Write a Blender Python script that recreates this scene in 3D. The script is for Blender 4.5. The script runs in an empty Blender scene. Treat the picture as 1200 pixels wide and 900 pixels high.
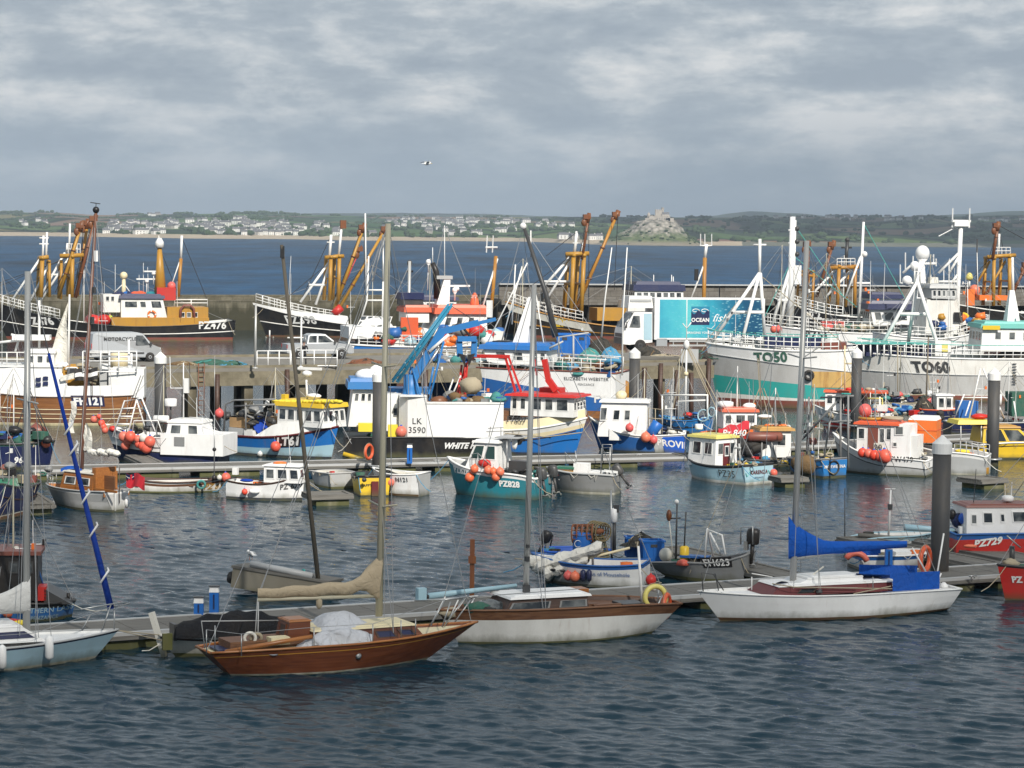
import bpy,math,random
from mathutils import Vector,Matrix,noise
R=math.radians
PI=math.pi
rnd=random.Random(11)
scene=bpy.context.scene
COL=scene.collection
V=Vector
CAMZ,F=13.0,2900.0
PITCH,ROLL=math.atan(179/F),R(0.7)
CM=Matrix.Rotation(PI/2-PITCH,3,'X')@Matrix.Rotation(ROLL,3,'Z')
CMI=CM.transposed()
def ray(px,py):
 return CM@V(((px-600)/F,(450-py)/F,-1))
def G(px,py,z=0.0):
 r=ray(px,py)
 t=(z-CAMZ)/r.z
 return V((r.x*t,r.y*t,z))
def AT(px,py,Y):
 r=ray(px,py)
 t=Y/r.y
 return V((r.x*t,Y,CAMZ+r.z*t))
def proj(w):
 c=CMI@(V(w)-V((0,0,CAMZ)))
 return 600-F*c.x/c.z,450+F*c.y/c.z
def yh(x):
 return 271+0.0122*(x-600)
MATS={}
def lin(c):
 return tuple(((v/255/12.92)if v/255<.04045 else((v/255+.055)/1.055)**2.4)for v in c)
def new_mat(name):
 m=bpy.data.materials.new(name)
 m.use_nodes=True
 nt=m.node_tree
 return m,nt,nt.nodes['Principled BSDF'],nt.nodes,nt.links
def paint(name,rgb,rough=.42,dirt=.3,rust=0.0,scale=1.3,metal=0,spec=.4,grime=(.16,.13,.09),bump=0.0,weed=True,vary=0.0):
 m,nt,bs,N,Lk=new_mat(name)
 tc=N.new('ShaderNodeTexCoord')
 nz=N.new('ShaderNodeTexNoise')
 nz.inputs['Scale'].default_value=scale
 mp0=N.new('ShaderNodeMapping');mp0.inputs['Scale'].default_value=(1,1,.45)
 nz.inputs['Detail'].default_value=7
 nz.inputs['Roughness'].default_value=.65
 Lk.new(tc.outputs['Object'],mp0.inputs['Vector']);Lk.new(mp0.outputs[0],nz.inputs['Vector'])
 rp=N.new('ShaderNodeMapRange')
 rp.inputs[1].default_value,rp.inputs[2].default_value=.42,.78
 rp.inputs[3].default_value,rp.inputs[4].default_value=0,dirt
 Lk.new(nz.outputs['Fac'],rp.inputs[0])
 mx=N.new('ShaderNodeMix');mx.data_type='RGBA'
 mx.inputs[6].default_value=(*rgb,1)
 mx.inputs[7].default_value=(*[.35*c+.65*g for c,g in zip(rgb,grime)],1)
 Lk.new(rp.outputs[0],mx.inputs[0])
 out=mx.outputs[2]
 if rust:
  mp=N.new('ShaderNodeMapping');mp.inputs['Scale'].default_value=(2.2,2.2,.22)
  Lk.new(tc.outputs['Object'],mp.inputs['Vector'])
  n2=N.new('ShaderNodeTexNoise');n2.inputs['Scale'].default_value=1.1;n2.inputs['Detail'].default_value=6
  n2.inputs['Roughness'].default_value=.7
  Lk.new(mp.outputs[0],n2.inputs['Vector'])
  r2=N.new('ShaderNodeMapRange')
  r2.inputs[1].default_value,r2.inputs[2].default_value=.60-.12*rust,.86-.2*rust
  r2.inputs[3].default_value,r2.inputs[4].default_value=0,min(.95,.45+rust*.5)
  Lk.new(n2.outputs['Fac'],r2.inputs[0])
  m2=N.new('ShaderNodeMix');m2.data_type='RGBA'
  m2.inputs[7].default_value=(.27,.105,.025,1)
  Lk.new(out,m2.inputs[6]);Lk.new(r2.outputs[0],m2.inputs[0])
  out=m2.outputs[2]
 if weed:
  geo=N.new('ShaderNodeNewGeometry');sx=N.new('ShaderNodeSeparateXYZ');Lk.new(geo.outputs['Position'],sx.inputs[0])
  a=N.new('ShaderNodeMath');a.operation='MULTIPLY_ADD';a.inputs[1].default_value=-.55;Lk.new(nz.outputs['Fac'],a.inputs[0]);Lk.new(sx.outputs[2],a.inputs[2])
  r3=N.new('ShaderNodeMapRange');r3.inputs[1].default_value,r3.inputs[2].default_value,r3.inputs[3].default_value,r3.inputs[4].default_value=-.28,.06,.8,0
  Lk.new(a.outputs[0],r3.inputs[0]);m3=N.new('ShaderNodeMix');m3.data_type='RGBA';m3.inputs[7].default_value=(.085,.085,.04,1)
  Lk.new(out,m3.inputs[6]);Lk.new(r3.outputs[0],m3.inputs[0]);out=m3.outputs[2]
 if vary:
  oi=N.new('ShaderNodeObjectInfo');r4=N.new('ShaderNodeMapRange');r4.inputs[3].default_value,r4.inputs[4].default_value=0,vary
  Lk.new(oi.outputs['Random'],r4.inputs[0]);m4=N.new('ShaderNodeMix');m4.data_type='RGBA';m4.inputs[7].default_value=(.62,.22,.16,1)
  Lk.new(out,m4.inputs[6]);Lk.new(r4.outputs[0],m4.inputs[0]);out=m4.outputs[2]
 Lk.new(out,bs.inputs['Base Color'])
 bs.inputs['Roughness'].default_value=rough
 bs.inputs['Metallic'].default_value=metal
 bs.inputs['Specular IOR Level'].default_value=spec
 if bump:
  b=N.new('ShaderNodeBump');b.inputs['Strength'].default_value=bump;b.inputs['Distance'].default_value=.03
  n3=N.new('ShaderNodeTexNoise');n3.inputs['Scale'].default_value=14;n3.inputs['Detail'].default_value=4
  Lk.new(tc.outputs['Object'],n3.inputs['Vector'])
  Lk.new(n3.outputs['Fac'],b.inputs['Height']);Lk.new(b.outputs[0],bs.inputs['Normal'])
 MATS[name]=m
 return m
def wood(name,a,b,rough=.35,stretch=(.6,9,14)):
 m,nt,bs,N,Lk=new_mat(name)
 tc=N.new('ShaderNodeTexCoord');mp=N.new('ShaderNodeMapping');mp.inputs['Scale'].default_value=stretch
 nz=N.new('ShaderNodeTexNoise');nz.inputs['Scale'].default_value=1;nz.inputs['Detail'].default_value=6
 Lk.new(tc.outputs['Object'],mp.inputs['Vector']);Lk.new(mp.outputs[0],nz.inputs['Vector'])
 rp=N.new('ShaderNodeValToRGB')
 rp.color_ramp.elements[0].position,rp.color_ramp.elements[1].position=.3,.72
 rp.color_ramp.elements[0].color,rp.color_ramp.elements[1].color=(*a,1),(*b,1)
 Lk.new(nz.outputs['Fac'],rp.inputs[0]);Lk.new(rp.outputs[0],bs.inputs['Base Color'])
 bs.inputs['Roughness'].default_value=rough
 MATS[name]=m
 return m
def cloth(name,rgb,scale=3.0,bump=.6):
 m=paint(name,rgb,rough=.85,dirt=.15,spec=.1)
 nt=m.node_tree;N,Lk=nt.nodes,nt.links
 tc=N.new('ShaderNodeTexCoord');w=N.new('ShaderNodeTexNoise');w.inputs['Scale'].default_value=scale
 w.inputs['Detail'].default_value=3;w.inputs['Distortion'].default_value=1.2
 b=N.new('ShaderNodeBump');b.inputs['Strength'].default_value=bump;b.inputs['Distance'].default_value=.12
 Lk.new(tc.outputs['Object'],w.inputs['Vector']);Lk.new(w.outputs['Fac'],b.inputs['Height'])
 Lk.new(b.outputs[0],nt.nodes['Principled BSDF'].inputs['Normal'])
 return m
paint('white',(.78,.78,.76),dirt=.34,rust=.07)
paint('white_clean',(.81,.81,.80),dirt=.26,rust=.02)
paint('white_rust',(.74,.73,.69),dirt=.4,rust=.30)
paint('white_stain',(.70,.69,.65),dirt=.5,rust=.75)
paint('offwhite',(.66,.64,.57),dirt=.45,rust=.12)
paint('grey_white',(.46,.46,.45),dirt=.45,rust=.10)
paint('cream',(.72,.62,.40),dirt=.25)
paint('cream_deck',(.70,.62,.40),dirt=.25,rough=.6)
paint('grey',(.22,.225,.225),dirt=.35)
paint('light_grey',(.42,.43,.43),dirt=.3)
paint('silver',(.46,.48,.50),dirt=.12,rough=.3,metal=.35)
paint('dark_grey',(.045,.047,.05),dirt=.3)
paint('black',(.013,.013,.015),dirt=.3,rough=.4)
paint('black_rust',(.02,.018,.016),dirt=.3,rust=.22)
paint('rubber',(.02,.02,.021),rough=.75)
paint('navy',(.012,.02,.075),dirt=.2)
paint('blue',(.02,.115,.36),dirt=.25)
paint('blue_bright',(.012,.10,.50),dirt=.15)
paint('blue_mid',(.015,.15,.46),dirt=.35,rust=.1)
paint('blue_crane',(.02,.16,.42),dirt=.25)
paint('teal_boom',(.02,.20,.33),dirt=.25)
paint('light_blue',(.34,.52,.60),dirt=.25)
paint('pale_blue',(.36,.52,.60),dirt=.3)
paint('teal',(.035,.36,.33),dirt=.3,rust=.12)
paint('teal_dark',(.02,.20,.25),dirt=.3)
paint('teal_rail',(.10,.42,.37),dirt=.2)
paint('green',(.03,.16,.10),dirt=.3)
paint('red',(.52,.025,.02),dirt=.2)
paint('red_hull',(.50,.03,.025),dirt=.3)
paint('red_orange',(.62,.10,.035),dirt=.25)
paint('orange',(.75,.17,.03),dirt=.2)
paint('red_brown',(.20,.06,.045),dirt=.45,rust=.3)
paint('maroon',(.12,.015,.018),dirt=.2)
paint('yellow',(.72,.48,.03),dirt=.22)
paint('yellow_bright',(.78,.62,.05),dirt=.2)
paint('yellow_pale',(.66,.58,.17),dirt=.3)
paint('ochre',(.43,.225,.03),dirt=.5,rust=.42)
paint('ochre_rust',(.42,.20,.03),dirt=.5,rust=.75)
paint('rust',(.17,.06,.025),dirt=.5,rust=.6)
paint('gel_buoy',(.74,.06,.03),dirt=.5,rough=.42,vary=.7)
paint('orange_buoy',(.80,.14,.04),dirt=.5,rough=.42,vary=.6)
paint('pink_buoy',(.72,.10,.10),dirt=.5,rough=.42,vary=.5)
paint('steel',(.40,.41,.41),dirt=.2,rough=.35,metal=.6)
paint('mast_alu',(.48,.48,.46),dirt=.2,rough=.4,metal=.3)
paint('mast_buff',(.47,.44,.33),dirt=.25,rough=.45)
paint('raft',(.23,.21,.165),dirt=.7,rough=.9)
paint('mast_grey_wood',(.17,.145,.11),dirt=.4,rough=.7)
paint('rope',(.36,.31,.22),rough=.9)
paint('rope_blue',(.06,.25,.42),rough=.9)
paint('wire',(.30,.31,.32),rough=.5)
paint('wire_dark',(.035,.035,.04),rough=.6)
paint('net_green',(.03,.11,.08),rough=.95,dirt=.6,scale=5,bump=1)
paint('net_teal',(.05,.24,.23),rough=.95,dirt=.6,scale=5,bump=1)
paint('net_dark',(.03,.03,.028),rough=.95,dirt=.6,scale=5,bump=1)
paint('net_brown',(.16,.10,.045),rough=.95,dirt=.6,scale=5,bump=1)
paint('pot',(.20,.16,.08),rough=.9,dirt=.5)
paint('pot_rust',(.26,.09,.04),rough=.9,dirt=.5)
paint('cardboard',(.40,.25,.12),rough=.8)
paint('tub_blue',(.012,.13,.46),rough=.4,dirt=.15)
paint('rusty_white',(.62,.40,.14),dirt=.5,rust=.7)
paint('pile_grey',(.05,.051,.053),rough=.6,dirt=.6,rust=.05)
paint('deck_paint',(.24,.25,.24),dirt=.5,rough=.7)
paint('deck_green',(.12,.20,.17),dirt=.5,rough=.7)
paint('skin',(.52,.30,.22),rough=.6)
paint('hivis',(.62,.80,.08),rough=.8)
paint('flag_red',(.62,.03,.05),rough=.8)
paint('weed',(.10,.105,.03),rough=.9,dirt=.6)
wood('varnish',(.095,.028,.013),(.18,.058,.023))
wood('varnish_light',(.24,.085,.022),(.40,.16,.045))
wood('wood_hull',(.15,.055,.018),(.30,.13,.04),rough=.5)
wood('wood_brown',(.10,.042,.02),(.20,.095,.045),rough=.6)
wood('wood_dark',(.040,.020,.014),(.085,.045,.03),rough=.55)
wood('wood_mast',(.09,.035,.022),(.17,.075,.045),rough=.55,stretch=(9,9,.6))
wood('timber_grey',(.10,.095,.085),(.19,.18,.16),rough=.85)
cloth('cover_tan',(.40,.33,.23))
cloth('cover_blue',(.012,.09,.42))
cloth('cover_white',(.62,.62,.60))
cloth('cover_grey',(.50,.52,.56),bump=.9)
cloth('cover_black',(.014,.015,.018),bump=.9)
cloth('sail_white',(.70,.68,.62),bump=.9)
cloth('sail_blue',(.012,.05,.32),scale=2)
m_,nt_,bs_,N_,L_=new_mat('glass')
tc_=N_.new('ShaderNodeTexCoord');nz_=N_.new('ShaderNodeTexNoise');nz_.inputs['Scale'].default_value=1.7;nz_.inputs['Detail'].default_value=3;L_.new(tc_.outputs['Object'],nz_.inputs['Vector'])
cr_=N_.new('ShaderNodeValToRGB');cr_.color_ramp.elements[0].position,cr_.color_ramp.elements[0].color=.42,(.018,.024,.03,1);cr_.color_ramp.elements[1].position,cr_.color_ramp.elements[1].color=.62,(.13,.14,.14,1)  # paler patches in the pane colour imitate reflections and a glimpsed interior
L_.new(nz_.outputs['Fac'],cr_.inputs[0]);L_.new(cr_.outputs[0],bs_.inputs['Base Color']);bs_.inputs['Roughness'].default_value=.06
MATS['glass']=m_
m_,nt_,bs_,N_,L_=new_mat('glass_green')
bs_.inputs['Base Color'].default_value=(.02,.05,.045,1);bs_.inputs['Roughness'].default_value=.06
MATS['glass_green']=m_
class MB:
 def __init__(s):
  s.v,s.f,s.m,s.sm,s.mats=[],[],[],[],[]
 def mi(s,mat):
  if mat not in s.mats:
   s.mats.append(mat)
  return s.mats.index(mat)
 def add(s,vs,fs,mat,smooth=False):
  o=len(s.v)
  s.v+=[tuple(v)for v in vs]
  i=s.mi(mat)
  for f in fs:
   s.f.append(tuple(o+k for k in f));s.m.append(i);s.sm.append(smooth)
  return s
 def box(s,c,size,mat,rz=0.0,top=1.0,topy=None,shift=0.0,M=None):
  topy=top if topy is None else topy
  x,y,z=(k/2 for k in size)
  vs=[V((-x,-y,-z)),V((x,-y,-z)),V((x,y,-z)),V((-x,y,-z)),V((-x*top+shift,-y*topy,z)),V((x*top+shift,-y*topy,z)),V((x*top+shift,y*topy,z)),V((-x*top+shift,y*topy,z))]
  if rz:
   rm=Matrix.Rotation(rz,3,'Z');vs=[rm@v for v in vs]
  if M is not None:
   vs=[M@v for v in vs]
  c=V(c)
  return s.add([v+c for v in vs],[(3,2,1,0),(4,5,6,7),(0,1,5,4),(1,2,6,5),(2,3,7,6),(3,0,4,7)],mat)
 def bar(s,a,b,w,h,mat):
  a,b=V(a),V(b)
  d=b-a;L=d.length
  q=d.to_track_quat('X','Z').to_matrix()
  return s.box((a+b)/2,(L,w,h),mat,M=q)
 def tube(s,pts,r,mat,n=6,r1=None,caps=True):
  pts=[V(p)for p in pts]
  if len(pts)<2:return s
  r1=r if r1 is None else r1
  rings=[]
  t0=(pts[1]-pts[0]).normalized()
  up=V((0,0,1))if abs(t0.z)<.9 else V((1,0,0))
  A=t0.cross(up).normalized()
  for i,p in enumerate(pts):
   t=(pts[min(i+1,len(pts)-1)]-pts[max(i-1,0)]).normalized()
   A=(A-t*A.dot(t)).normalized()
   B=t.cross(A)
   rr=r+(r1-r)*i/(len(pts)-1)
   rings.append([p+(A*math.cos(2*PI*k/n)+B*math.sin(2*PI*k/n))*rr for k in range(n)])
  vs=[v for q in rings for v in q]
  fs=[(i*n+k,i*n+(k+1)%n,(i+1)*n+(k+1)%n,(i+1)*n+k)for i in range(len(pts)-1)for k in range(n)]
  if caps:
   fs+=[tuple(reversed(range(n))),tuple((len(pts)-1)*n+k for k in range(n))]
  return s.add(vs,fs,mat,n>4)
 def ball(s,c,r,mat,sc=(1,1,1),nu=10,nv=7,jit=0.0,M=None):
  c=V(c);vs=[V((0,0,-1))]
  for j in range(1,nv):
   a=-PI/2+PI*j/nv
   for i in range(nu):
    p=V((math.cos(a)*math.cos(2*PI*i/nu),math.cos(a)*math.sin(2*PI*i/nu),math.sin(a)))
    vs.append(p)
  vs.append(V((0,0,1)))
  o=[]
  for p in vs:
   k=1+(jit*noise.noise(p*2.3+c*1.7)if jit else 0)
   q=V((p.x*sc[0],p.y*sc[1],p.z*sc[2]))*r*k
   if M is not None:q=M@q
   o.append(q+c)
  fs=[(0,1+(i+1)%nu,1+i)for i in range(nu)]
  for j in range(nv-2):
   for i in range(nu):
    a,b=1+j*nu+i,1+j*nu+(i+1)%nu
    fs.append((a,b,b+nu,a+nu))
  t=len(o)-1;q=1+(nv-2)*nu
  fs+=[(q+i,q+(i+1)%nu,t)for i in range(nu)]
  return s.add(o,fs,mat,True)
 def lathe(s,c,prof,mat,n=14,axis=None,smooth=True):
  c=V(c)
  M=Matrix.Identity(3)if axis is None else V(axis).to_track_quat('Z','Y').to_matrix()
  vs=[c+M@V((r*math.cos(2*PI*k/n),r*math.sin(2*PI*k/n),h))for r,h in prof for k in range(n)]
  fs=[(i*n+k,i*n+(k+1)%n,(i+1)*n+(k+1)%n,(i+1)*n+k)for i in range(len(prof)-1)for k in range(n)]
  fs+=[tuple(reversed(range(n))),tuple((len(prof)-1)*n+k for k in range(n))]
  return s.add(vs,fs,mat,smooth)
 def torus(s,c,R0,r,mat,axis=(0,0,1),n=16,k=7,mat2=None):
  c=V(c);M=V(axis).to_track_quat('Z','Y').to_matrix()
  vs=[]
  for i in range(n):
   a=2*PI*i/n
   for j in range(k):
    b=2*PI*j/k
    vs.append(c+M@V(((R0+r*math.cos(b))*math.cos(a),(R0+r*math.cos(b))*math.sin(a),r*math.sin(b))))
  fa,fb=[],[]
  for i in range(n):
   for j in range(k):
    f=(i*k+j,((i+1)%n)*k+j,((i+1)%n)*k+(j+1)%k,i*k+(j+1)%k)
    (fb if mat2 and i%(n//4)==0 else fa).append(f)
  o=len(s.v)
  s.add(vs,fa,mat,True)
  if fb:
   q=s.mi(mat2)
   for f in fb:
    s.f.append(tuple(o+t for t in f));s.m.append(q);s.sm.append(True)
  return s
 def grid(s,rows,mat,smooth=True,flip=False):
  n=len(rows[0])
  vs=[p for r in rows for p in r]
  fs=[]
  for i in range(len(rows)-1):
   for j in range(n-1):
    f=(i*n+j,i*n+j+1,(i+1)*n+j+1,(i+1)*n+j)
    fs.append(tuple(reversed(f))if flip else f)
  return s.add(vs,fs,mat,smooth)
 def prism(s,poly,y0,y1,mat,M=None):
  n=len(poly)
  vs=[V((x,y0,z))for x,z in poly]+[V((x,y1,z))for x,z in poly]
  if M is not None:vs=[M@v for v in vs]
  fs=[tuple(range(n)),tuple(reversed(range(n,2*n)))]+[(i,i+n,(i+1)%n+n,(i+1)%n)for i in range(n)]
  return s.add(vs,fs,mat)
 def build(s,name,parent=None,loc=None,rz=0.0,label=None):
  me=bpy.data.meshes.new(name)
  me.from_pydata(s.v,[],s.f)
  for k in s.mats:
   me.materials.append(MATS[k])
  me.polygons.foreach_set('material_index',s.m)
  me.polygons.foreach_set('use_smooth',s.sm)
  me.update()
  o=bpy.data.objects.new(name,me)
  COL.objects.link(o)
  if parent:o.parent=parent
  if loc is not None:o.location=loc
  if rz:o.rotation_euler=(0,0,rz)
  if label:o['label']=label
  return o
def tag(o,label,cat,group=None):
 o['label']=label;o['category']=cat
 if group:o['group']=group
 return o
def empty(name,label,cat,loc,rz=0.0,group=None):
 o=bpy.data.objects.new(name,None)
 o.empty_display_size=.3
 COL.objects.link(o)
 o.location=loc;o.rotation_euler=(0,0,rz)
 return tag(o,label,cat,group)
def kind(o,k):
 o['kind']=k
 return o
def dup(o,loc=None,rz=None,label=None,parent=None):
 c=o.copy();COL.objects.link(c)
 if parent:c.parent=parent
 if loc is not None:c.location=loc
 if rz is not None:c.rotation_euler=(0,0,rz)
 if label:c['label']=label
 for ch in[q for q in list(COL.objects)if q.parent==o]:
  dup(ch,parent=c)
 return c
_TX={}
def text_geo(s,bold=.02,shear=0.0):
 if(s,bold,shear)in _TX:return _TX[(s,bold,shear)]
 cu=bpy.data.curves.new('t','FONT');cu.body=s;cu.size=1.0;cu.offset=bold;cu.shear=shear
 cu.align_x='CENTER';cu.resolution_u=3;cu.space_character=1.05
 ob=bpy.data.objects.new('t',cu);COL.objects.link(ob)
 bpy.context.view_layer.update()
 me=bpy.data.meshes.new_from_object(ob.evaluated_get(bpy.context.evaluated_depsgraph_get()))
 vs=[(v.co.x,v.co.y-.35)for v in me.vertices];fs=[tuple(p.vertices)for p in me.polygons]
 bpy.data.objects.remove(ob);bpy.data.meshes.remove(me);bpy.data.curves.remove(cu)
 _TX[(s,bold,shear)]=(vs,fs)
 return vs,fs
def flat_text(parent,s,o,xd,zd,h,mat,bold=.02,shear=0.0,name='lettering',off=.012):
 vs,fs=text_geo(s,bold,shear)
 k=h/.7;xd,zd,o=V(xd).normalized(),V(zd).normalized(),V(o)
 n=xd.cross(zd)
 mb=MB();mb.add([o+n*off+xd*(x*k)+zd*(y*k)for x,y in vs],fs,mat)
 return mb.build(name,parent)
BUOYS={}
FLEET=[]
class Boat:
 def __init__(s,name,label,xs,xb,yn,th,B,cat='boat',group=None,k=.85,L=None,z0=0.0):
  s.B=B;s.sg=1 if xb>xs else-1
  s.hd=R(th)if s.sg>0 else PI-R(th)
  s.h=V((math.cos(s.hd),math.sin(s.hd),0));s.l=V((-math.sin(s.hd),math.cos(s.hd),0))
  s.ns=-1 if s.l.y>0 else 1
  s.zb=z0
  g=G((xs+xb)/2,yn,z0)
  c=g-s.l*(s.ns*B/2*k)
  s.o=c
  a,b=s.p(xs,yn-5).x,s.p(xb,yn-5).x
  s.o=c+s.h*(a+b)/2
  s.L=(b-a)if L is None else L
  if L is not None:s.o=c+s.h*(b-L/2)
  s.o.z=z0
  s.xs,s.xb=xs,xb
  s.sc=F/s.o.y
  s.root=empty(name,label,cat,s.o,s.hd,group)
  FLEET.append(s)
 def p(s,px,py,yo=0.0):
  r=ray(px,py);c=V((0,0,CAMZ))-s.o
  t=(yo-c.dot(s.l))/r.dot(s.l)
  q=c+r*t
  return V((q.dot(s.h),yo,CAMZ+r.z*t-s.zb))
 def w(s,q):
  return V((s.o.x,s.o.y,s.zb))+s.h*q[0]+s.l*q[1]+V((0,0,q[2]))
 def part(s,mb,name='fitting',parent=None,label=None):
  return mb.build(name,parent or s.root,label=label)
 def hull(s,bow,mid,stern,bands,wt=.8,rb=.6,rs=0.0,bul=.5,deck='deck_paint',wl=.9,flare=1.5,pb=2.4,gun='white',gr=.045,um=.42,tmat=None,pmid=None,round_=False,wt_wl=None,N=22,zs=None,inner='white',thick=.07,name='hull',pw=None):
  B,L,ns=s.B,s.L,s.ns
  if zs is None:
   pm=s.xs+(s.xb-s.xs)*um if pmid is None else pmid
   zb=s.p(s.xb,bow,0).z;zm=s.p(pm,mid,ns*B/2).z;z0=s.p(s.xs,stern,ns*B/2*wt*.9).z
  else:
   zb,zm,z0=zs
  wtw=wt if wt_wl is None else wt_wl
  pw=pb*.8 if pw is None else pw
  def sheer(u):
   return zm+(z0-zm)*((um-u)/um)**2 if u<um else zm+(zb-zm)*((u-um)/(1-um))**2
  def hb(u,w,p):
   if u<um:
    t=(um-u)/um
    return B/2*((1-t**2.6)**.5*(1-w)+w if round_ else 1-(1-w)*t*t)
   return B/2*max(0,1-((u-um)/(1-um))**p)
  def surf(u,z,side=None):
   side=ns if side is None else side
   sh=sheer(u);v=z/sh
   xd=-L/2+L*u;xw=-L/2+rs+(L-rs-rb)*u
   yd,yw=hb(u,wt,pb),hb(u,wtw,pw)*wl
   if v>=0:
    return V((xw+(xd-xw)*v,side*(yw+(yd-yw)*v**flare),z))
   return V((xw,side*yw*max(0.1,1+v*2),z))
  s.sheer,s.surf,s.hb=sheer,surf,(lambda u:hb(u,wt,pb))
  s.bul=bul;s.zs3=(z0,zm,zb)
  def bz(b_,u):
   k,v=b_[0],b_[1]
   return v if k=='z' else v[0]+(v[1]-v[0])*u if k=='l' else sheer(u)*v if k=='f' else sheer(u)-v
  us=[(i/N)for i in range(N+1)]
  us=[1-(1-u)**1.25 if u>.5 else u for u in us]
  mb=MB()
  for side in(-1,1):
   prev=[surf(u,-.3,side)for u in us]
   for b_ in[('z',0.0,bands[0][2])]+list(bands):
    nsub=3 if b_[0]!='z' and b_ is bands[-1]else 2
    top=[bz(b_,u)for u in us]
    z_low=[p.z for p in prev]
    for q in range(1,nsub+1):
     row=[surf(u,min(max(zl+(t-zl)*q/nsub,zl+.002),sheer(u)),side)for u,zl,t in zip(us,z_low,top)]
     mb.grid([prev,row],b_[2],True,flip=side>0)
     prev=row
  tr=[[],[]]
  zz=[-.3,0.0]+[bz(b_,0)for b_ in bands]
  for j in range(len(zz)-1):
   m=bands[max(0,j-1)][2]if tmat is None or j==0 else tmat
   a0,a1=surf(0,zz[j],-1),surf(0,zz[j],1);b0,b1=surf(0,zz[j+1],-1),surf(0,zz[j+1],1)
   mb.add([a0,a1,b1,b0],[(3,2,1,0)],m)
  s.hullo=mb.build(name,s.root)
  db=MB()
  if deck:
   for side in(-1,1):
    top=[surf(u,sheer(u),side)for u in us]
    inn=[V((p.x-(thick*2 if u>.97 else 0),side*max(0,abs(p.y)-thick),p.z))for u,p in zip(us,top)]
    def inset(f_):
     r_=[]
     for u in us:
      q=surf(u,sheer(u)-bul*f_,side);r_.append(V((q.x-(thick*2 if u>.97 else 0),side*max(0,abs(q.y)-thick),q.z)))
     return r_
    low=inset(1)
    mid_=[V((p.x,0,p.z))for p in low]
    db.grid([top,inn],gun,False,flip=side>0)
    ins_=[inset(f_)for f_ in(.25,.5,.75)]
    db.grid([inn]+ins_+[low],inner,True,flip=side>0)
    db.grid([low,mid_],deck,False,flip=side>0)
   a,b2=surf(0,z0,-1),surf(0,z0,1)
   db.add([V((a.x+.03,a.y,z0)),V((b2.x+.03,b2.y,z0)),V((b2.x+.03,b2.y,z0-bul)),V((a.x+.03,a.y,z0-bul))],[(0,1,2,3)],inner)
   s.decko=db.build('deck',s.root)
  if gun:
   g=MB()
   for side in(-1,1):
    g.tube([surf(u,sheer(u),side)+V((0,0,gr*.3))for u in us],gr,gun,6)
   g.tube([surf(0,z0,-1)+V((0,0,gr*.3)),surf(0,z0,1)+V((0,0,gr*.3))],gr,gun,6)
   g.build('gunwale',s.root)
  return s
 def sk(s,mat,zf,r=.05,u0=0.0,u1=1.0,name='rubbing_strake'):
  mb=MB()
  for side in(-1,1):
   pts=[]
   for i in range(21):
    u=u0+(u1-u0)*i/20
    z=zf(u)if callable(zf)else zf
    p=s.surf(u,z,side);pts.append(V((p.x,p.y+side*r*.3,p.z)))
   mb.tube(pts,r,mat,6)
  return mb.build(name,s.root)
 def deckz(s,x):
  u=min(max((x+s.L/2)/s.L,0),1)
  return s.sheer(u)-s.bul
 def find(s,px,py):
  best=None
  for i in range(101):
   u=i/100;sh=s.sheer(u)
   for j in range(0,21):
    z=sh*j/20
    q=proj(s.w(s.surf(u,z)))
    d=(q[0]-px)**2+(q[1]-py)**2
    if best is None or d<best[0]:best=(d,u,z)
  _,u,z=best
  for st in(.005,.002,.0008):
   for _ in range(14):
    c=[(u+a*st,z+b*st*s.L)for a in(-1,0,1)for b in(-1,0,1)]
    def dd(t):
     t=(min(max(t[0],0),1),t[1])
     q=proj(s.w(s.surf(t[0],t[1])))
     return(q[0]-px)**2+(q[1]-py)**2
    u,z=min(c,key=dd)
    u=min(max(u,0),1)
  return u,z
 def text(s,st,px,py,hpx,mat='white',panel=None,bold=.03,slope=None,pad=.35,name='lettering',wide=1.0,panel_mat=None):
  s.lettered=True
  u,z=s.find(px,py)
  h=hpx/s.sc;k=h/.7
  d=(s.surf(min(u+.01,1),z)-s.surf(max(u-.01,0),z)).length/(min(u+.01,1)-max(u-.01,0))
  sgn=-s.ns
  vs,fs=text_geo(st,bold)
  sl=0 if slope is None else slope
  def mp(x,y,off):
   uu=min(max(u+sgn*x*wide/d,0),1)
   q=s.surf(uu,z+y+sl*x)
   q2=s.surf(uu,z+y+sl*x+.02)
   return V((q.x,q.y+s.ns*off,q.z))
  if panel:
   xs_=[v[0]*k for v in vs];a,b=min(xs_)-pad*h,max(xs_)+pad*h
   rows=[[mp(a+(b-a)*i/12,y,.02)for i in range(13)]for y in(-h*.75,0,h*.75)]
   m=MB();m.grid(rows,panel,True);m.build('name_panel',s.root)
  m=MB();m.add([mp(x*k,y*k,.035)for x,y in vs],fs,mat)
  return m.build(name,s.root)
 def transom_text(s,st,f,z,h,mat,bold=.03,name='lettering'):
  x=s.surf(0,z).x
  return flat_text(s.root,st,(x-.01,f*s.B/2,z),(0,-1,0),(0,0,1),h,mat,bold,name=name,off=.02)
 def house(s,xa,xf,w,z0,z1,wall='white',roof='white',rf=.0,ra=.0,taper=.94,over=.1,rt=.08,side=None,front=None,aft=None,name='wheelhouse',yc=0.0,frame='white',glass='glass',roof_name='roof',door=None,curved=False,parent=None):
  y=w/2;yt=y*taper
  lo=[V((xa,yc-y,z0)),V((xf,yc-y,z0)),V((xf,yc+y,z0)),V((xa,yc+y,z0))]
  hi=[V((xa+ra,yc-yt,z1)),V((xf-rf,yc-yt,z1)),V((xf-rf,yc+yt,z1)),V((xa+ra,yc+yt,z1))]
  mb=MB()
  mb.add(lo+hi,[(0,1,5,4),(1,2,6,5),(2,3,7,6),(3,0,4,7),(4,5,6,7)],wall)
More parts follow.
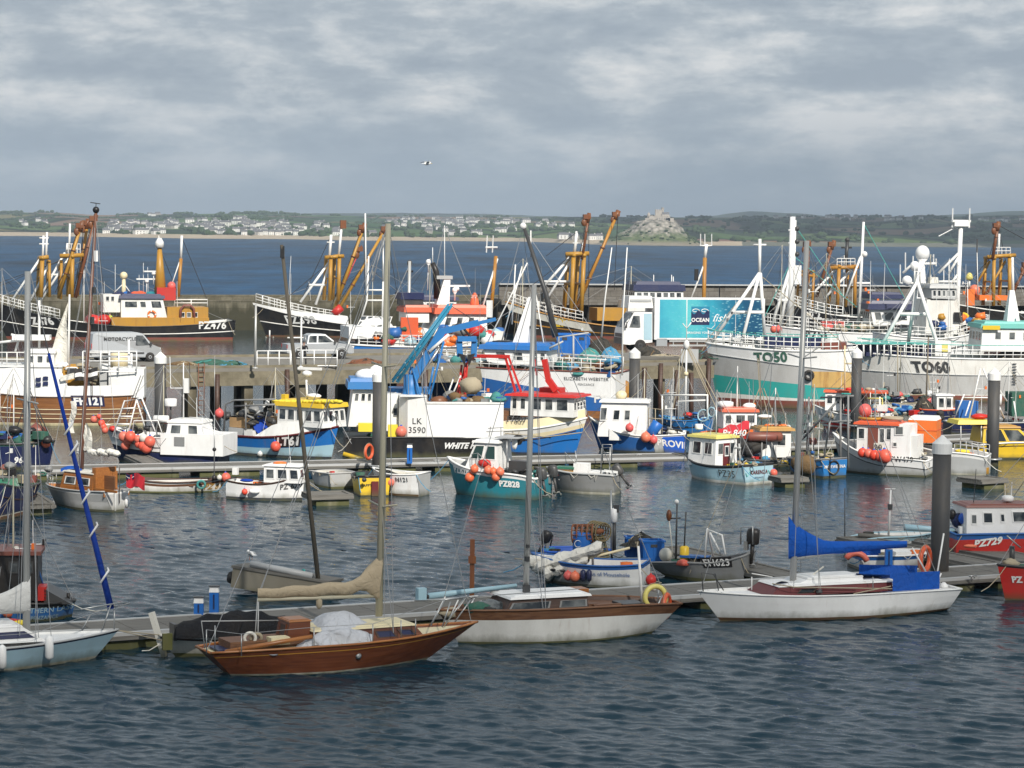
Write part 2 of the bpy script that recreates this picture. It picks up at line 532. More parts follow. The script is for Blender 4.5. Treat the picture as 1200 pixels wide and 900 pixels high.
  h=mb.build(name,parent or s.root)
  if roof:
   rb_=MB()
   c=(hi[0]+hi[2])/2
   sx,sy=(hi[1].x-hi[0].x)+2*over,2*yt+2*over
   rb_.box((c.x,c.y,z1+rt/2+.003),(sx,sy,rt),roof,top=.97)
   rb_.box((c.x,c.y,z1+rt*1.25+.004),(sx*.86,sy*.8,rt*.5),roof,top=.95)
   rb_.build(roof_name,h)
  quads={'side':[(lo[0],lo[1],hi[1],hi[0]),(lo[2],lo[3],hi[3],hi[2])],'front':[(lo[1],lo[2],hi[2],hi[1])],'aft':[(lo[3],lo[0],hi[0],hi[3])]}
  for key,spec in(('side',side),('front',front),('aft',aft)):
   if not spec:continue
   specs=spec if isinstance(spec[0],(tuple,list))else None
   if specs is None:
    n,v0,v1=spec[:3];m0=spec[3]if len(spec)>3 else .06;gp=spec[4]if len(spec)>4 else .05
    wdt=(1-2*m0-gp*(n-1))/n
    specs=[(m0+i*(wdt+gp),m0+i*(wdt+gp)+wdt,v0,v1)for i in range(n)]
   for qi,q in enumerate(quads[key]):
    nrm=(q[1]-q[0]).cross(q[3]-q[0]).normalized()
    for(a,b,c_,d)in specs:
     if qi==1:a,b=1-b,1-a
     def bl(u,v):
      return(q[0]*(1-u)+q[1]*u)*(1-v)+(q[3]*(1-u)+q[2]*u)*v
     win(h,[bl(a,c_),bl(b,c_),bl(b,d),bl(a,d)],nrm,frame,glass)
  if door:
   key,a,b,v1,dm=door
   for q in quads[key][:1]if key!='side' else[quads['side'][0 if s.ns<0 else 1]]:
    nrm=(q[1]-q[0]).cross(q[3]-q[0]).normalized()
    if key=='side' and s.ns>0:a,b=1-b,1-a
    def bl(u,v):
     return(q[0]*(1-u)+q[1]*u)*(1-v)+(q[3]*(1-u)+q[2]*u)*v
    pts=[bl(a,.02),bl(b,.02),bl(b,v1),bl(a,v1)]
    d_=MB();d_.add([p+nrm*.02 for p in pts]+pts,[(0,1,2,3),(0,3,7,4),(1,0,4,5),(2,1,5,6),(3,2,6,7)],dm)
    d_.build('door',h)
  return h
 def hs(s,pa,pb,y0,y1,w,yo=None,**kw):
  yc=kw.get('yc',0.0)
  yo=(yc+s.ns*w/2)if yo is None else yo
  a,b=s.p(pa,(y0+y1)/2,yo),s.p(pb,(y0+y1)/2,yo)
  xa,xf=sorted((a.x,b.x));pm=(pa+pb)/2
  return s.house(xa,xf,w,s.p(pm,y0,yo).z,s.p(pm,y1,yo).z,**kw)
 def sr(s,a,b,r,mat,r1=None,name='mast',n=8,ya=0.0,yb=None):
  mb=MB();mb.tube([s.p(a[0],a[1],ya),s.p(b[0],b[1],ya if yb is None else yb)],r,mat,n,r1)
  return mb.build(name,s.root)
 def ln(s,segs,r=.012,mat='wire',name='rigging',sag=0.0):
  mb=MB()
  for a,b in segs:
   A=a if isinstance(a,Vector)else s.p(a[0],a[1],a[2]if len(a)>2 else 0)
   B=b if isinstance(b,Vector)else s.p(b[0],b[1],b[2]if len(b)>2 else 0)
   if sag:
    pts=[A+(B-A)*t-V((0,0,sag*4*t*(1-t)))for t in[i/8 for i in range(9)]]
   else:pts=[A,B]
   mb.tube(pts,r,mat,4,caps=False)
  return mb.build(name,s.root)
 def rail(s,u0,u1,h,n,mat='white',rails=2,r=.025,inset=.06,name='railing',both=True,z0=0.0,top=None):
  mb=MB()
  for side in((-1,1)if both else(s.ns,)):
   pts=[]
   for i in range(n+1):
    u=u0+(u1-u0)*i/n
    p=s.surf(u,s.sheer(u),side)
    pts.append(V((p.x,side*max(0,abs(p.y)-inset),p.z+z0)))
   for p in pts:mb.tube([p,p+V((0,0,h))],r,mat,5)
   for k in range(1,rails+1):
    mb.tube([p+V((0,0,h*k/rails))for p in pts],r,(top or mat)if k==rails else mat,5)
  return mb.build(name,s.root)
 def frame(s,posts,mat,r=.04,name='gantry',parent=None):
  mb=MB()
  for pl in posts:
   mb.tube([q if isinstance(q,Vector)else s.p(q[0],q[1],q[2]if len(q)>2 else 0)for q in pl],r,mat,6)
  return mb.build(name,parent or s.root)
 def bx(s,mb,x0,x1,y0,y1,yo,depth,mat,**kw):
  a,b=s.p(x0,y1,yo),s.p(x1,y0,yo)
  sgn=-s.ns
  mb.box(((a.x+b.x)/2,yo+sgn*depth/2,(a.z+b.z)/2),(abs(b.x-a.x),depth,abs(b.z-a.z)),mat,**kw)
  return mb
 def buoy(s,px,py,rpx,label,mat='gel_buoy',group=None,rope=True,u=None):
  uu,z=s.find(px,py)
  r=rpx/s.sc
  q=s.surf(uu,z)
  c=s.w(q+V((0,s.ns*(r*.95+.02),0)))
  return ba(c,r,label,mat,group)
def ba(c,r,label,mat='gel_buoy',group=None):
 key=(mat,)
 if key not in BUOYS:
  mb=MB();mb.ball((0,0,0),1,mat,(1,1,1.06),14,10)
  mb.lathe((0,0,.96),[(.24,0),(.2,.2),(.1,.3)],'blue_bright' if mat=='gel_buoy' else mat,8)
  mb.tube([(0,0,1.2),(0,0,1.9)],.035,'rope',4)
  BUOYS[key]=mb
 mb=BUOYS[key]
 if not hasattr(mb,'me'):
  o=mb.build('buoy');mb.me=o.data
 else:
  o=bpy.data.objects.new('buoy',mb.me);COL.objects.link(o)
 o.scale=(r,r,r);o.location=c;o.rotation_euler=(rnd.uniform(-.12,.12),rnd.uniform(-.12,.12),rnd.uniform(0,6))
 return tag(o,label,'buoy',group)
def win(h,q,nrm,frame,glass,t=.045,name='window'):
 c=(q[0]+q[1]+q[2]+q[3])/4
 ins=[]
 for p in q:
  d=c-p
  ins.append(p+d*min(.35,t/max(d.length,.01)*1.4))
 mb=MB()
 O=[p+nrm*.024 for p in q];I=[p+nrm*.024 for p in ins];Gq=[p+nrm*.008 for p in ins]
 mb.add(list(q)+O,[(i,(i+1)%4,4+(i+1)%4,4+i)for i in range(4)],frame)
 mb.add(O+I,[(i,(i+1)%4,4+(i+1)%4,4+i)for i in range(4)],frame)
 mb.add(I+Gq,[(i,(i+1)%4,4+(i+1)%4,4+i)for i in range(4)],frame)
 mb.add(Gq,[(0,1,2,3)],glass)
 return mb.build(name,h)
def outboard(parent,x,y,z,mat='black',tilt=0.0,k=1.0):
 M=Matrix.Rotation(R(tilt),3,'Y')*1
 P=lambda a,b,c:V((x,y,z))+M@(V((a,b,c))*k)
 h=MB()
 rows=[]
 for zc,rx,ry in((.05,.17,.14),(.12,.22,.17),(.42,.24,.18),(.54,.2,.15),(.58,.1,.08)):
  rows.append([P(-.18+rx*math.cos(a),ry*math.sin(a),zc)for a in[2*PI*i/12 for i in range(13)]])
 h.grid(rows,mat,True)
 h.add(rows[-1][:12],[tuple(range(12))],mat)
 m=h.build('outboard_motor',parent)
 l=MB();l.tube([P(-.18,0,.08),P(-.18,0,-.6)],.075*k,mat,8,.055*k)
 l.add([P(-.34,-.05,-.45),P(-.05,-.05,-.45),P(-.05,.05,-.45),P(-.34,.05,-.45)],[(0,1,2,3),(3,2,1,0)],mat)
 l.tube([P(-.02,0,-.62),P(-.32,0,-.62)],.06*k,'grey',8,.04*k)
 l.build('leg',m)
 pr=MB()
 for a in range(3):
  t=a*2*PI/3
  d=V((0,math.cos(t),math.sin(t)))
  pr.add([P(-.33,0,-.62),P(-.31,d.y*.13-d.z*.05,-.62+d.z*.13+d.y*.05),P(-.35,d.y*.16,-.62+d.z*.16),P(-.36,d.y*.13+d.z*.05,-.62+d.z*.13-d.y*.05)],[(0,1,2,3)],'steel')
 pr.build('propeller',m)
 b=MB();b.box(P(.03,0,-.02),(.12*k,.22*k,.3*k),'grey');b.build('bracket',m)
 return m
def heap(c,sx,sy,h,mat,mat2=None,seed=0,n=None,name='net_pile'):
 r_=random.Random(seed);mb=MB();rows=[]
 for j in range(7):
  t=j/6;row=[]
  for i in range(17):
   a=2*PI*(i%16)/16
   k=(1-t**1.7)**.7 if t<1 else 0
   q=noise.noise(V((math.cos(a)*1.5+seed,math.sin(a)*1.5,t*2)))
   row.append(V((sx*k*math.cos(a)*(1+.3*q),sy*k*math.sin(a)*(1+.3*q),h*t*(1+.35*q))))
  rows.append(row)
 mb.grid(rows,mat,False)
 for i in range(n or 14):
  a=r_.uniform(0,6.28);k=r_.uniform(.1,.9);z=h*(1-k)**.7
  p0=V((sx*k*math.cos(a),sy*k*math.sin(a),z*.95+.03));pts=[p0]
  d=V((r_.uniform(-1,1),r_.uniform(-1,1),0))
  for _ in range(5):
   d=(d+V((r_.uniform(-.8,.8),r_.uniform(-.8,.8),0))).normalized()
   q=pts[-1]+d*.16*sx
   kk=min(1,math.hypot(q.x/sx,q.y/sy));pts.append(V((q.x,q.y,h*(1-kk)**.7+.02)))
  mb.tube(pts,.02+.02*sx,(mat2 or mat)if i%2 else mat,5)
 return mb.build(name,None,c)
def life_ring(c,R0,axis,label,mat='orange',mat2='white',group=None):
 mb=MB();mb.torus((0,0,0),R0,R0*.24,mat,axis,20,8,mat2)
 mb.torus((0,0,0),R0*1.3,R0*.03,'rope',axis,20,4)
 return tag(mb.build('lifebuoy',None,c),label,'lifebuoy',group)
def crate(c,size,mat,label,rz=0.0,name='fish_crate',cat='crate',group=None):
 x,y,z=size;t=min(x,y)*.06
 mb=MB()
 mb.box((0,0,t/2),(x*.9,y*.9,t),mat)
 for sx in(-1,1):
  mb.box((sx*(x/2-t/2)*.95,0,z/2),(t,y*.93,z),mat)
  mb.box((0,sx*(y/2-t/2)*.95,z/2),(x*.93-2*t,t,z),mat)
  mb.box((sx*x/2,0,z-t),(t*1.2,y+t,t*1.6),mat)
  mb.box((0,sx*y/2,z-t),(x-t,t*1.2,t*1.6),mat)
  for k in(-.3,0,.3):
   mb.box((k*x,sx*y/2*.97,z*.45),(t*.7,t*.9,z*.8),mat)
   mb.box((sx*x/2*.97,k*y,z*.45),(t*.9,t*.7,z*.8),mat)
  mb.box((0,sx*(y/2*1.005),z*.78),(x*.3,t*.35,z*.12),'dark_grey')
 return tag(mb.build(name,None,c,rz),label,cat,group)
def sea_mat(name,deep,scale,strength,rough,caps=0.0,dist=.25,ior=1.33):
 m,nt,bs,N,Lk=new_mat(name)
 geo=N.new('ShaderNodeNewGeometry')
 def nz(sc,stretch,det,vec=None,rot=.45):
  mp=N.new('ShaderNodeMapping');mp.inputs['Scale'].default_value=stretch;mp.inputs['Rotation'].default_value=(0,0,rot)
  n=N.new('ShaderNodeTexNoise');n.inputs['Scale'].default_value=sc;n.inputs['Detail'].default_value=det
  n.inputs['Roughness'].default_value=.62
  Lk.new(geo.outputs['Position'],mp.inputs['Vector']);Lk.new(mp.outputs[0],n.inputs['Vector'])
  return n
 a=nz(scale,(.55,1,1),5);b_=nz(scale*.13,(.5,1,1),3,rot=.2)
 ad=N.new('ShaderNodeMath');ad.operation='MULTIPLY_ADD';ad.inputs[1].default_value=2.2
 Lk.new(b_.outputs['Fac'],ad.inputs[0]);Lk.new(a.outputs['Fac'],ad.inputs[2])
 bp=N.new('ShaderNodeBump');bp.inputs['Strength'].default_value=strength;bp.inputs['Distance'].default_value=dist
 Lk.new(ad.outputs[0],bp.inputs['Height']);Lk.new(bp.outputs[0],bs.inputs['Normal'])
 big=nz(.02,(.5,1.4,1),4,rot=.1)
 mx=N.new('ShaderNodeMix');mx.data_type='RGBA'
 mx.inputs[6].default_value=(*deep,1);mx.inputs[7].default_value=(*[c*1.55 for c in deep],1)
 Lk.new(big.outputs['Fac'],mx.inputs[0])
 out=mx.outputs[2]
 if caps:
  c=nz(.07,(1,.28,1),8,rot=.0);c.inputs['Roughness'].default_value=.8
  r=N.new('ShaderNodeMapRange');r.inputs[1].default_value,r.inputs[2].default_value=caps,caps+.02
  Lk.new(c.outputs['Fac'],r.inputs[0])
  m2=N.new('ShaderNodeMix');m2.data_type='RGBA';m2.inputs[7].default_value=(.55,.6,.62,1)
  Lk.new(out,m2.inputs[6]);Lk.new(r.outputs[0],m2.inputs[0]);out=m2.outputs[2]
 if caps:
  w=nz(.022,(1,.22,1),8,rot=.0);w.inputs['Roughness'].default_value=.75  # light and dark wave faces painted into the sea colour as streaks
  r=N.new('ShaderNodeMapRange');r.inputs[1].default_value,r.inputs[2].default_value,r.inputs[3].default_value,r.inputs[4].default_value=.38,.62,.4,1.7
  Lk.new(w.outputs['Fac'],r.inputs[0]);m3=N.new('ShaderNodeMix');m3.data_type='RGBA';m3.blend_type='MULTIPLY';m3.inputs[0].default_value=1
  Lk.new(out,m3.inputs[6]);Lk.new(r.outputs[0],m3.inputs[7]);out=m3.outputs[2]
 Lk.new(out,bs.inputs['Base Color'])
 bs.inputs['Roughness'].default_value=rough;bs.inputs['IOR'].default_value=ior
 MATS[name]=m
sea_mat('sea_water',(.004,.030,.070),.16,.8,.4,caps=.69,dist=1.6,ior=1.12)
sea_mat('harbour_surface',(.004,.021,.034),3.6,.45,.03,dist=.05,ior=1.22)
def land_mat(name,greens,cell,hedge=True):
 m,nt,bs,N,Lk=new_mat(name)
 geo=N.new('ShaderNodeNewGeometry')
 mp=N.new('ShaderNodeMapping');mp.inputs['Scale'].default_value=(1/cell,.55/cell,.0)
 Lk.new(geo.outputs['Position'],mp.inputs['Vector'])
 vo=N.new('ShaderNodeTexVoronoi');vo.inputs['Scale'].default_value=1
 Lk.new(mp.outputs[0],vo.inputs['Vector'])
 sp=N.new('ShaderNodeSeparateColor');Lk.new(vo.outputs['Color'],sp.inputs[0])
 rp=N.new('ShaderNodeValToRGB');rp.color_ramp.interpolation='CONSTANT'
 el=rp.color_ramp.elements
 while len(el)<len(greens):el.new(.5)
 for i,c in enumerate(greens):
  el[i].position=i/len(greens);el[i].color=(*c,1)
 Lk.new(sp.outputs[0],rp.inputs[0])
 ve=N.new('ShaderNodeTexVoronoi');ve.feature='DISTANCE_TO_EDGE';ve.inputs['Scale'].default_value=1
 Lk.new(mp.outputs[0],ve.inputs['Vector'])
 mr=N.new('ShaderNodeMapRange');mr.inputs[1].default_value,mr.inputs[2].default_value=.03,.10
 Lk.new(ve.outputs['Distance'],mr.inputs[0])
 nz=N.new('ShaderNodeTexNoise');nz.inputs['Scale'].default_value=.02;nz.inputs['Detail'].default_value=6
 Lk.new(geo.outputs['Position'],nz.inputs['Vector'])
 mx=N.new('ShaderNodeMix');mx.data_type='RGBA';mx.inputs[6].default_value=(.018,.032,.016,1)
 Lk.new(mr.outputs[0],mx.inputs[0]);Lk.new(rp.outputs[0],mx.inputs[7])
 m2=N.new('ShaderNodeMix');m2.data_type='RGBA';m2.blend_type='MULTIPLY';m2.inputs[0].default_value=.6
 Lk.new(mx.outputs[2],m2.inputs[6]);Lk.new(nz.outputs['Color'],m2.inputs[7])
 Lk.new(m2.outputs[2],bs.inputs['Base Color']);bs.inputs['Roughness'].default_value=.95
 bs.inputs['Specular IOR Level'].default_value=.1
 MATS[name]=m
land_mat('field_land',[(.09,.155,.05),(.15,.21,.075),(.055,.10,.04),(.28,.19,.125),(.10,.17,.055),(.045,.075,.03),(.23,.22,.10),(.06,.12,.045),(.22,.155,.105),(.12,.18,.06)],230)
land_mat('far_land',[(.05,.08,.04),(.07,.09,.05),(.045,.07,.035)],500)
paint('sand',(.40,.33,.24),rough=.95,dirt=.5,scale=.02,grime=(.12,.10,.07))
paint('rock',(.24,.235,.19),rough=.95,dirt=1.0,scale=.13,grime=(.05,.09,.03));paint('shore_rock',(.14,.14,.11),rough=.95,dirt=.9,scale=.02,grime=(.04,.07,.03))
paint('castle_stone',(.40,.37,.33),rough=.95,dirt=.4,scale=.3)
paint('tree_leaf',(.035,.062,.022),rough=.95,dirt=.6,scale=.05,grime=(.02,.03,.012))
paint('house_white',(.78,.77,.73),dirt=.15,rough=.8,scale=.2)
paint('house_grey',(.36,.34,.31),dirt=.2,rough=.8,scale=.2)
paint('slate',(.13,.13,.14),rough=.7,dirt=.3,scale=.3)
paint('tarmac',(.20,.19,.17),rough=.95,dirt=.7,scale=.35,grime=(.09,.08,.06))
def stone_mat(name,top,mid,weed,zl=2.3,sc=(.5,.5,1.1),zs=.9):
 m,nt,bs,N,Lk=new_mat(name)
 geo=N.new('ShaderNodeNewGeometry')
 tc=N.new('ShaderNodeTexCoord')
 nz=N.new('ShaderNodeTexNoise');nz.inputs['Scale'].default_value=.8;nz.inputs['Detail'].default_value=9;nz.inputs['Roughness'].default_value=.72
 Lk.new(geo.outputs['Position'],nz.inputs['Vector'])
 mp=N.new('ShaderNodeMapping');mp.inputs['Scale'].default_value=(1.4,1.4,.12)
 n2=N.new('ShaderNodeTexNoise');n2.inputs['Scale'].default_value=1;n2.inputs['Detail'].default_value=5
 Lk.new(geo.outputs['Position'],mp.inputs['Vector']);Lk.new(mp.outputs[0],n2.inputs['Vector'])
 c1=N.new('ShaderNodeMix');c1.data_type='RGBA';c1.inputs[6].default_value=(*top,1);c1.inputs[7].default_value=(*mid,1)
 r1=N.new('ShaderNodeMapRange');r1.inputs[1].default_value,r1.inputs[2].default_value=.35,.68
 Lk.new(nz.outputs['Fac'],r1.inputs[0]);Lk.new(r1.outputs[0],c1.inputs[0])
 br=N.new('ShaderNodeTexBrick');br.inputs['Scale'].default_value=1.0
 br.inputs['Color1'].default_value=(1,1,1,1);br.inputs['Color2'].default_value=(.72,.7,.66,1);br.inputs['Mortar'].default_value=(.45,.43,.4,1)
 br.inputs['Mortar Size'].default_value=.03;br.inputs['Brick Width'].default_value=1.5;br.inputs['Row Height'].default_value=.7
 cx=N.new('ShaderNodeSeparateXYZ');Lk.new(tc.outputs['Object'],cx.inputs[0])
 cb=N.new('ShaderNodeCombineXYZ');Lk.new(cx.outputs[0],cb.inputs[0]);Lk.new(cx.outputs[2],cb.inputs[1]);Lk.new(cb.outputs[0],br.inputs['Vector'])
 mm=N.new('ShaderNodeMix');mm.data_type='RGBA';mm.blend_type='MULTIPLY';mm.inputs[0].default_value=zs
 Lk.new(c1.outputs[2],mm.inputs[6]);Lk.new(br.outputs['Color'],mm.inputs[7])
 sx=N.new('ShaderNodeSeparateXYZ');Lk.new(geo.outputs['Position'],sx.inputs[0])
 ad=N.new('ShaderNodeMath');ad.operation='MULTIPLY_ADD';ad.inputs[1].default_value=-3.2
 Lk.new(n2.outputs['Fac'],ad.inputs[0]);Lk.new(sx.outputs[2],ad.inputs[2])
 r2=N.new('ShaderNodeMapRange');r2.inputs[1].default_value,r2.inputs[2].default_value=zl-2.2,zl-.9
 r2.inputs[3].default_value,r2.inputs[4].default_value=.92,0
 Lk.new(ad.outputs[0],r2.inputs[0])
 c2=N.new('ShaderNodeMix');c2.data_type='RGBA';c2.inputs[7].default_value=(*weed,1)
 Lk.new(mm.outputs[2],c2.inputs[6]);Lk.new(r2.outputs[0],c2.inputs[0])
 Lk.new(c2.outputs[2],bs.inputs['Base Color']);bs.inputs['Roughness'].default_value=.92
 b=N.new('ShaderNodeBump');b.inputs['Strength'].default_value=.7;b.inputs['Distance'].default_value=.08
 Lk.new(nz.outputs['Fac'],b.inputs['Height']);Lk.new(b.outputs[0],bs.inputs['Normal'])
 MATS[name]=m
stone_mat('wall_stone',(.19,.175,.13),(.085,.08,.055),(.035,.034,.018),3.0)
stone_mat('pier_stone',(.20,.19,.17),(.12,.11,.10),(.035,.03,.02),3.0)
stone_mat('quay_concrete',(.25,.22,.155),(.12,.105,.07),(.06,.05,.03),1.6,zs=.15)
stone_mat('float_concrete',(.36,.33,.25),(.22,.20,.13),(.07,.075,.02),.85,zs=.1)
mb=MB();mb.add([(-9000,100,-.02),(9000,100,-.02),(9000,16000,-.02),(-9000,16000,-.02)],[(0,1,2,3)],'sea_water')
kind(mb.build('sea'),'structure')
def interp(tab,x):
 if x<=tab[0][0]:return tab[0][1]
 for(a,ya),(b,yb_)in zip(tab,tab[1:]):
  if x<=b:
   t=(x-a)/(b-a);t=t*t*(3-2*t)
   return ya+(yb_-ya)*t
 return tab[-1][1]
SKY=[(-600,250),(-100,249),(0,249),(60,249),(120,252),(200,251),(300,250),(360,252),(460,254),(600,254.5),(700,254),(830,255),(1000,254),(1100,254),(1200,252),(1700,250)]
SHORE=[(-600,272),(0,276.5),(300,280),(450,282),(600,283),(700,286),(850,288),(1000,289),(1200,290),(1700,295)]
def shore_y(px):
 return interp(SHORE,px)
def land(px,t):
 d0=G(px,shore_y(px)).y
 d1=d0+2300
 zc=AT(px,interp(SKY,px),d1).z
 y=d0+60+(d1-d0-60)*t
 n=noise.noise(V((px*.011,t*3.1,1.3)))*.16+noise.noise(V((px*.03,t*7,4.3)))*.05
 k=t**.85+n*math.sin(PI*min(1,t))*1.6
 z=4+(zc-4)*max(0,k)
 p=AT(px,280,y)
 return V((p.x,y,z))
mb=MB();rows=[]
cols=[-700+10*i for i in range(250)]
for j in range(34):
 t=(j/30)
 rows.append([land(x,min(t,1))+(V((0,(t-1)*6000,-(t-1)*500))if t>1 else V((0,0,0)))for x in cols])
mb.grid(rows,'field_land')
kind(mb.build('hills'),'structure')
mb=MB();rows=[]
for q,(off,z)in enumerate([(-25,-.5),(0,.3),(30,2.5),(62,4.6)]):
 rows.append([V((AT(x,280,G(x,shore_y(x)).y+off).x,G(x,shore_y(x)).y+off+14*noise.noise(V((x*.02,q,0))),z+(1.2*noise.noise(V((x*.06,q,3)))if x>560 and q>1 else 0)))for x in cols])
k_=158;mb.grid([r_[:k_]for r_ in rows],'sand');mb.grid([r_[k_-1:]for r_ in rows],'shore_rock')
kind(mb.build('beach'),'structure')
FARSKY=[(-600,262),(300,260),(370,250),(450,249.5),(560,250.5),(640,253),(720,258),(780,258),(830,253),(880,247.5),(930,250),(1000,256),(1060,256),(1120,251),(1180,247.5),(1300,243),(1700,240)]
mb=MB();rows=[]
for j in range(9):
 t=j/6
 r_=[]
 for x in cols:
  zc=AT(x,interp(FARSKY,x)+noise.noise(V((x*.05,0,0)))*.7,8600).z
  y=6200+2400*t
  r_.append(V((AT(x,280,y).x,y,max(-5,zc*(min(t,1))if t<=1 else zc-(t-1)*300))))
 rows.append(r_)
mb.grid(rows,'far_land')
kind(mb.build('hills'),'structure')
def land_at(px,py):
 lo,hi=0.0,1.0
 for _ in range(30):
  m=(lo+hi)/2
  if proj(land(px,m))[1]>py:lo=m
  else:hi=m
 return land(px,lo)
rt=random.Random(5);mb=MB()
def clump(p,r):
 for _ in range(3):
  q=p+V((rt.uniform(-1,1)*r*1.3,rt.uniform(-1,1)*r,rt.uniform(.2,.7)*r))
  mb.ball(q,r*rt.uniform(.55,1),'tree_leaf',(1.2,1.1,rt.uniform(.7,1)),6,4,.5)
for(xa,xb,ya,yb_,n)in[(-60,70,248,256,60),(0,130,262,274,70),(255,350,248,259,80),(300,345,246.5,252,40),(100,380,264,278,150),(350,470,262,281,80),(440,600,262,281,110),(600,740,256,280,130),(800,1250,258,287,330),(700,900,255.5,262,60),(560,700,255,259,40),(1000,1200,254.5,258,50),(150,260,251,256,30)]:
 for _ in range(int(n*.42)):
  clump(land_at(rt.uniform(xa,xb),rt.uniform(ya,yb_)),rt.uniform(2.2,5.2))
for x in range(-60,1260,3):
 if noise.noise(V((x*.03,7,0)))>.05:
  clump(land(x+rt.uniform(-2,2),.99),rt.uniform(1.8,4.5))
for _ in range(45):
 x0,t0=rt.uniform(-50,1240),rt.uniform(.15,.95);dx,dt=rt.choice(((rt.uniform(30,90),rt.uniform(-.04,.04)),(rt.uniform(-15,15),rt.uniform(.1,.25))))
 for k in range(16):
  p=land(x0+dx*k/16,min(.99,t0+dt*k/16));mb.ball(p+V((0,0,1)),rt.uniform(2,3.2),'tree_leaf',(1.3,1.2,.8),5,4,.4)
kind(mb.build('woodland'),'stuff')
def house_mesh(wall,w,d,h,rh):
 m=MB();m.box((0,0,h/2),(w,d,h),wall)
 m.prism([(-d/2-.4,h),(d/2+.4,h),(0,h+rh)],-w/2-.3,w/2+.3,'slate',Matrix(((0,1,0),(1,0,0),(0,0,1))))
 m.box((w*.36,0,h+rh*.9),(.9,.9,1.8),wall)
 for k in(-.3,0,.3):
  for z in(.3,.68):
   m.box((k*w,-d/2-.02,h*z),(w*.12,.06,h*.18),'slate')
 return m
rh_=random.Random(21)
protos=[]
for wl_,w,d,h,r_ in(('house_white',9,7,4.6,2.4),('house_white',7,7,5,2.6),('house_grey',10,7,4.6,2.6),('house_white',14,8,5.5,2.6)):
 o=house_mesh(wl_,w,d,h,r_).build('house');protos.append(o)
GH='houses of the far town across the bay'
spots=[]
for(xa,xb,ya,yb_,n)in[(130,260,262,270,44),(195,300,258,268,22),(240,385,262,276,40),(100,200,268,275,18),(300,400,268,279,24),(455,560,257,266,40),(545,605,257,265,14),(430,600,266,278,16),(600,680,259,268,9),(900,1010,255,258,9),(1030,1100,256,259,8),(1120,1200,256,262,6),(175,196,250,254,3),(20,75,258,266,4),(640,740,280,284,6)]:
 for _ in range(n):spots.append((rh_.uniform(xa,xb),rh_.uniform(ya,yb_)))
used=[False]*4
for x,y in spots:
 i=rh_.choice((0,0,1,1,2,3));p=land_at(x,y)-V((0,0,.5))
 if y>278:p=AT(x,283,G(x,shore_y(x)).y+66);p.z=4.3
 if used[i]:
  o=protos[i].copy();COL.objects.link(o)
 else:o=protos[i];used[i]=True
 o.location=p;o.rotation_euler=(0,0,rh_.uniform(-.7,.7))
 tag(o,'tiny pale slate roofed house on the hillside across the bay','house',GH)
def mount_mat():
 m,nt,bs,N,Lk=new_mat('mount_rock');geo=N.new('ShaderNodeNewGeometry');sx=N.new('ShaderNodeSeparateXYZ');Lk.new(geo.outputs['Position'],sx.inputs[0])
 nz=N.new('ShaderNodeTexNoise');nz.inputs['Scale'].default_value=.11;nz.inputs['Detail'].default_value=8;nz.inputs['Roughness'].default_value=.7;Lk.new(geo.outputs['Position'],nz.inputs['Vector'])
 vo=N.new('ShaderNodeTexVoronoi');vo.inputs['Scale'].default_value=.22;Lk.new(geo.outputs['Position'],vo.inputs['Vector'])
 rk=N.new('ShaderNodeValToRGB');e=rk.color_ramp.elements;e[0].position,e[0].color=.1,(.40,.37,.32,1);e[1].position,e[1].color=.85,(.09,.085,.07,1);Lk.new(vo.outputs['Distance'],rk.inputs[0])
 ad=N.new('ShaderNodeMath');ad.operation='MULTIPLY_ADD';ad.inputs[1].default_value=34;Lk.new(nz.outputs['Fac'],ad.inputs[0]);Lk.new(sx.outputs[2],ad.inputs[2])
 mr=N.new('ShaderNodeMapRange');mr.inputs[1].default_value,mr.inputs[2].default_value=25,33;Lk.new(ad.outputs[0],mr.inputs[0])
 gr=N.new('ShaderNodeValToRGB');e=gr.color_ramp.elements;e[0].position,e[0].color=.35,(.035,.06,.02,1);e[1].position,e[1].color=.65,(.14,.17,.06,1);Lk.new(nz.outputs['Fac'],gr.inputs[0])
 mx=N.new('ShaderNodeMix');mx.data_type='RGBA';Lk.new(mr.outputs[0],mx.inputs[0]);Lk.new(gr.outputs[0],mx.inputs[6]);Lk.new(rk.outputs[0],mx.inputs[7])
 lo=N.new('ShaderNodeMapRange');lo.inputs[1].default_value,lo.inputs[2].default_value,lo.inputs[3].default_value,lo.inputs[4].default_value=2,6,.8,0;Lk.new(sx.outputs[2],lo.inputs[0])
 m2=N.new('ShaderNodeMix');m2.data_type='RGBA';m2.inputs[7].default_value=(.24,.20,.16,1);Lk.new(lo.outputs[0],m2.inputs[0]);Lk.new(mx.outputs[2],m2.inputs[6])
 Lk.new(m2.outputs[2],bs.inputs['Base Color']);bs.inputs['Roughness'].default_value=.95;MATS['mount_rock']=m
mount_mat()
IO=AT(771,287,2620);IO.z=0
mb=MB();rows=[]
PROF=[(0,27),(.2,26.5),(.34,24.5),(.44,20),(.56,13.5),(.7,8),(.86,4),(1,.9),(1.1,-1)]
def isl(r,a):
 z=interp(PROF,r)
 k=58*(1+.16*math.cos(a-PI)*r)*(1+.10*noise.noise(V((math.cos(a)*2,math.sin(a)*2,r*2))))
 n=noise.noise(V((r*math.cos(a)*7,r*math.sin(a)*7,2.2)))*2.3+noise.noise(V((r*math.cos(a)*17,r*math.sin(a)*17,.2)))*1.5
 return V((k*r*math.cos(a),k*r*math.sin(a),z+n*min(1,r*3)*(1 if r<1 else .3)))
for j in range(23):
 rows.append([isl(j/20,2*PI*i/64)for i in range(65)])
mb.grid(rows,'mount_rock',True)
isl_o=kind(mb.build('island_hill',None,IO),'structure')
mb=MB()
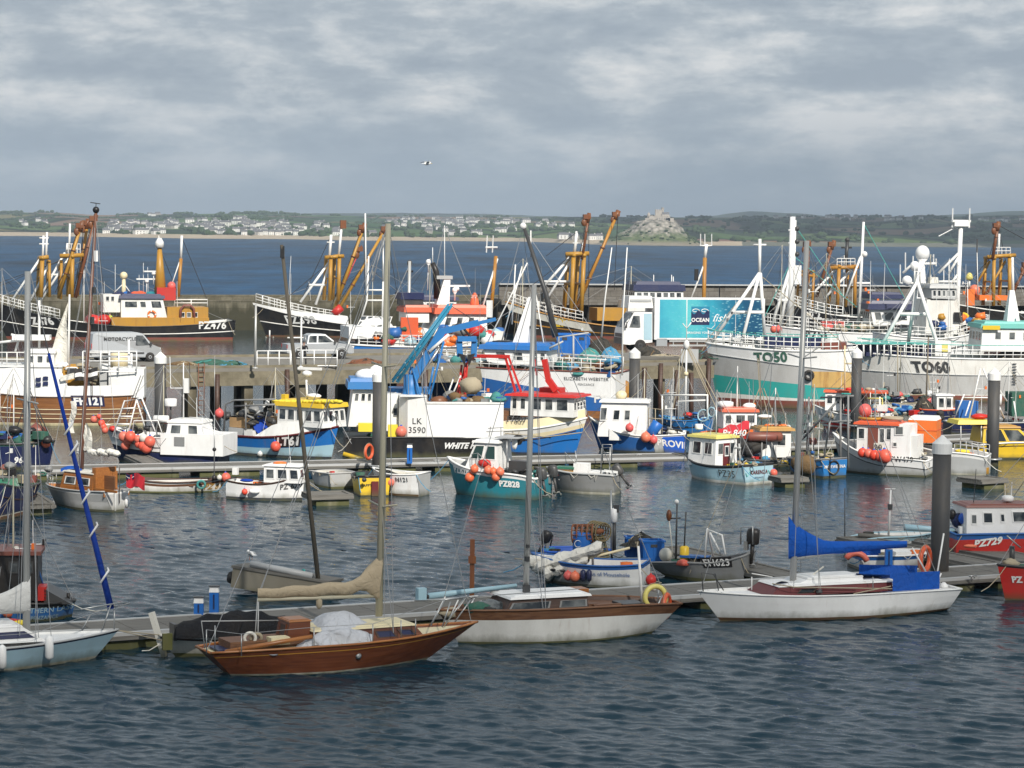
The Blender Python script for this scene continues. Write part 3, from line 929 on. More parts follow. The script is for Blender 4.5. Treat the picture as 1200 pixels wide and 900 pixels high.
for _ in range(90):
 a,r_=rt.uniform(PI,2*PI),rt.uniform(.42,.95)
 if rt.random()<.5:a=rt.choice((rt.uniform(PI-.3,PI+.7),rt.uniform(-.8,.3)))
 p=isl(r_,a)+IO;mb.ball(p+V((0,0,.8)),rt.uniform(.7,1.7),'tree_leaf',(1.4,1.1,.6),6,4,.4)
kind(mb.build('island_scrub'),'stuff')
IO.z=-.6
ca=empty('castle','grey stone castle with a square tower on top of the rocky island','castle',IO+V((1,0,24.5)),0);ca.scale=(.86,.86,.86)
def crenel(m,c,sx,sy,z,n):
 for k in range(n):
  x=-sx/2+sx*(k+.5)/n
  if k%2==0:
   for q in(-1,1):m.box((c[0]+x,c[1]+q*sy/2,z+.45),(sx/n,.5,.9),'castle_stone')
m=MB();m.box((0,0,4),(26,12,8),'castle_stone');crenel(m,(0,0),26,12,8,17);m.box((-11.5,-2,2.5),(12,10,6),'castle_stone');m.box((12.5,-1,2.8),(10,10,6.4),'castle_stone')
m.build('wall',ca)
m=MB();m.box((-1,1,9),(8,8,13),'castle_stone');crenel(m,(-1,1),8,8,15.5,7);m.build('tower',ca)
m=MB();m.lathe((4.2,4,8),[(1.6,0),(1.6,9.5),(1.9,9.6),(1.9,10.6)],'castle_stone',8,smooth=False);m.lathe((-13,0,4),[(2,0),(2,6),(0,9)],'castle_stone',8,smooth=False);m.build('turret',ca)
m=MB();m.prism([(-3,10),(3,10),(0,13)],2,12,'slate',Matrix(((0,1,0),(1,0,0),(0,0,1))));m.box((7,0,9),(10,6,2.4),'castle_stone');m.build('chapel_roof',ca)
for k in range(7):
 m=MB();m.box((-9+k*3,-6.05,5),(.9,.16,1.9),'slate');m.build('window',ca)
def line_px(pxa,pya,pxb,pyb,z):
 return G(pxa,pya,z),G(pxb,pyb,z)
def fo(a,b):
 d=V((b.x-a.x,b.y-a.y,0));return d.normalized(),d.length,math.atan2(d.y,d.x)
a,b=line_px(-260,348.5,640,348.5,4.2)
hw_=[a+(a-b)*2+V((0,3,-4.2)),b+V((0,3,-4.2))]
d,L,rz=fo(a,b)
w=empty('harbour_wall','weathered stone harbour wall behind the black and yellow trawlers','harbour wall',(a.x,a.y,0),rz)
m=MB();m.box((L/2,3,1.2),(L,6,5),'wall_stone');m.build('wall',w)
m=MB();m.box((L/2,4.6,4.0),(L,1.4,.8),'wall_stone');m.box((L/2,.35,3.76),(L,.8,.12),'wall_stone');m.build('parapet',w)
a,b=line_px(585,333,1420,337,6.4)
d,L,rz=fo(a,b)
hw_+=[a+V((0,6,-6.4)),b+(b-a)*.5+V((0,6,-6.4))]
import numpy as np
def hx(y):return .215*y+14
Y0,Y1,NR,NC=52.0,205.0,700,560
ys_=np.linspace(13*F/Y0,13*F/Y1,NR);yy=13*F/ys_
dy=np.gradient(yy)[:,None]
YY=np.repeat(yy[:,None],NC,1);XX=(np.linspace(-1,1,NC)[None,:])*(.215*YY+14)
ZZ=np.zeros_like(YY);rw=np.random.RandomState(4)
gust=.8+.2*np.sin(XX*.045+YY*.11+1.3*np.sin(YY*.05))*np.sin(XX*.028-YY*.06+.7)
for _ in range(90):
 lam=.28*(1.15/.28)**rw.rand();th=R(240)+rw.randn()*.5;k_=2*PI/lam
 ZZ+=np.clip(lam/(2.2*dy)-.9,0,1)*.0060*lam*np.sin(k_*(XX*math.cos(th)+YY*math.sin(th))+rw.rand()*6.28)
ZZ*=gust
mb=MB();mb.mi('harbour_surface')
o_=[(-600,-300,0),(600,-300,0)]+[(p.x,p.y,0)for p in reversed(hw_)]
ia,ib,ic,id_=(-hx(Y0),Y0,0),(hx(Y0),Y0,0),(hx(Y1),Y1,0),(-hx(Y1),Y1,0)
for q in([o_[0],o_[1],ib,ia],[o_[1],o_[2],ic,ib],[ic,o_[2],o_[3],o_[4],id_],[id_,o_[4],o_[5]],[o_[0],ia,id_,o_[5]]):mb.add(q,[tuple(range(len(q)))],'harbour_surface')
n0=len(mb.v);mb.v+=list(zip(XX.ravel().tolist(),YY.ravel().tolist(),ZZ.ravel().tolist()))
fs_=[(n0+i*NC+j,n0+i*NC+j+1,n0+(i+1)*NC+j+1,n0+(i+1)*NC+j)for i in range(NR-1)for j in range(NC-1)]
mb.f+=fs_;mb.m+=[0]*len(fs_);mb.sm+=[True]*len(fs_)
kind(mb.build('harbour_water'),'structure')
w=empty('pier','long dark pier with a pale parapet behind the rusty trawler and the lorry','pier',(a.x,a.y,0),rz)
m=MB();m.box((L/2,3,4.2),(L,8,.7),'pier_stone');m.build('deck',w)
m=MB()
n=int(L/6)
for k in range(n):
 m.box((k*6+3,.3,5.45),(5.85,.3,1.75),'pier_stone')
m.build('parapet',w)
m=MB();m.box((L/2,.2,6.42),(L,.9,.16),'light_grey');m.build('coping',w)
m=MB();m.box((L/2,7.5,2),(L,.6,4),'pier_stone');m.build('back_wall',w)
for k in range(min(60,n)):
 m=MB();m.box((k*6+.2,.5,1.7),(.55,.6,4.4),'pier_stone');m.build('pillar',w)
QZ=3.5
qa,qb=G(-330,446,QZ),G(836,423,QZ)
qd,QL,qrz=fo(G(300,431,QZ),G(790,424.5,QZ))
qa=G(300,431,QZ)-qd*70
QL=(G(836,424,QZ)-qa).dot(qd)
qn=V((-qd.y,qd.x,0));QW=14.2
quay=empty('quay','concrete working quay on columns carrying the van, the pickup and the lorry','quay',(qa.x,qa.y,0),qrz)
m=MB();m.box((QL/2,QW/2,QZ-.12),(QL,QW,.24),'tarmac');m.box((QL-13,QW+4.6,QZ-.12),(26,9.2,.24),'tarmac');m.build('deck',quay)
m=MB();m.box((QL/2,.2,QZ+.05),(QL,.38,.22),'quay_concrete');m.box((QL/2,QW-.2,QZ+.05),(QL,.38,.22),'quay_concrete');m.build('kerb',quay)
m=MB();m.box((QL/2,.1,QZ-.72),(QL,.7,.95),'quay_concrete')
for k in range(int(QL/4)):m.box((k*4+1.5,QW/2,QZ-.6),(.5,QW-1,.7),'quay_concrete')
m.build('beam',quay)
for k in range(int(QL/4)):
 for y in(.35,QW*.5,QW-.6)+((QW+8.6,)if k*4>QL-25 else()):
  m=MB();m.box((k*4+1.5,y,.95),(.62,.62,3.1),'quay_concrete',rz=0);m.build('column',quay)
def Q(px,py,z=QZ):
 return G(px,py,z)
def pontoon(name,label,o,d,L,W,label2=None,fl=3.2,gap=1.1,timber=False):
 rz=math.atan2(d.y,d.x)
 p=empty(name,label,'pontoon',(o.x,o.y,0),rz,None)
 m=MB();n=int(L/.16)
 m.box((L/2,W/2,.46),(L,W-.24,.06),'timber_grey')
 for k in range(0,int(L/1.2)):m.box((k*1.2+.6,W/2,.494),(1.17,W-.28,.012),'timber_grey')
 m.build('deck',p)
 m=MB()
 for y in(.09,W-.09):m.box((L/2,y,.40),(L,.18,.26),'light_grey' if not timber else 'timber_grey')
 m.box((.09,W/2,.40),(.18,W-.4,.26),'timber_grey');m.box((L-.09,W/2,.40),(.18,W-.4,.26),'timber_grey')
 for y in(-.04,W+.04):m.box((L/2,y,.36),(L,.07,.12),'timber_grey')
 m.build('edge_beam',p)
 k=.3
 while k+fl<L+.5:
  m=MB();m.box((k+fl/2,W/2,.0),(fl,W-.16,.5),'float_concrete');m.build('float',p)
  k+=fl+gap
 return p
f0,f1=G(150,742,.5),G(1150,676,.5)
P1d,P1L,P1rz=fo(f0,f1);P1n=V((-P1d.y,P1d.x,0))
P1o=f0-P1d*14
pontoon('pontoon','front grey floating pontoon where the varnished yacht and white sloop lie',P1o,P1d,P1L+26,2.7)
f0,f1=G(170,549,.5),G(800,536,.5)
P2d,P2L,P2rz=fo(f0,f1);P2n=V((-P2d.y,P2d.x,0))
P2o=f0-P2d*6
pontoon('pontoon','long middle pontoon in front of the white survey block and blue trawlers',P2o,P2d,P2L+6.5,2.5)
f0,f1=G(925,524,.5),G(1190,511,.5)
P3d,P3L,P3rz=fo(f0,f1)
pontoon('pontoon','far right pontoon passing behind the orange canopy boat',f0,P3d,P3L+12,2.4)
def finger(px,py,tgt_o,tgt_d,W,label,extra=0.0):
 e=G(px,py,.5);n=V((-tgt_d.y,tgt_d.x,0))
 L=abs((e-tgt_o).dot(n));toward=1 if(e-tgt_o).dot(n)>0 else-1
 if toward>0:
  b=e-n*(L-2.8);pontoon('pontoon',label,b,n,L-2.8,W,timber=True)
 else:
  pontoon('pontoon',label,e,n,L-.1,W,timber=True)
def short(px,py,L,W,d,label):pontoon('pontoon',label,G(px,py-9,.5),d,L,W,fl=L-.5,gap=.2,timber=True)
finger(64,590,P2o,P2d,1.5,'short floating finger behind the small yacht with the red ensign')
short(364,590,2.1,1.7,P2d,'short weedy finger float beside the yellow open boat')
short(915,570,1.6,1.5,P2d,'short weedy finger float beside the pale blue boat stern')
short(1150,572,1.9,1.8,P3d,'short pale finger float under the yellow cabin boat')
finger(172,533,P2o,P2d,1.2,'walkway behind the long pontoon leading off past the navy and white boat')
finger(800,640,P1o,P1d,1.5,'finger walkway beside the grey boat on the front pontoon')
finger(1015,628,P1o,P1d,1.5,'narrow finger walkway behind the blue sail cover')
finger(1112,632,P1o,P1d,1.9,'broad finger walkway below the red and white wheelhouse boat')
pp=MB();pp.lathe((0,0,0),[(.345,-1),(.345,4.85)],'pile_grey',20);o=pp.build('post')
def pile(px,py,label,ztop=5.6):
 t=AT(px,py,(CAMZ-ztop)*F/(py-yh(px)))
 p=empty('mooring_pile',label,'mooring pile',(t.x,t.y,0),0,'grey mooring piles with white caps')
 a=MB();a.lathe((0,0,0),[(.345,-1.5),(.345,4.95)],'pile_grey',20);a.build('post',p)
 a=MB();a.lathe((0,0,0),[(.375,4.9),(.375,5.28),(.36,5.3),(.02,5.6)],'white',20,smooth=False);a.build('cap',p)
 a=MB();a.torus((0,0,.42),.5,.06,'steel',n=18);a.build('guide_ring',p)
bpy.data.objects.remove(o)
pile(188,412,'capped mooring pile behind the navy and white boat, in front of the van')
pile(444.5,432,'capped mooring pile beside the white block with black numbers')
pile(744,407,'capped mooring pile under the front of the fish lorry')
pile(1004.5,407,'capped mooring pile at the rusty stern of the teal striped trawler')
pile(1165.5,431,'capped mooring pile behind the yellow cabin boat')
pile(1104.5,510,'nearest and tallest mooring pile, at the stern of the white sloop')
def blocks(b,px,py,r,mat='rust',yo=0):
 c=b.p(px,py,yo);m=MB()
 m.box(c,(r*1.2,r*.6,r*2),mat);m.ball(c-V((0,0,r*1.8)),r*.8,mat,(1,.5,1.1),8,6)
 m.tube([c-V((0,0,r*2.2)),c-V((0,0,r*4))],r*.25,mat,5)
 return m.build('block')
def dk(b,a,t,mat='ochre',r=.26,ya=0.0,yb=0.0,end='rust'):
 m=MB();A,B=b.p(a[0],a[1],ya),b.p(t[0],t[1],yb)
 r*=.62;m.tube([A,B],r,mat,8,r*.8)
 for k in(.3,.62):q=A.lerp(B,k);m.tube([q,A.lerp(B,k+.012)],r*1.35,end,8)
 d=m.build('derrick',b.root)
 m=MB();d_=(B-A).normalized()
 m.tube([B-d_*.9,B+d_*.25],r*1.25,end,8)
 m.box(B+V((.25,0,-.2)),(.9,.5,.55),end);m.ball(B+V((.55,0,-.9)),.38,end,(1,.5,1.3),8,6)
 m.build('tip_block',d)
 m=MB();m.tube([A+V((.4,0,.3)),A.lerp(B,.5)+V((.28,.1,-.1)),B+V((.45,0,-.7))],.045,'wire_dark',4);m.build('topping_wire',d)
 return d
def gt(b,posts,cross,mat='ochre',r=.3,spread=1.6,rails=None):
 r*=.66;m=MB()
 for(x0,y0,x1,y1)in posts:
  for yo in(-spread,spread):
   m.tube([b.p(x0,y0,yo*0)+V((0,yo,0)),b.p(x1,y1,0)+V((0,yo*.8,0))],r,mat,8)
  m.tube([b.p(x1,y1,0)+V((0,-spread,0)),b.p(x1,y1,0)+V((0,spread,0))],r*.9,mat,8)
  q=b.p((x0+x1)/2,(y0+y1)/2,0);m.tube([q+V((0,-spread,0)),q+V((0,spread,0))],r*.5,mat,6)
 for(x0,y0,x1,y1)in cross:m.tube([b.p(x0,y0,-spread*.8),b.p(x1,y1,-spread*.8)],r,mat,8);m.tube([b.p(x0,y0,spread*.8),b.p(x1,y1,spread*.8)],r,mat,8)
 g=m.build('gantry',b.root)
 if rails:
  mm=MB();x0,x1,y0,y1=rails
  for yo in(-1,1):
   for k in range(5):
    x=x0+(x1-x0)*k/4;mm.tube([b.p(x,y0,yo),b.p(x,y1,yo)],.05,'white',4)
   for y in((y0+y1)/2,y1):mm.tube([b.p(x0,y,yo),b.p(x1,y,yo)],.05,'white',4)
  mm.build('platform_rail',g)
 return g
def ar(b,specs,mat='white',r=.035):
 for(x0,y0,x1,y1)in specs:m=MB();m.tube([b.p(x0,y0),b.p(x1,y1)],r,mat,5,r*.6);m.build('aerial',b.root)
def radar(b,px,py,w,mat='white',pole=None,foot=0):
 c=b.p(px,py);m=MB()
 m.box(c,(w,.18,.16),mat,rz=.3);m.lathe(c-V((0,0,.42)),[(.2,0),(.26,.2),(.16,.34)],mat,10)
 if foot:m.tube([c-V((0,0,foot)),c],.06,mat,6)
 return m.build('radar',b.root)
def dome(b,px,py,rpx,mat='white_clean',stem=.6):
 c=b.p(px,py);r=rpx/b.sc;m=MB()
 m.ball(c,r,mat,(1,1,1.12),14,10);m.lathe(c-V((0,0,r*1.3+stem)),[(r*.25,0),(r*.3,stem),(r*.75,stem+r*.5)],mat,10)
 return m.build('radome',b.root)
def anchor(b,px,py):
 c=b.p(px,py,b.ns*b.B*.2);m=MB()
 m.tube([c,c+V((0,0,-1.1))],.09,'white',6);m.tube([c+V((-.5,0,-.8)),c+V((0,0,-1.15)),c+V((.5,0,-.8))],.09,'white',6)
 return m.build('anchor',b.root)
def trawl_rail(b,u0,u1,h=1.0,n=10,top=None):return b.rail(u0,u1,h,n,'white',3,.035,.2,top=top)
b=Boat('beam_trawler','black beam trawler with yellow deckhouse, stern to the right, left of the harbour wall',271,-14,400,-16,7,'trawler')
b.hull(352,383,376,[('z',.45,'red_brown'),('s',0,'black')],wt=.82,rb=2.2,bul=1.0,gr=.06,gun='black',um=.4,deck='deck_green',round_=True,rs=.3,wl=.95)
b.sk('white_rust',lambda u:b.sheer(u)*.5,.07)
b.text('PZ476',249,381,8.5,'white',bold=.03)
b.text('PZ476',46,376,8,'white',bold=.05)
trawl_rail(b,.72,.985,1.1,12)
h=b.hs(142,196,373,350,4.6,wall='white_rust',roof='navy',rf=0,ra=.5,side=[(.06,.30,.52,.88),(.42,.56,.55,.86),(.62,.92,.55,.86)],aft=(3,.5,.88),front=(5,.5,.88),rt=.35,over=.25)
b.part(b.bx(MB(),131,245,384,372,2.75*b.ns,5.5,'ochre'),'deck_casing')
m=MB();b.bx(m,196,244,379,360,b.ns*2.4,4.8,'ochre');hs=b.part(m,'shelter_deck')
for x in(214,221.5,229):
 q=[b.p(x-2.6,372,b.ns*2.43),b.p(x+2.6,372,b.ns*2.43),b.p(x+2.6,366,b.ns*2.43),b.p(x-2.6,366,b.ns*2.43)]
 win(hs,q,V((0,b.ns,0)),'white','glass')
b.frame([[(211,378,b.ns*2.6),(212,362,b.ns*2.6),(216,358,b.ns*2.6),(223,358,b.ns*2.6),(227,362,b.ns*2.6),(228,379,b.ns*2.6)]],'red_brown',.16,'gallows')
b.frame([[(204,360,0),(205,351,0),(243,351,0),(243,360,0)],[(205,355,0),(243,355,0)],[(224,360,0),(224,351,0)]],'white',.06,'railing')
m=MB();b.bx(m,184,206,352,337,b.ns*1.2,2.4,'red_hull');b.part(m,'funnel')
m=MB();m.tube([b.p(188,348),b.p(187,289)],.75,'ochre',10,.24);b.part(m,'mast')
m=MB();m.lathe(b.p(187,287),[(.5,-.3),(.5,.3),(.2,.8)],'white',10);m.tube([b.p(187,286),b.p(186,276)],.05,'white');b.part(m,'mast_light')
m=MB();m.tube([b.p(209,348),b.p(212,303)],.2,'ochre_rust',8);m.tube([b.p(212,303),b.p(213,276)],.15,'white',8);m.tube([b.p(199,340),b.p(211,305)],.07,'white',5);m.ball(b.p(201,335),.5,'pink_buoy');b.part(m,'aft_mast')
m=MB();b.bx(m,121,141,366,345,b.ns*1.8,3.6,'white_rust');hs=b.part(m,'winch_house')
for x in(126,132):
 q=[b.p(x-2,353,b.ns*1.83),b.p(x+2,353,b.ns*1.83),b.p(x+2,347,b.ns*1.83),b.p(x-2,347,b.ns*1.83)]
 win(hs,q,V((0,b.ns,0)),'white','glass')
m=MB();m.tube([b.p(109,376,0)+V((0,-2,0)),b.p(109,376,0)+V((0,2,0))],.75,'red_hull',12);m.tube([b.p(121,374,0)+V((0,-2,0)),b.p(121,374,0)+V((0,2,0))],.6,'red_hull',12);b.part(m,'winch')
gt(b,[(46,348,48,302),(82,348,83,300)],[(46,303,57,301),(70,300,98,299)],'ochre',.38,2.0,(80,94,298,286))
gt(b,[(57,348,57,306),(70,350,71,306)],[],'ochre',.26,1.2)
dk(b,(90,347),(103,259),'ochre_rust',.36,-1,-1.6)
dk(b,(88,349),(112,254),'rust',.34,1,1)
dk(b,(69,346),(96,262),'ochre',.36,1.5,2)
b.frame([[(14,352),(47,303)],[(36,352),(58,308)],[(44,354),(76,296)],[(48,352),(83,299)],[(59,322),(80,322)]],'white',.14,'strut')
m=MB()
for x0,y0,x1,y1 in((50,304,51,276),(54,304,55,272),(81,296,82,262),(78,296,79,285),(89,296,90,284)):m.tube([b.p(x0,y0),b.p(x1,y1)],.13,'white',6)
for y in(279,286):m.tube([b.p(46,y),b.p(57,y)],.1,'white',5)
b.part(m,'mast_frame')
ar(b,[(135,348,135,310),(163,348,163,322),(168,345,168,308),(174,345,173,313)])
radar(b,180,318,2.4,foot=1.5);radar(b,172,327,2.6,foot=2)
m=MB();m.tube([b.p(145,349),b.p(145,327)],.3,'cream',8,.2);m.ball(b.p(145,323),.45,'cream');m.tube([b.p(134,343),b.p(145,332),b.p(154,345)],.08,'white',5);b.part(m,'bridge_mast')
m=MB()
for x,c in((139,'navy'),(147,'blue'),(152,'navy'),(158,'red_orange'),(165,'red_orange'),(176,'teal_dark')):
 m.ball(b.p(x,346),.6,c,(1.3,1,.8),8,6,.3)
b.part(m,'bridge_gear')
b.ln([((83,300),(0,335)),((71,306),(-40,345)),((97,262),(97,346)),((112,256),(122,345)),((213,278),(243,352)),((187,290),(209,345))],.035,'wire_dark')
PZY=b
life_ring(b.w(b.p(178,369,b.ns*2.45)),.42,(0,-1,.05),'red lifebuoy on the white bridge side of the yellow and black trawler')
b=Boat('beam_trawler','black beam trawler with white forecastle and yellow derricks, bow left of the pickup',556,297,396,-16,7,'trawler')
b.hull(358,385,379,[('z',.2,'red_brown'),('s',0,'black')],wt=.85,rb=1.6,bul=1.0,gr=.06,gun='black',um=.36,deck='deck_green',round_=True,wl=.95)
b.sk('white_rust',lambda u:b.sheer(u)*.5,.08)
b.text('PZ398',352,374.5,9,'white',bold=.03)
m=MB()
for side in(-1,1):
 r0,r1=[],[]
 for i in range(12):
  u=.60+.40*i/11;p=b.surf(u,b.sheer(u),side);r0.append(p+V((0,0,.02)));r1.append(V((p.x+.15,p.y*.98,p.z+.35+.75*(1-i/11))))
 m.grid([r0,r1],'white_clean');m.grid([r1,[V((p.x,0,p.z))for p in r1]],'white')
b.part(m,'forecastle')
b.rail(.64,.99,1.0,12,'white',3,.04,.3,z0=.5)
gt(b,[(383,352,385,301),(393,352,395,300)],[(381,302,403,300)],'ochre',.36,1.7)
dk(b,(392,362),(427,264),'ochre',.38,1,1.4);dk(b,(396,364),(453,266),'ochre',.36,-1.4,-1.8);dk(b,(396,350),(423,290),'red_hull',.14,.2,.2)
m=MB();m.tube([b.p(391,368,b.ns*2.5),b.p(400,360,b.ns*2.5)],.5,'red_hull',8);b.part(m,'derrick_heel')
b.frame([[(352,354),(385,308)],[(370,357),(386,311)],[(362,334),(382,334)]],'white',.16,'strut')
m=MB();m.tube([b.p(386,302),b.p(388,275)],.18,'white',6);m.tube([b.p(397,300),b.p(400,268)],.16,'white',6);m.box(b.p(402,263),(.7,.5,1),'rust');m.tube([b.p(383,284),b.p(392,284)],.1,'white',5);b.part(m,'mast')
anchor(b,316,387)
ar(b,[(338,354,341,300),(364,352,362,330)])
b.ln([((395,300),(340,346)),((427,265),(427,372)),((453,268),(470,372)),((388,276),(352,354))],.04,'wire_dark')
b.hs(485,535,376,352,4.4,wall='white',roof='navy',side=(4,.5,.88),front=(5,.5,.88),over=.3,rt=.4)
b.frame([[(478,372),(480,310)],[(472,345),(490,345)],[(476,318),(484,318)]],'black',.14,'mast')
dome(b,480,308,3.2,'dark_grey')
b=Boat('beam_trawler','rusty black beam trawler with cream whaleback and one tall derrick, before the dark pier',850,592,399,-14,7,'trawler')
b.hull(354,386,380,[('z',.5,'red_brown'),('f',.45,'black_rust'),('f',.5,'ochre_rust'),('s',0,'black_rust')],wt=.85,rb=2.0,bul=1.0,gr=.1,gun='ochre_rust',um=.36,deck='rust',round_=True,wl=.95,inner='rust')
m=MB()
for side in(-1,1):
 r0,r1=[],[]
 for i in range(12):
  u=.66+.34*i/11;p=b.surf(u,b.sheer(u),side);q=b.surf(u,b.sheer(u)-1.0,side)
  r0.append(V((q.x,q.y*1.01+side*.03,q.z)));r1.append(V((p.x,p.y*1.01+side*.03,p.z+.06)))
 m.grid([r0,r1],'offwhite')
b.part(m,'whaleback')
b.text('278',658,378,9,'yellow',bold=.04)
b.rail(.68,.99,1.3,10,'white_rust',3,.05,.2)
gt(b,[(665,366,669,299),(677,366,681,299)],[(663,298,690,297)],'ochre',.42,1.6)
dk(b,(682,304),(690,252),'rust',.3,1.4,1.4);dk(b,(676,360),(724,249),'ochre_rust',.4,-1.6,-2)
b.frame([[(637,336),(668,301)],[(640,352),(671,302)],[(637,330),(670,330)]],'white',.17,'strut')
m=MB();m.tube([b.p(673,297),b.p(676,271)],.2,'white',6);m.tube([b.p(671,285),b.p(680,285)],.1,'white');m.tube([b.p(681,297),b.p(683,284)],.14,'white');b.part(m,'mast')
h=b.hs(744,801,352,341,4.6,wall='white',roof='navy',side=(7,.12,.85,.04,.03),front=(5,.2,.85),over=.25,rt=.75)
m=MB();b.bx(m,736,812,384,352,b.ns*2.2,4.4,'white_rust');b.part(m,'deckhouse')
m=MB();b.bx(m,700,745,376,361,b.ns*1.8,3.6,'ochre');b.part(m,'winch_casing')
radar(b,755,331,2.0,foot=1);ar(b,[(766,336,766,322),(787,338,787,322),(789,338,789,324)],r=.08)
m=MB();m.tube([b.p(824,380),b.p(826,302)],.26,'ochre_rust',8);m.tube([b.p(826,302),b.p(828,286)],.2,'white',6);m.tube([b.p(808,355),b.p(827,305)],.12,'white',5)
m.tube([b.p(820,288),b.p(834,288)],.1,'white',5)
for x in(821,826,834):m.tube([b.p(x,288),b.p(x,274)],.06,'white',4)
m.box(b.p(816,322),(.4,.4,1.4),'black');b.part(m,'aft_mast')
b.ln([((669,300),(600,352)),((690,255),(690,372)),((724,251),(720,340)),((676,272),(640,300))],.04,'wire_dark')
b.part(MB().ball(b.p(765,362,-2),.7,'red'),'float')
b=Boat('trawler','white trawler with orange bridge roof beyond the quay, blue crane in front',404,596,449,14,6,'trawler')
b.hull(400,407,404,[('z',.8,'red_brown'),('f',.62,'white_rust'),('s',0,'blue_mid')],wt=.85,rb=1.4,bul=.9,gr=.09,gun='white',deck='deck_green',um=.45)
b.rail(.05,.96,1.0,18,'white',3,.03,.12)
yn_=b.ns
b.hs(505,571,388,368,4.4,wall='white',roof='red_orange',side=[(.20,.31,.30,.82),(.42,.53,.30,.82),(.64,.75,.30,.82)],front=(4,.4,.85),ra=.6,over=.35,rt=.5)
m=MB();b.bx(m,455,590,410,388,yn_*2.3,4.6,'white_rust');b.part(m,'deckhouse')
h=b.hs(476,503,378,366,3.2,wall='white',roof='red_orange',side=None,over=.2,rt=.4)
m=MB();b.bx(m,470,490,400,372,yn_*2.36,.3,'red_orange');b.part(m,'locker')
m=MB();b.bx(m,409,452,397,383,yn_*2.2,4.2,'white_clean');sh=b.part(m,'stern_shelter')
A=[b.p(418,382,yn_*2.2),b.p(455,385,yn_*2.2),b.p(460,371,yn_*.2),b.p(424,370,yn_*.2)]
m=MB();m.add(A,[(0,1,2,3)],'white');m.build('skylight',sh)
for i in range(5):
 for j in range(2):
  def bl(u,v):return(A[0]*(1-u)+A[1]*u)*(1-v)+(A[3]*(1-u)+A[2]*u)*v
  u0,u1,v0,v1=i/5+.02,(i+1)/5-.02,j/2+.04,(j+1)/2-.04
  n_=(A[1]-A[0]).cross(A[3]-A[0]).normalized()
  if n_.z<0:n_=-n_
  win(sh,[bl(u0,v0),bl(u1,v0),bl(u1,v1),bl(u0,v1)],n_,'white','glass',.03)
b.frame([[(410,396,yn_*2.1),(405,424,yn_*2.1)],[(421,398,yn_*2.1),(418,420,yn_*2.1)],[(424,371,yn_),(430,352,yn_),(432,300,yn_)],[(430,340,yn_),(455,340,yn_)],[(430,352,yn_),(455,352,yn_)],[(448,372,yn_),(449,330,yn_)]],'white',.08,'gantry')
m=MB();b.bx(m,420,437,418,399,yn_*2.0,1.5,'black');b.part(m,'doorway')
m=MB();m.add([b.p(503,372),b.p(525,371),b.p(527,325),b.p(519,325)],[(0,1,2,3)],'white')
A_=[b.p(505,372),b.p(524,370),b.p(527,326),b.p(520,326)]
m=MB();m.add([p+V((0,s_*w_,0))for s_ in(-1,1)for p,w_ in zip(A_,(.7,.7,.3,.3))],[(0,1,2,3),(7,6,5,4),(0,4,5,1),(1,5,6,2),(2,6,7,3),(3,7,4,0)],'white_clean');b.part(m,'pyramid_mast')
m=MB();m.tube([b.p(513,350),b.p(511,318),b.p(507,308)],.35,'black',8,.2);b.part(m,'exhaust')
dome(b,502,307,3);radar(b,535,335,2.6);dome(b,533,340,3.4);ar(b,[(521,325,521,264),(507,308,507,290),(501,340,502,306)],r=.05)
m=MB();m.box(b.p(520,325),(1.4,.8,.3),'light_grey');b.part(m,'scanner_platform')
m=MB();m.tube([b.p(449,372),b.p(449,275)],.09,'steel',6);m.tube([b.p(429,340),b.p(428,250)],.07,'white',6);m.tube([b.p(478,420),b.p(480,306)],.14,'mast_alu',7);m.tube([b.p(437,330),b.p(450,275)],.05,'wire');b.part(m,'mast')
m=MB();b.bx(m,470,497,351,343,1.0*yn_,2.6,'navy');b.bx(m,472,496,358,351,.9*yn_,2.4,'dark_grey');b.part(m,'awning')
m=MB();m.tube([b.p(575,372),b.p(581,300)],.16,'ochre_rust',7);m.tube([b.p(562,372),b.p(583,303)],.1,'white',5);m.tube([b.p(569,290),b.p(583,290)],.08,'white',4)
for x in(570,577):m.tube([b.p(x,296),b.p(x+1,276)],.05,'white',4)
b.part(m,'aft_mast')
rc=random.Random(3);m=MB()
for i in range(46):
 x=rc.uniform(440,585);m.ball(b.p(x,rc.uniform(384,404),yn_*rc.uniform(1.5,2.8)),rc.uniform(.2,.6),rc.choice(['blue','white','red','net_green','orange','light_blue','white','navy','net_teal','grey']),(1.3,1,rc.uniform(.6,1.1)),7,5,.5)
kind(b.part(m,'deck_clutter'),'stuff')
b.ln([((480,310),(440,400)),((521,266),(500,370)),((521,266),(560,365)),((449,276),(410,395))],.03,'wire')
m=MB();m.lathe(b.p(556,362),[(.35,0),(.4,.5),(.3,1),(.1,1.4)],'orange_buoy',10);m.tube([b.p(556,358),b.p(556,348)],.3,'white',8);b.part(m,'bridge_top_light')
b=Boat('beam_trawler','black beam trawler with brown gantry and white struts behind the white trawler',1062,905,402,-14,6.5,'trawler')
b.hull(349,372,366,[('z',.5,'red_brown'),('s',0,'black')],wt=.85,rb=1.8,bul=1.0,gr=.09,gun='white_rust',deck='deck_green',round_=True,wl=.95)
b.text('PZ2',952,369,8,'white',bold=.03)
b.rail(.55,.98,1.2,10,'white',3,.05,.2)
gt(b,[(976,360,979,312),(996,360,998,312)],[(973,314,1006,313)],'ochre_rust',.36,1.5,(981,1002,311,303))
gt(b,[(937,362,939,318),(948,362,951,318)],[(936,322,958,324)],'ochre_rust',.26,1.0)
dk(b,(957,348),(977,284),'rust',.34,-1.4,-1.6);dk(b,(946,345),(948,284),'rust',.28,1.4,1.4)
b.frame([[(947,350),(979,316)],[(966,350),(998,316)],[(992,347),(1008,302)],[(958,334),(992,335)]],'white',.16,'strut')
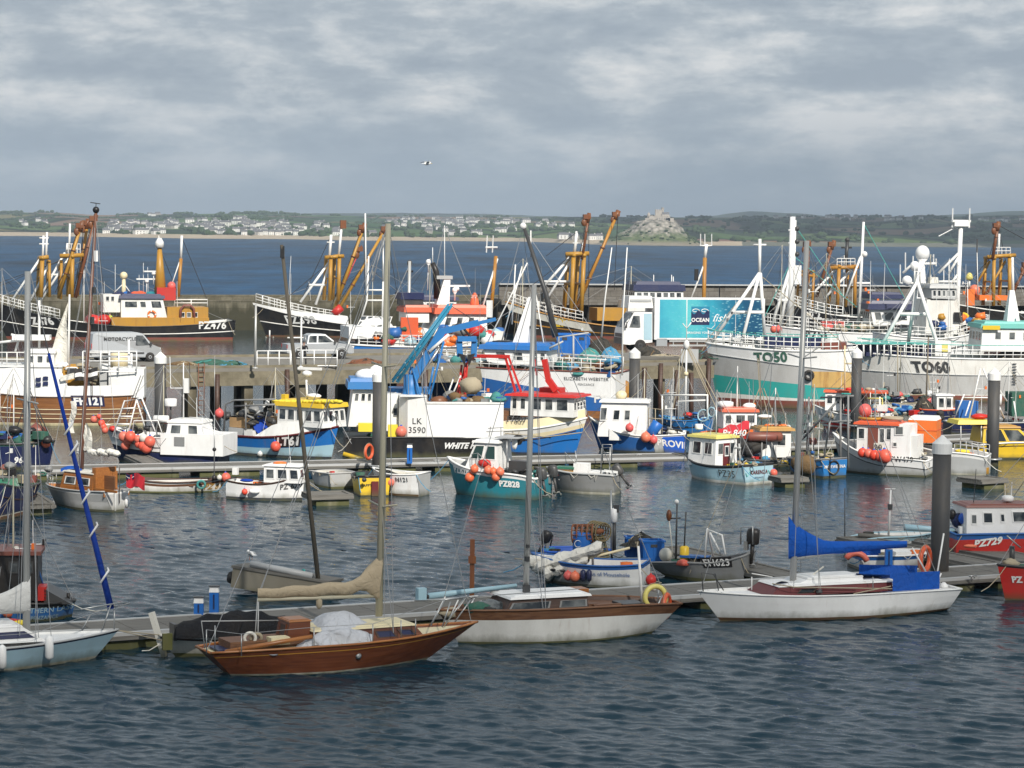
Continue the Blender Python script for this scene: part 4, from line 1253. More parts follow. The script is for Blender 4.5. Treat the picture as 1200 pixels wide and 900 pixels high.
m=MB();m.tube([b.p(991,312),b.p(993,283)],.22,'dark_grey',6);m.tube([b.p(986,290),b.p(998,290)],.12,'dark_grey',5);m.ball(b.p(993,281),.3,'dark_grey');b.part(m,'mast')
b.hs(1022,1056,366,350,4,wall='white',roof='navy',side=(4,.4,.85),over=.3,rt=.5)
b=Boat('beam_trawler','far trawler with tall yellow gantry and orange deck at the right edge',1290,1096,402,-14,6.5,'trawler')
b.hull(352,368,362,[('z',.5,'red_brown'),('s',0,'black_rust')],wt=.85,rb=1.8,bul=1.0,gr=.09,gun='white_rust',deck='rust',round_=True,wl=.95)
gt(b,[(1158,358,1160,302),(1177,358,1178,300)],[(1157,301,1190,299)],'ochre',.36,1.5,(1164,1184,298,290))
dk(b,(1163,304),(1170,262),'rust',.36,1.4,1.4);dk(b,(1186,345),(1204,308),'rust',.34,-1.4,-1.8)
b.frame([[(1156,344),(1178,306)],[(1146,330),(1160,306)]],'ochre',.16,'strut')
m=MB();m.tube([b.p(1187,352),b.p(1186,300)],.2,'white',6);m.tube([b.p(1170,298),b.p(1171,274)],.14,'white',6);m.tube([b.p(1145,350),b.p(1145,280)],.1,'dark_grey',5);b.part(m,'mast')
m=MB();b.bx(m,1148,1182,352,346,1.5*b.ns,3,'orange');b.bx(m,1134,1142,358,339,1.9*b.ns,.5,'orange');m.ball(b.p(1142,340),.7,'orange_buoy');b.part(m,'deck_cover')
b.ln([((1160,303),(1118,350)),((1170,264),(1186,345)),((1170,264),(1200,280))],.04,'wire_dark')
b=Boat('trawler','white and navy trawler with satellite dome and tall white mast, behind the teal railings',1092,886,437,-6,6,'trawler')
b.hull(379,391,384,[('z',.6,'red_brown'),('f',.70,'navy'),('s',0,'white_clean')],wt=.85,rb=1.4,bul=.9,gr=.08,gun='white',deck='deck_green',um=.4,wl=.95)
b.text('PZ51',957,392,8.5,'dark_grey',bold=.03)
trawl_rail(b,.3,.98,1.1,14)
b.sr((925,384),(929,254),.34,'white_clean',.26)
m=MB()
for y in range(262,380,6):m.tube([b.p(925+(384-y)*.031+3.2,y),b.p(925+(384-y)*.031-1,y)],.05,'white',4)
m.tube([b.p(929.2,384),b.p(932.5,258)],.07,'white',5)
for y in(270,285,300):m.tube([b.p(924,y),b.p(934,y-1)],.08,'white',4);m.ball(b.p(934,y-2),.25,'dark_grey')
m.box(b.p(934,322),(.7,.6,1.8),'white');b.part(m,'ladder')
b.frame([[(903,386),(926,314)],[(914,384),(927,318)],[(911,352),(925,352)]],'white',.16,'strut')
b.sr((1006,384),(1012,260),.17,'white_clean',.12,'aft_mast')
m=MB();m.tube([b.p(990,350),b.p(1009,300)],.1,'white',5);m.tube([b.p(1004,332),b.p(1020,332)],.12,'white',5);m.ball(b.p(1013,298),.3,'white');b.part(m,'aft_mast_stay')
h=b.hs(1024,1078,381,363,4.0,wall='white',roof='navy',side=[(.08,.2,.3,.85),(.26,.46,.3,.85),(.54,.74,.3,.85),(.8,.94,.3,.85)],front=(5,.35,.85),rf=-.3,over=.35,rt=.55)
A_=[b.p(1064,365),b.p(1085,365),b.p(1082,304),b.p(1077,304)]
m=MB();m.add([p+V((0,s_*w_,0))for s_ in(-1,1)for p,w_ in zip(A_,(.9,.9,.3,.3))],[(0,1,2,3),(7,6,5,4),(0,4,5,1),(1,5,6,2),(2,6,7,3),(3,7,4,0)],'white_clean');b.part(m,'pyramid_mast')
dome(b,1081,297,8.5);m=MB()
m.tube([b.p(1058,320),b.p(1070,309),b.p(1096,309)],.14,'white',6);m.tube([b.p(1056,332),b.p(1079,332)],.12,'white',6);m.ball(b.p(1072,312),.5,'white_clean');m.ball(b.p(1063,329),.5,'white_clean')
for x,y0,y1 in((1061,318,296),(1070,310,300),(1094,309,298),(1097,312,303),(1055,332,310)):m.tube([b.p(x,y0),b.p(x,y1)],.06,'white',4)
b.part(m,'radar_yard')
m=MB()
for x in(1026,1034,1043):m.lathe(b.p(x,360,b.ns),[(.5,-.9),(.55,0),(.5,.9)],'orange',10,axis=(1,0,.1))
b.part(m,'liferaft')
m=MB();b.bx(m,1090,1104,372,325,1.2*b.ns,2.4,'offwhite',top=.5);b.part(m,'funnel')
for i,x in enumerate((968,975,983)):
 crate(b.w(b.p(x,386,b.ns*1.2)+V((0,0,0))),(.9,.8,.75),'pink_buoy',['left','middle','right'][i]+'most of the red crates on the white and navy trawler deck',b.hd)
m=MB();rc=random.Random(8)
for i in range(24):m.ball(b.p(rc.uniform(960,1020),rc.uniform(383,387),b.ns*rc.uniform(.4,2.2)),rc.uniform(.25,.5),rc.choice(['rope','offwhite','light_grey','net_green','rope']),(1.2,1,.8),7,5,.5)
kind(b.part(m,'deck_clutter'),'stuff')
ba(b.w(b.p(906.5,386,b.ns*2.2)),.33,'red buoy on the rail of the white and navy trawler, left of its mast','gel_buoy',None)
ba(b.w(b.p(912,386,b.ns*2.3)),.33,'pinkish buoy on the rail of the white and navy trawler, by its mast foot','pink_buoy',None)
b.ln([((930,262),(990,350)),((930,300),(1004,360)),((1012,262),(1066,360)),((930,300),(890,384))],.035,'teal_rail')
b=Boat('trawler','white trawler with tall aerial mast and grey bridge, behind the teal roofed wheelhouse',1030,1160,447,8,5.5,'trawler')
b.hull(380,397,392,[('z',.6,'red_brown'),('f',.55,'white_rust'),('s',0,'white_clean')],wt=.85,rb=1.2,bul=.9,gr=.08,gun='white',deck='deck_green')
b.rail(.2,.97,1.0,12,'white',3,.035,.1)
b.sr((1120,395),(1126,266),.24,'white_clean',.2)
m=MB();m.tube([b.p(1115,266),b.p(1136,266)],.14,'white',6);m.box(b.p(1126,262),(1.4,.8,.5),'white');m.box(b.p(1126,259),(2,.3,.2),'white',rz=.3)
for x in(1116,1136):m.tube([b.p(x,267),b.p(x+.5,244)],.06,'white',4)
m.tube([b.p(1100,277),b.p(1119,267)],.05,'white',4);b.part(m,'aerial_yard')
b.frame([[(1100,320),(1123,297)],[(1112,320),(1124,300)],[(1100,330),(1122,330)],[(1114,333),(1122,322)]],'white',.12,'strut')
h=b.hs(1092,1121,350,338,4.2,wall='light_grey',roof='light_grey',side=(5,.2,.85,.05,.06),over=.25,rt=.25)
m=MB();b.bx(m,1086,1124,392,351,1.9*b.ns,3.8,'white_rust');b.part(m,'deckhouse')
m=MB();b.bx(m,1119,1128,377,366,2.2*b.ns,.9,'black');b.part(m,'locker')
ar(b,[(1072,340,1072,308),(1106,337,1106,312),(1112,337,1112,305),(1134,372,1134,330),(1090,350,1091,322),(1146,345,1145,296)],r=.06)
m=MB();rc=random.Random(18)
for i in range(30):m.ball(b.p(rc.uniform(1095,1150),rc.uniform(368,388),b.ns*rc.uniform(.4,2.4)),rc.uniform(.2,.45),rc.choice(['navy','red','white','yellow','blue','white','ochre','orange']),(1.2,1,.9),7,5,.5)
kind(b.part(m,'deck_clutter'),'stuff')
m=MB();m.lathe(b.p(1136,328),[(.25,0),(.35,.2),(.25,.5),(.1,.65)],'yellow_pale',10);m.tube([b.p(1136,336),b.p(1136,328)],.1,'white',5);b.part(m,'search_light')
b=Boat('trawler','white trawler numbered TO60 with teal roofed wheelhouse and tripod mast',1262,986,470,-4,6,'trawler')
b.hull(411,421,420,[('z',.45,'red_brown'),('f',.16,'white_stain'),('f',.62,'grey_white'),('s',0,'white_rust')],wt=.85,rb=1.5,bul=.5,gr=.08,gun='white',deck='deck_green',um=.45,wl=.95,flare=1.2,pb=3.2)
b.sk('light_grey',lambda u:b.sheer(u)*.62,.05)
b.text('TO60',1091,430,12,'dark_grey',bold=.05)
b.rail(.25,.93,1.1,20,'white',3,.035,.1,top='teal_rail')
b.frame([[(1030,410),(1075,330)],[(1100,408,b.ns*1.8),(1075,330)],[(1063,410,-b.ns*1.8),(1075,330)],[(1053,368),(1086,368)]],'white_clean',.15,'tripod_mast')
b.frame([[(1072,332),(1072,318),(1079,318),(1078,332)]],'white',.09,'mast_head')
m=MB();b.bx(m,1002,1092,404,402,2.4*b.ns,3.0,'teal_rail')
for x in range(1004,1092,8):m.tube([b.p(x,418,2.3*b.ns),b.p(x,403,2.3*b.ns)],.07,'white',5)
b.part(m,'shelter_deck')
m=MB();b.bx(m,1000,1092,418,404,1.6*b.ns,.2,'navy');b.part(m,'shelter_side')
m=MB();b.bx(m,1096,1114,421,400,2.1*b.ns,2.5,'white');b.bx(m,1104,1111,413,403,2.12*b.ns,.1,'yellow_pale');b.part(m,'locker')
b.hs(1150,1226,412,385,4.2,wall='white',roof='teal_rail',side=[(.04+i*.085,.04+i*.085+.06,.45,.85)for i in range(4)]+[(.48,.58,.5,.85),(.7,.8,.5,.85)],front=(4,.45,.85),rf=.1,over=.2,rt=.35)
m=MB();b.bx(m,1152,1172,386.5,381.5,2.35*b.ns,.1,'yellow');b.part(m,'name_board')
A_=[b.p(1177,383),b.p(1194,383),b.p(1188,340),b.p(1183,340)]
m=MB();m.add([p+V((0,s_*w_,0))for s_ in(-1,1)for p,w_ in zip(A_,(.7,.7,.2,.2))],[(0,1,2,3),(7,6,5,4),(0,4,5,1),(1,5,6,2),(2,6,7,3),(3,7,4,0)],'white_clean');b.part(m,'pyramid_mast')
o=heap(b.w(b.p(1190,420,.6*b.ns)),1.7,1.3,1.0,'net_dark','rope',4);tag(o,'dark heap of net on the stern of the trawler numbered TO60','net')
m=MB()
for k in range(8):m.box(b.p(1177,424+k*3.2,0)*1+V((0,b.ns*(b.B/2+.03),0))-V((0,b.p(1177,424).y,0)),(.3,.08,.06),'dark_grey')
b.part(m,'side_ladder')
b=Boat('trawler','white trawler numbered TO50 with teal waterline band, rusty stern and tripod mast',1003,826,478,8,5.4,'trawler')
b.hull(402,412,410,[('z',.55,'red_brown'),('l',(.6,.95),'white_rust'),('l',(1.5,2.3),'teal'),('l',(2.75,3.9),'grey_white'),('s',0,'white_clean')],wt=.8,rb=1.0,bul=.5,gr=.08,gun='white',deck='deck_green',um=.35,wl=.86,flare=1.3,pb=2.2)
b.sk('light_grey',lambda u:2.75+1.15*u,.045)
u0,z0=.0,0
m=MB();rows=[]
for z_ in(1.6,2.1,2.8):rows.append([b.surf(u,z_)+V((0,b.ns*.025,0))for u in[.0+.3*i/8 for i in range(9)]])
m.grid(rows,'rusty_white');b.part(m,'rusty_plating')
b.text('TO50',903,418.5,11,'net_green',bold=.04,slope=.05)
b.rail(.12,.985,1.05,17,'white',3,.04,.08,top='teal_rail')
b.frame([[(832,404),(890,320)],[(868,406,b.ns*1.6),(890,320)],[(897,406,-b.ns*1.2),(891,320)],[(858,366),(895,366)]],'white_clean',.14,'tripod_mast')
m=MB();m.tube([b.p(890,322),b.p(890.5,280)],.13,'white',6);m.tube([b.p(883,287),b.p(898,287)],.08,'white',5);b.part(m,'mast_head')
m=MB();b.bx(m,896,962,408,395,.6*b.ns,2,'navy');b.part(m,'hatch_coaming')
m=MB();b.bx(m,962,992,410,401,1.0*b.ns,2,'red_brown');b.part(m,'winch')
b.ln([((890,322),(990,404)),((890,322),(826,402)),((826,405),(790,470))],.03,'rope')
m=MB();m.torus(b.surf(.32,2.5)+V((0,b.ns*.15,0)),.3,.12,'rubber',(0,1,0));o=m.build('tyre_fender',b.root)
def wheel(parent,x,y,z,r,w,rim='silver'):
 m=MB();m.lathe((x,y-w/2,z),[(r*.62,0),(r*.93,0),(r,w*.2),(r,w*.8),(r*.93,w),(r*.62,w)],'rubber',20,axis=(0,1,0))
 o=m.build('wheel',parent)
 m=MB();m.lathe((x,y-w/2-.01,z),[(r*.12,.02),(r*.3,.0),(r*.6,.05),(r*.62,w+.02-.03),(r*.3,w+.02),(r*.1,w)],rim,14,axis=(0,1,0));m.build('rim',o)
 return o
def car_body(parent,prof,roofp,w,mat,ins=.16,zt=None,name='body'):
 n=len(prof);L_,R_=[],[]
 for x,z in prof:
  k=w/2-(ins*max(0,(z-roofp)/(max(p[1]for p in prof)-roofp))if z>roofp else 0)
  if z<.35:k-=.05
  L_.append(V((x,-k,z)));R_.append(V((x,k,z)))
 m=MB()
 m.add(L_+R_,[tuple(range(n)),tuple(reversed(range(n,2*n)))]+[(i+n,(i+1)%n+n,(i+1)%n,i)for i in range(n)],mat)
 return m.build(name,parent)
def side_pane(parent,pts,y,lean,zr,ztop,ns,name='window',mat='glass'):
 m=MB();q=[]
 for x,z in pts:q.append(V((x,ns*(y-lean*max(0,(z-zr)/(ztop-zr))+.015),z)))
 m.add(q,[tuple(range(len(q)))],mat);return m.build(name,parent)
b=Boat('van','silver panel van with dark side lettering parked on the quay',103,185,424,24,1.95,'van',z0=QZ+.01)
L=b.L;x0=-L/2
prof=[(x0+.1,.32),(x0,.6),(x0+.02,1.2),(x0+.16,1.95),(x0+.4,2.06),(L*.16,2.06),(L*.235,1.98),(L*.36,1.22),(L*.47,1.0),(L/2-.02,.8),(L/2,.42),(L/2-.15,.3)]
body=car_body(b.root,prof,1.1,1.95,'silver')
for ns in(-1,1):
 side_pane(body,[(L*.13,1.18),(L*.335,1.18),(L*.235,1.85),(L*.14,1.85)],.975,.16,1.1,2.06,ns)
 m=MB();m.box((L*.34,ns*1.03,1.24),(.14,.14,.24),'dark_grey');m.build('wing_mirror',body)
m=MB();y=.80;m.add([V((L*.24,-y,1.93)),V((L*.24,y,1.93)),V((L*.352,y+.06,1.27)),V((L*.352,-y-.06,1.27))],[(0,1,2,3)],'glass');o=m.build('windscreen',body);o.location=(.03,0,.03)
for ns in(-1,1):
 m=MB();m.box((L*.475,ns*.7,.88),(.16,.36,.2),'white_clean');m.build('headlight',body)
 m=MB();m.box((x0+.03,ns*.9,1.1),(.06,.08,.4),'red');m.build('tail_light',body)
 for x in(-L*.31,L*.335):wheel(b.root,x,ns*.88,.33,.33,.24)
m=MB();m.box((L/2-.06,0,.42),(.2,1.9,.24),'dark_grey');m.box((0,b.ns*.965,.62),(L*.5,.03,.1),'dark_grey');m.build('bumper',body)
flat_text(body,'MOTORCYCLE',(-L*.09,b.ns*.90,1.62),(1,0,0),(0,0,1),.24,'dark_grey',.02,off=.03)
b=Boat('pickup_truck','silver double cab pickup parked beside the white quay barrier',333,411,420.5,18,1.85,'pickup',z0=QZ+.01)
L=b.L;x0=-L/2;s_=L/5.2
prof=[(x0,.45),(x0+.02,1.08),(x0+1.55*s_,1.1),(x0+1.7*s_,1.72),(x0+1.95*s_,1.82),(x0+3.0*s_,1.80),(x0+3.85*s_,1.17),(x0+4.95*s_,1.02),(L/2,.8),(L/2,.42),(L/2-.2,.34),(x0+.3,.38)]
body=car_body(b.root,prof,1.12,1.85,'silver',.18)
for ns in(-1,1):
 side_pane(body,[(x0+2.42*s_,1.2),(x0+3.66*s_,1.2),(x0+2.98*s_,1.7),(x0+2.46*s_,1.7)],.925,.18,1.12,1.82,ns)
 side_pane(body,[(x0+1.66*s_,1.2),(x0+2.3*s_,1.2),(x0+2.34*s_,1.7),(x0+1.78*s_,1.68)],.925,.18,1.12,1.82,ns)
 m=MB();m.box((x0+.04,ns*.86,.9),(.1,.13,.26),'red');m.build('tail_light',body)
 m=MB();m.box((x0+3.7*s_,ns*1.0,1.22),(.14,.16,.2),'dark_grey');m.build('wing_mirror',body)
 m=MB();m.box((L/2-.08,ns*.68,.84),(.2,.34,.18),'white_clean');m.build('headlight',body)
 for x in(x0+1.0*s_,L/2-.95*s_):
  wheel(b.root,x,ns*.82,.37,.37,.25)
  m=MB();m.tube([V((x+.47*math.cos(a),ns*.93,.37+.47*math.sin(a)))for a in[PI*k/10 for k in range(11)]],.05,'light_grey',6);m.build('wheel_arch',body)
m=MB();m.add([V((x0+3.08*s_,-.72,1.76)),V((x0+3.08*s_,.72,1.76)),V((x0+3.80*s_,.8,1.22)),V((x0+3.80*s_,-.8,1.22))],[(0,1,2,3)],'glass');o=m.build('windscreen',body);o.location=(.03,0,.02)
m=MB();m.tube([V((x0+1.5*s_,-.8,1.1)),V((x0+1.45*s_,-.75,1.7)),V((x0+1.45*s_,.75,1.7)),V((x0+1.5*s_,.8,1.1))],.04,'steel',6);m.build('roll_bar',body)
m=MB();m.tube([V((x0+.05,b.ns*.8,1.55)),V((x0+1.3*s_,b.ns*.8,1.55))],.06,'white',6);m.tube([V((x0+.4,b.ns*.8,1.1)),V((x0+.4,b.ns*.8,1.55))],.03,'white',5);m.build('load_rack',body)
b=Boat('lorry','white and turquoise refrigerated fish lorry with an underwater picture on its box',897,729,412,-15,2.5,'lorry',z0=QZ+.01)
L=b.L;ns=b.ns
def lx(px):return b.p(px,380,ns*1.25).x
zt,zb_=b.p(830,349.5,ns*1.25).z,b.p(830,398,ns*1.25).z
xa,xf=lx(896),lx(767)
def box_mat():
 m,nt,bs,N,Lk=new_mat('sea_picture')
 tc=N.new('ShaderNodeTexCoord');sp=N.new('ShaderNodeSeparateXYZ');Lk.new(tc.outputs['Object'],sp.inputs[0])
 mr=N.new('ShaderNodeMapRange');mr.inputs[1].default_value,mr.inputs[2].default_value=xf,xa
 Lk.new(sp.outputs[0],mr.inputs[0])
 nz=N.new('ShaderNodeTexNoise');nz.inputs['Scale'].default_value=.8;nz.inputs['Detail'].default_value=4;Lk.new(tc.outputs['Object'],nz.inputs['Vector'])
 ad=N.new('ShaderNodeMath');ad.operation='MULTIPLY_ADD';ad.inputs[1].default_value=.35;Lk.new(nz.outputs['Fac'],ad.inputs[0]);Lk.new(mr.outputs[0],ad.inputs[2])
 rp=N.new('ShaderNodeValToRGB');e=rp.color_ramp.elements
 e[0].position,e[0].color=.12,(.03,.28,.42,1);e[1].position,e[1].color=1.1,(.006,.07,.15,1)
 for p_,c in((.32,(.06,.40,.50,1)),(.48,(.10,.48,.52,1)),(.68,(.03,.30,.42,1)),(.85,(.012,.15,.26,1))):
  q=e.new(p_);q.color=c
 Lk.new(ad.outputs[0],rp.inputs[0])
 mp=N.new('ShaderNodeMapping');mp.inputs['Scale'].default_value=(2.2,1,6);mp.inputs['Rotation'].default_value=(0,.5,0);Lk.new(tc.outputs['Object'],mp.inputs['Vector'])
 vo=N.new('ShaderNodeTexVoronoi');vo.inputs['Scale'].default_value=1;Lk.new(mp.outputs[0],vo.inputs['Vector'])
 m1=N.new('ShaderNodeMapRange');m1.inputs[1].default_value,m1.inputs[2].default_value,m1.inputs[3].default_value,m1.inputs[4].default_value=.18,.32,.75,0;Lk.new(vo.outputs['Distance'],m1.inputs[0])
 mu=N.new('ShaderNodeMath');mu.operation='MULTIPLY';Lk.new(m1.outputs[0],mu.inputs[0]);Lk.new(mr.outputs[0],mu.inputs[1])
 mx=N.new('ShaderNodeMix');mx.data_type='RGBA';mx.inputs[7].default_value=(.35,.62,.68,1);Lk.new(mu.outputs[0],mx.inputs[0]);Lk.new(rp.outputs[0],mx.inputs[6])
 Lk.new(mx.outputs[2],bs.inputs['Base Color']);bs.inputs['Roughness'].default_value=.35;MATS['sea_picture']=m
box_mat()
m=MB();m.box(((xa+xf)/2,0,(zt+zb_)/2),(abs(xa-xf),2.5,zt-zb_),'white_clean');box=m.build('cargo_box',b.root)
m=MB();a_,c_=xa+.12,xf-.42
m.add([V((a_,ns*1.262,zb_+.14)),V((c_,ns*1.262,zb_+.14)),V((c_,ns*1.262,zt-.12)),V((a_,ns*1.262,zt-.12))],[(0,1,2,3)],'sea_picture');m.build('side_picture',box)
lz=b.p(820,370,ns*1.25).z;lc=lx(820.5)
xd=V((1,0,0))if ns<0 else V((-1,0,0))
m=MB();Y=ns*1.268;hw,hh=.78,.74
def pq(u,v):return V((lc,Y,lz))+xd*u+V((0,0,v))
m.add([pq(-hw,-hh),pq(hw,-hh),pq(hw,hh),pq(-hw,hh)],[(0,1,2,3)],'teal_boom')
pts=[(-hw,-hh),(hw,-hh),(hw,hh*.35)]+[(hw-2*hw*k/16,hh*(.38+.22*math.sin(k/16*4*PI+.4)))for k in range(17)]+[(-hw,hh*.35)]
m.add([pq(x,z)+V((0,ns*.005,0))for x,z in pts],[tuple(range(len(pts)))],'navy')
m.build('logo',box)
m=MB()
for k in(0,1):
 w_=[pq(-hw*.95+k*hw*.98+hw*.45*math.cos(a)*(1-a/9)+.3,hh*.52+hh*.24*math.sin(a)*(1-a/9))+V((0,ns*.01,0))for a in[i*.5 for i in range(12)]]
 m.tube(w_,.035,'white_clean',4)
m.build('logo_wave',box)
flat_text(box,'OCEAN',tuple(pq(0,-.33)+V((0,ns*.006,0))),xd,(0,0,1),.30,'white_clean',.03,off=.008,name='lettering')
flat_text(box,'fish',tuple(pq(1.62,-.15)),xd,(0,0,1),.62,'white_clean',.0,shear=.45,off=.01)
flat_text(box,'BRINGING YOU THE FINEST FISH',tuple(pq(.75,-1.36)),xd,(0,0,1),.17,'white_clean',.01,off=.01)
m=MB();m.tube([pq(1.2,-.3)+V((0,ns*.015,0)),pq(1.25,-.75)+V((0,ns*.015,0)),pq(.95,-1.05)+V((0,ns*.015,0)),pq(.55,-.98)+V((0,ns*.015,0))],.025,'white_clean',4);m.build('lettering',box)
cx0,cx1=lx(765),lx(731)
zc=b.p(750,366,ns*1.25).z
prof=[(cx0,.75),(cx0,zc),(cx0+(cx1-cx0)*.62,zc),(cx0+(cx1-cx0)*.97,1.85),(cx1,1.5),(cx1,.6),(cx0+(cx1-cx0)*.8,.55)]
body=car_body(b.root,prof,1.9,2.4,'white_clean',.12,name='cab')
D=cx1-cx0
m=MB();m.add([V((cx0+D*.02,ns*1.213,.95)),V((cx0+D*.30,ns*1.213,.95)),V((cx0+D*.30,ns*1.10,zc-.1)),V((cx0+D*.02,ns*1.10,zc-.1))],[(0,1,2,3)],'pale_blue');m.build('side_panel',body)
side_pane(body,[(cx0+D*.42,1.95),(cx0+D*.80,1.95),(cx0+D*.66,zc-.28),(cx0+D*.44,zc-.28)],1.2,.12,1.9,zc,ns)
m=MB();y=1.05;A0,A1=V((cx0+D*.65,0,zc-.1)),V((cx0+D*.955,0,1.95));off=V((D*.012,0,.015))
m.add([A0+V((0,-y,0))+off,A0+V((0,y,0))+off,A1+V((0,y+.05,0))+off,A1+V((0,-y-.05,0))+off],[(0,1,2,3)],'glass');m.build('windscreen',body)
m=MB();m.tube([V((cx0+D*.8,ns*1.1,2.6)),V((cx1+.1*xd.x,ns*1.45,2.3)),V((cx1,ns*1.4,1.9))],.05,'white',5);m.box((cx0+D*.95,ns*1.4,2.15),(.2,.12,.5),'dark_grey');m.build('wing_mirror',body)
m=MB();m.box((cx1,0,.85),(.14,2.3,.5),'dark_grey');m.box((cx1,0,1.3),(.1,1.8,.28),'dark_grey');m.build('grille',body)
m=MB();a_,c_=b.p(737,347,ns*1.1),b.p(766,361,ns*1.1);m.box(((a_.x+c_.x)/2,0,(a_.z+c_.z)/2),(abs(a_.x-c_.x),2.0,abs(a_.z-c_.z)),'white',top=.9);m.box(((a_.x+c_.x)/2,0,a_.z-.35),(abs(a_.x-c_.x)*.85,2.03,.2),'light_grey');m.build('cooling_unit',b.root)
m=MB();m.box(((xa+cx0)/2,0,.85),(abs(xa-cx0),1.0,.3),'dark_grey')
for z in(.5,.85):m.box(((lx(785)+lx(850))/2,ns*1.15,z),(abs(lx(785)-lx(850)),.06,.14),'light_grey')
for px in(790,818,846):m.box((lx(px),ns*1.12,.7),(.07,.05,.6),'light_grey')
m.build('chassis',b.root)
for px in(751,862,880):
 for k in(-1,1):wheel(b.root,lx(px),k*1.05,.5,.5,.32,'dark_grey')
m=MB();m.box((lx(776),ns*1.0,.75),(.9,.5,.6),'silver');m.build('fuel_tank',b.root)
def barrier(pa,pb,py,h,label,n):
 a,c=Q(pa,py),Q(pb,py);d=c-a;p=empty('barrier',label,'barrier',a,math.atan2(d.y,d.x));Lb=d.length
 for k in range(n+1):
  m=MB();m.tube([(Lb*k/n,0,0),(Lb*k/n,0,h)],.045,'white_clean',6)
  m.tube([(Lb*k/n,0,.02),(Lb*k/n,.45,.02)],.04,'white_clean',5);m.build('post',p)
 m=MB()
 for z in(h,h*.55,.08):m.tube([(0,0,z),(Lb,0,z)],.045,'white_clean',6)
 m.build('rail',p)
barrier(301,340,430,1.1,'left length of the white pipe barrier on the quay edge',3)
barrier(341,395,430,1.15,'right length of the white pipe barrier, in front of the pickup',4)
barrier(97,160,437,1.4,'white pipe barrier on the quay edge below the van',3)
def pole(px,py,pyt,r,label,mat='mast_alu',z=QZ,name='pole',cross=None):
 a=G(px,py,z);t=AT(px+(py-pyt)*.012,pyt,a.y);m=MB();H=t.z-z
 m.tube([(0,0,0),(t.x-a.x,0,H)],r,mat,7,r*.8);m.lathe((0,0,0),[(r*2.2,0),(r*2.2,.06),(r*1.2,.12)],mat,8)
 if cross:m.tube([(-cross,0,H*.9),(cross,0,H*.9)],r*.5,mat,5)
 return tag(m.build(name,None,a),label,'pole')
pole(299,432,356,.09,'pale steel pole at the left end of the white barrier','mast_alu')
pole(352.5,431,372,.07,'thin white pole standing in the white barrier before the pickup','white')
for i,(x0,x1)in enumerate(((652,671),(672,691))):
 a,c=Q(x0,418),Q(x1,418)
 o=crate((a+c)/2+V((0,.8,.01)),((c-a).length*.98,1.4,1.75),'tub_blue',['left','right'][i]+' of the two tall blue fish bins beside the nets on the quay',0,'fish_bin','bin')
def netat(px,py,rx,ry,h,mats,label,seed,z=QZ,name='net_pile'):
 o=heap(G(px,py,z)+V((0,ry*.3,.0)),rx,ry,h,mats[0],mats[1],seed,22,name);return tag(o,label,'net')
netat(248,426,1.5,.9,.26,('net_green','net_teal'),'low heap of teal netting on the quay, left of the white barrier',1)
netat(270,428,1.2,.8,.3,('net_green','rope_blue'),'flat green net trailing beside the teal netting on the quay',12)
netat(703,421,1.3,1.0,1.5,('net_dark','net_green'),'tall dark net heap in front of the fish lorry cab',2)
netat(690,424,1.1,.8,.9,('net_teal','rope'),'green net heap beside the blue fish bins',3)
netat(716,426,.9,.7,1.1,('rope_blue','rope'),'bright blue rope and net bundle next to the stern rails',5)
netat(780,421,1.8,.9,.35,('rope','net_dark'),'buff rope and timber litter under the fish lorry',6)
netat(758,417,1.2,.8,.7,('net_dark','net_brown'),'dark brown net heap under the cab of the fish lorry',14)
netat(820,420,1.3,.8,.6,('net_dark','net_green'),'dark net heap at the end of the quay below the lorry tail',16)
netat(665,423,1.0,.6,.4,('net_brown','rope_blue'),'flat brown net in front of the blue fish bins',17)
netat(430,427,1.4,.7,.4,('rust','net_dark'),'flat rusty chain mat on the quay beside the skylight boat',9)
netat(215,428,1.0,.7,.25,('net_brown','rope'),'low brown rope heap on the quay near the left capped pile',13)
o=tag(MB().lathe((0,0,0),[(.5,0),(.62,.04),(.62,.9),(.5,.95)],'cream',16).build('cable_drum',None,Q(140,430)),'buff drum on the quay behind the white pipe barrier','drum')
m=MB();rc=random.Random(2)
for i in range(9):m.bar((rc.uniform(-1.8,-1.4),i*.12,.06+.1*(i%3)),(rc.uniform(1.4,1.9),i*.12+rc.uniform(-.2,.2),.06+.1*(i%3)),.16,.09,'timber_grey')
tag(m.build('timber_stack',None,Q(772,423)),'stack of grey planks on the quay below the lorry','timber')
m=MB();m.box((0,0,.5),(1.3,.08,1.0),'light_grey')
for x in(-.6,0,.6):m.box((x,.06,.5),(.08,.08,1.0),'steel')
tag(m.build('grey_board',None,Q(808,425)),'pale grey board propped on the quay end by the white bow','board')
m=MB();m.lathe((0,0,0),[(.9,-.5),(1.0,-.45),(.75,-.4),(.75,.4),(1.0,.45),(.9,.5)],'ochre_rust',20,axis=(.3,-1,0));tag(m.build('rope_reel',None,V((7.6,176.2,1.6))),'round yellow reel hanging under the quay beside a capped pile','reel')
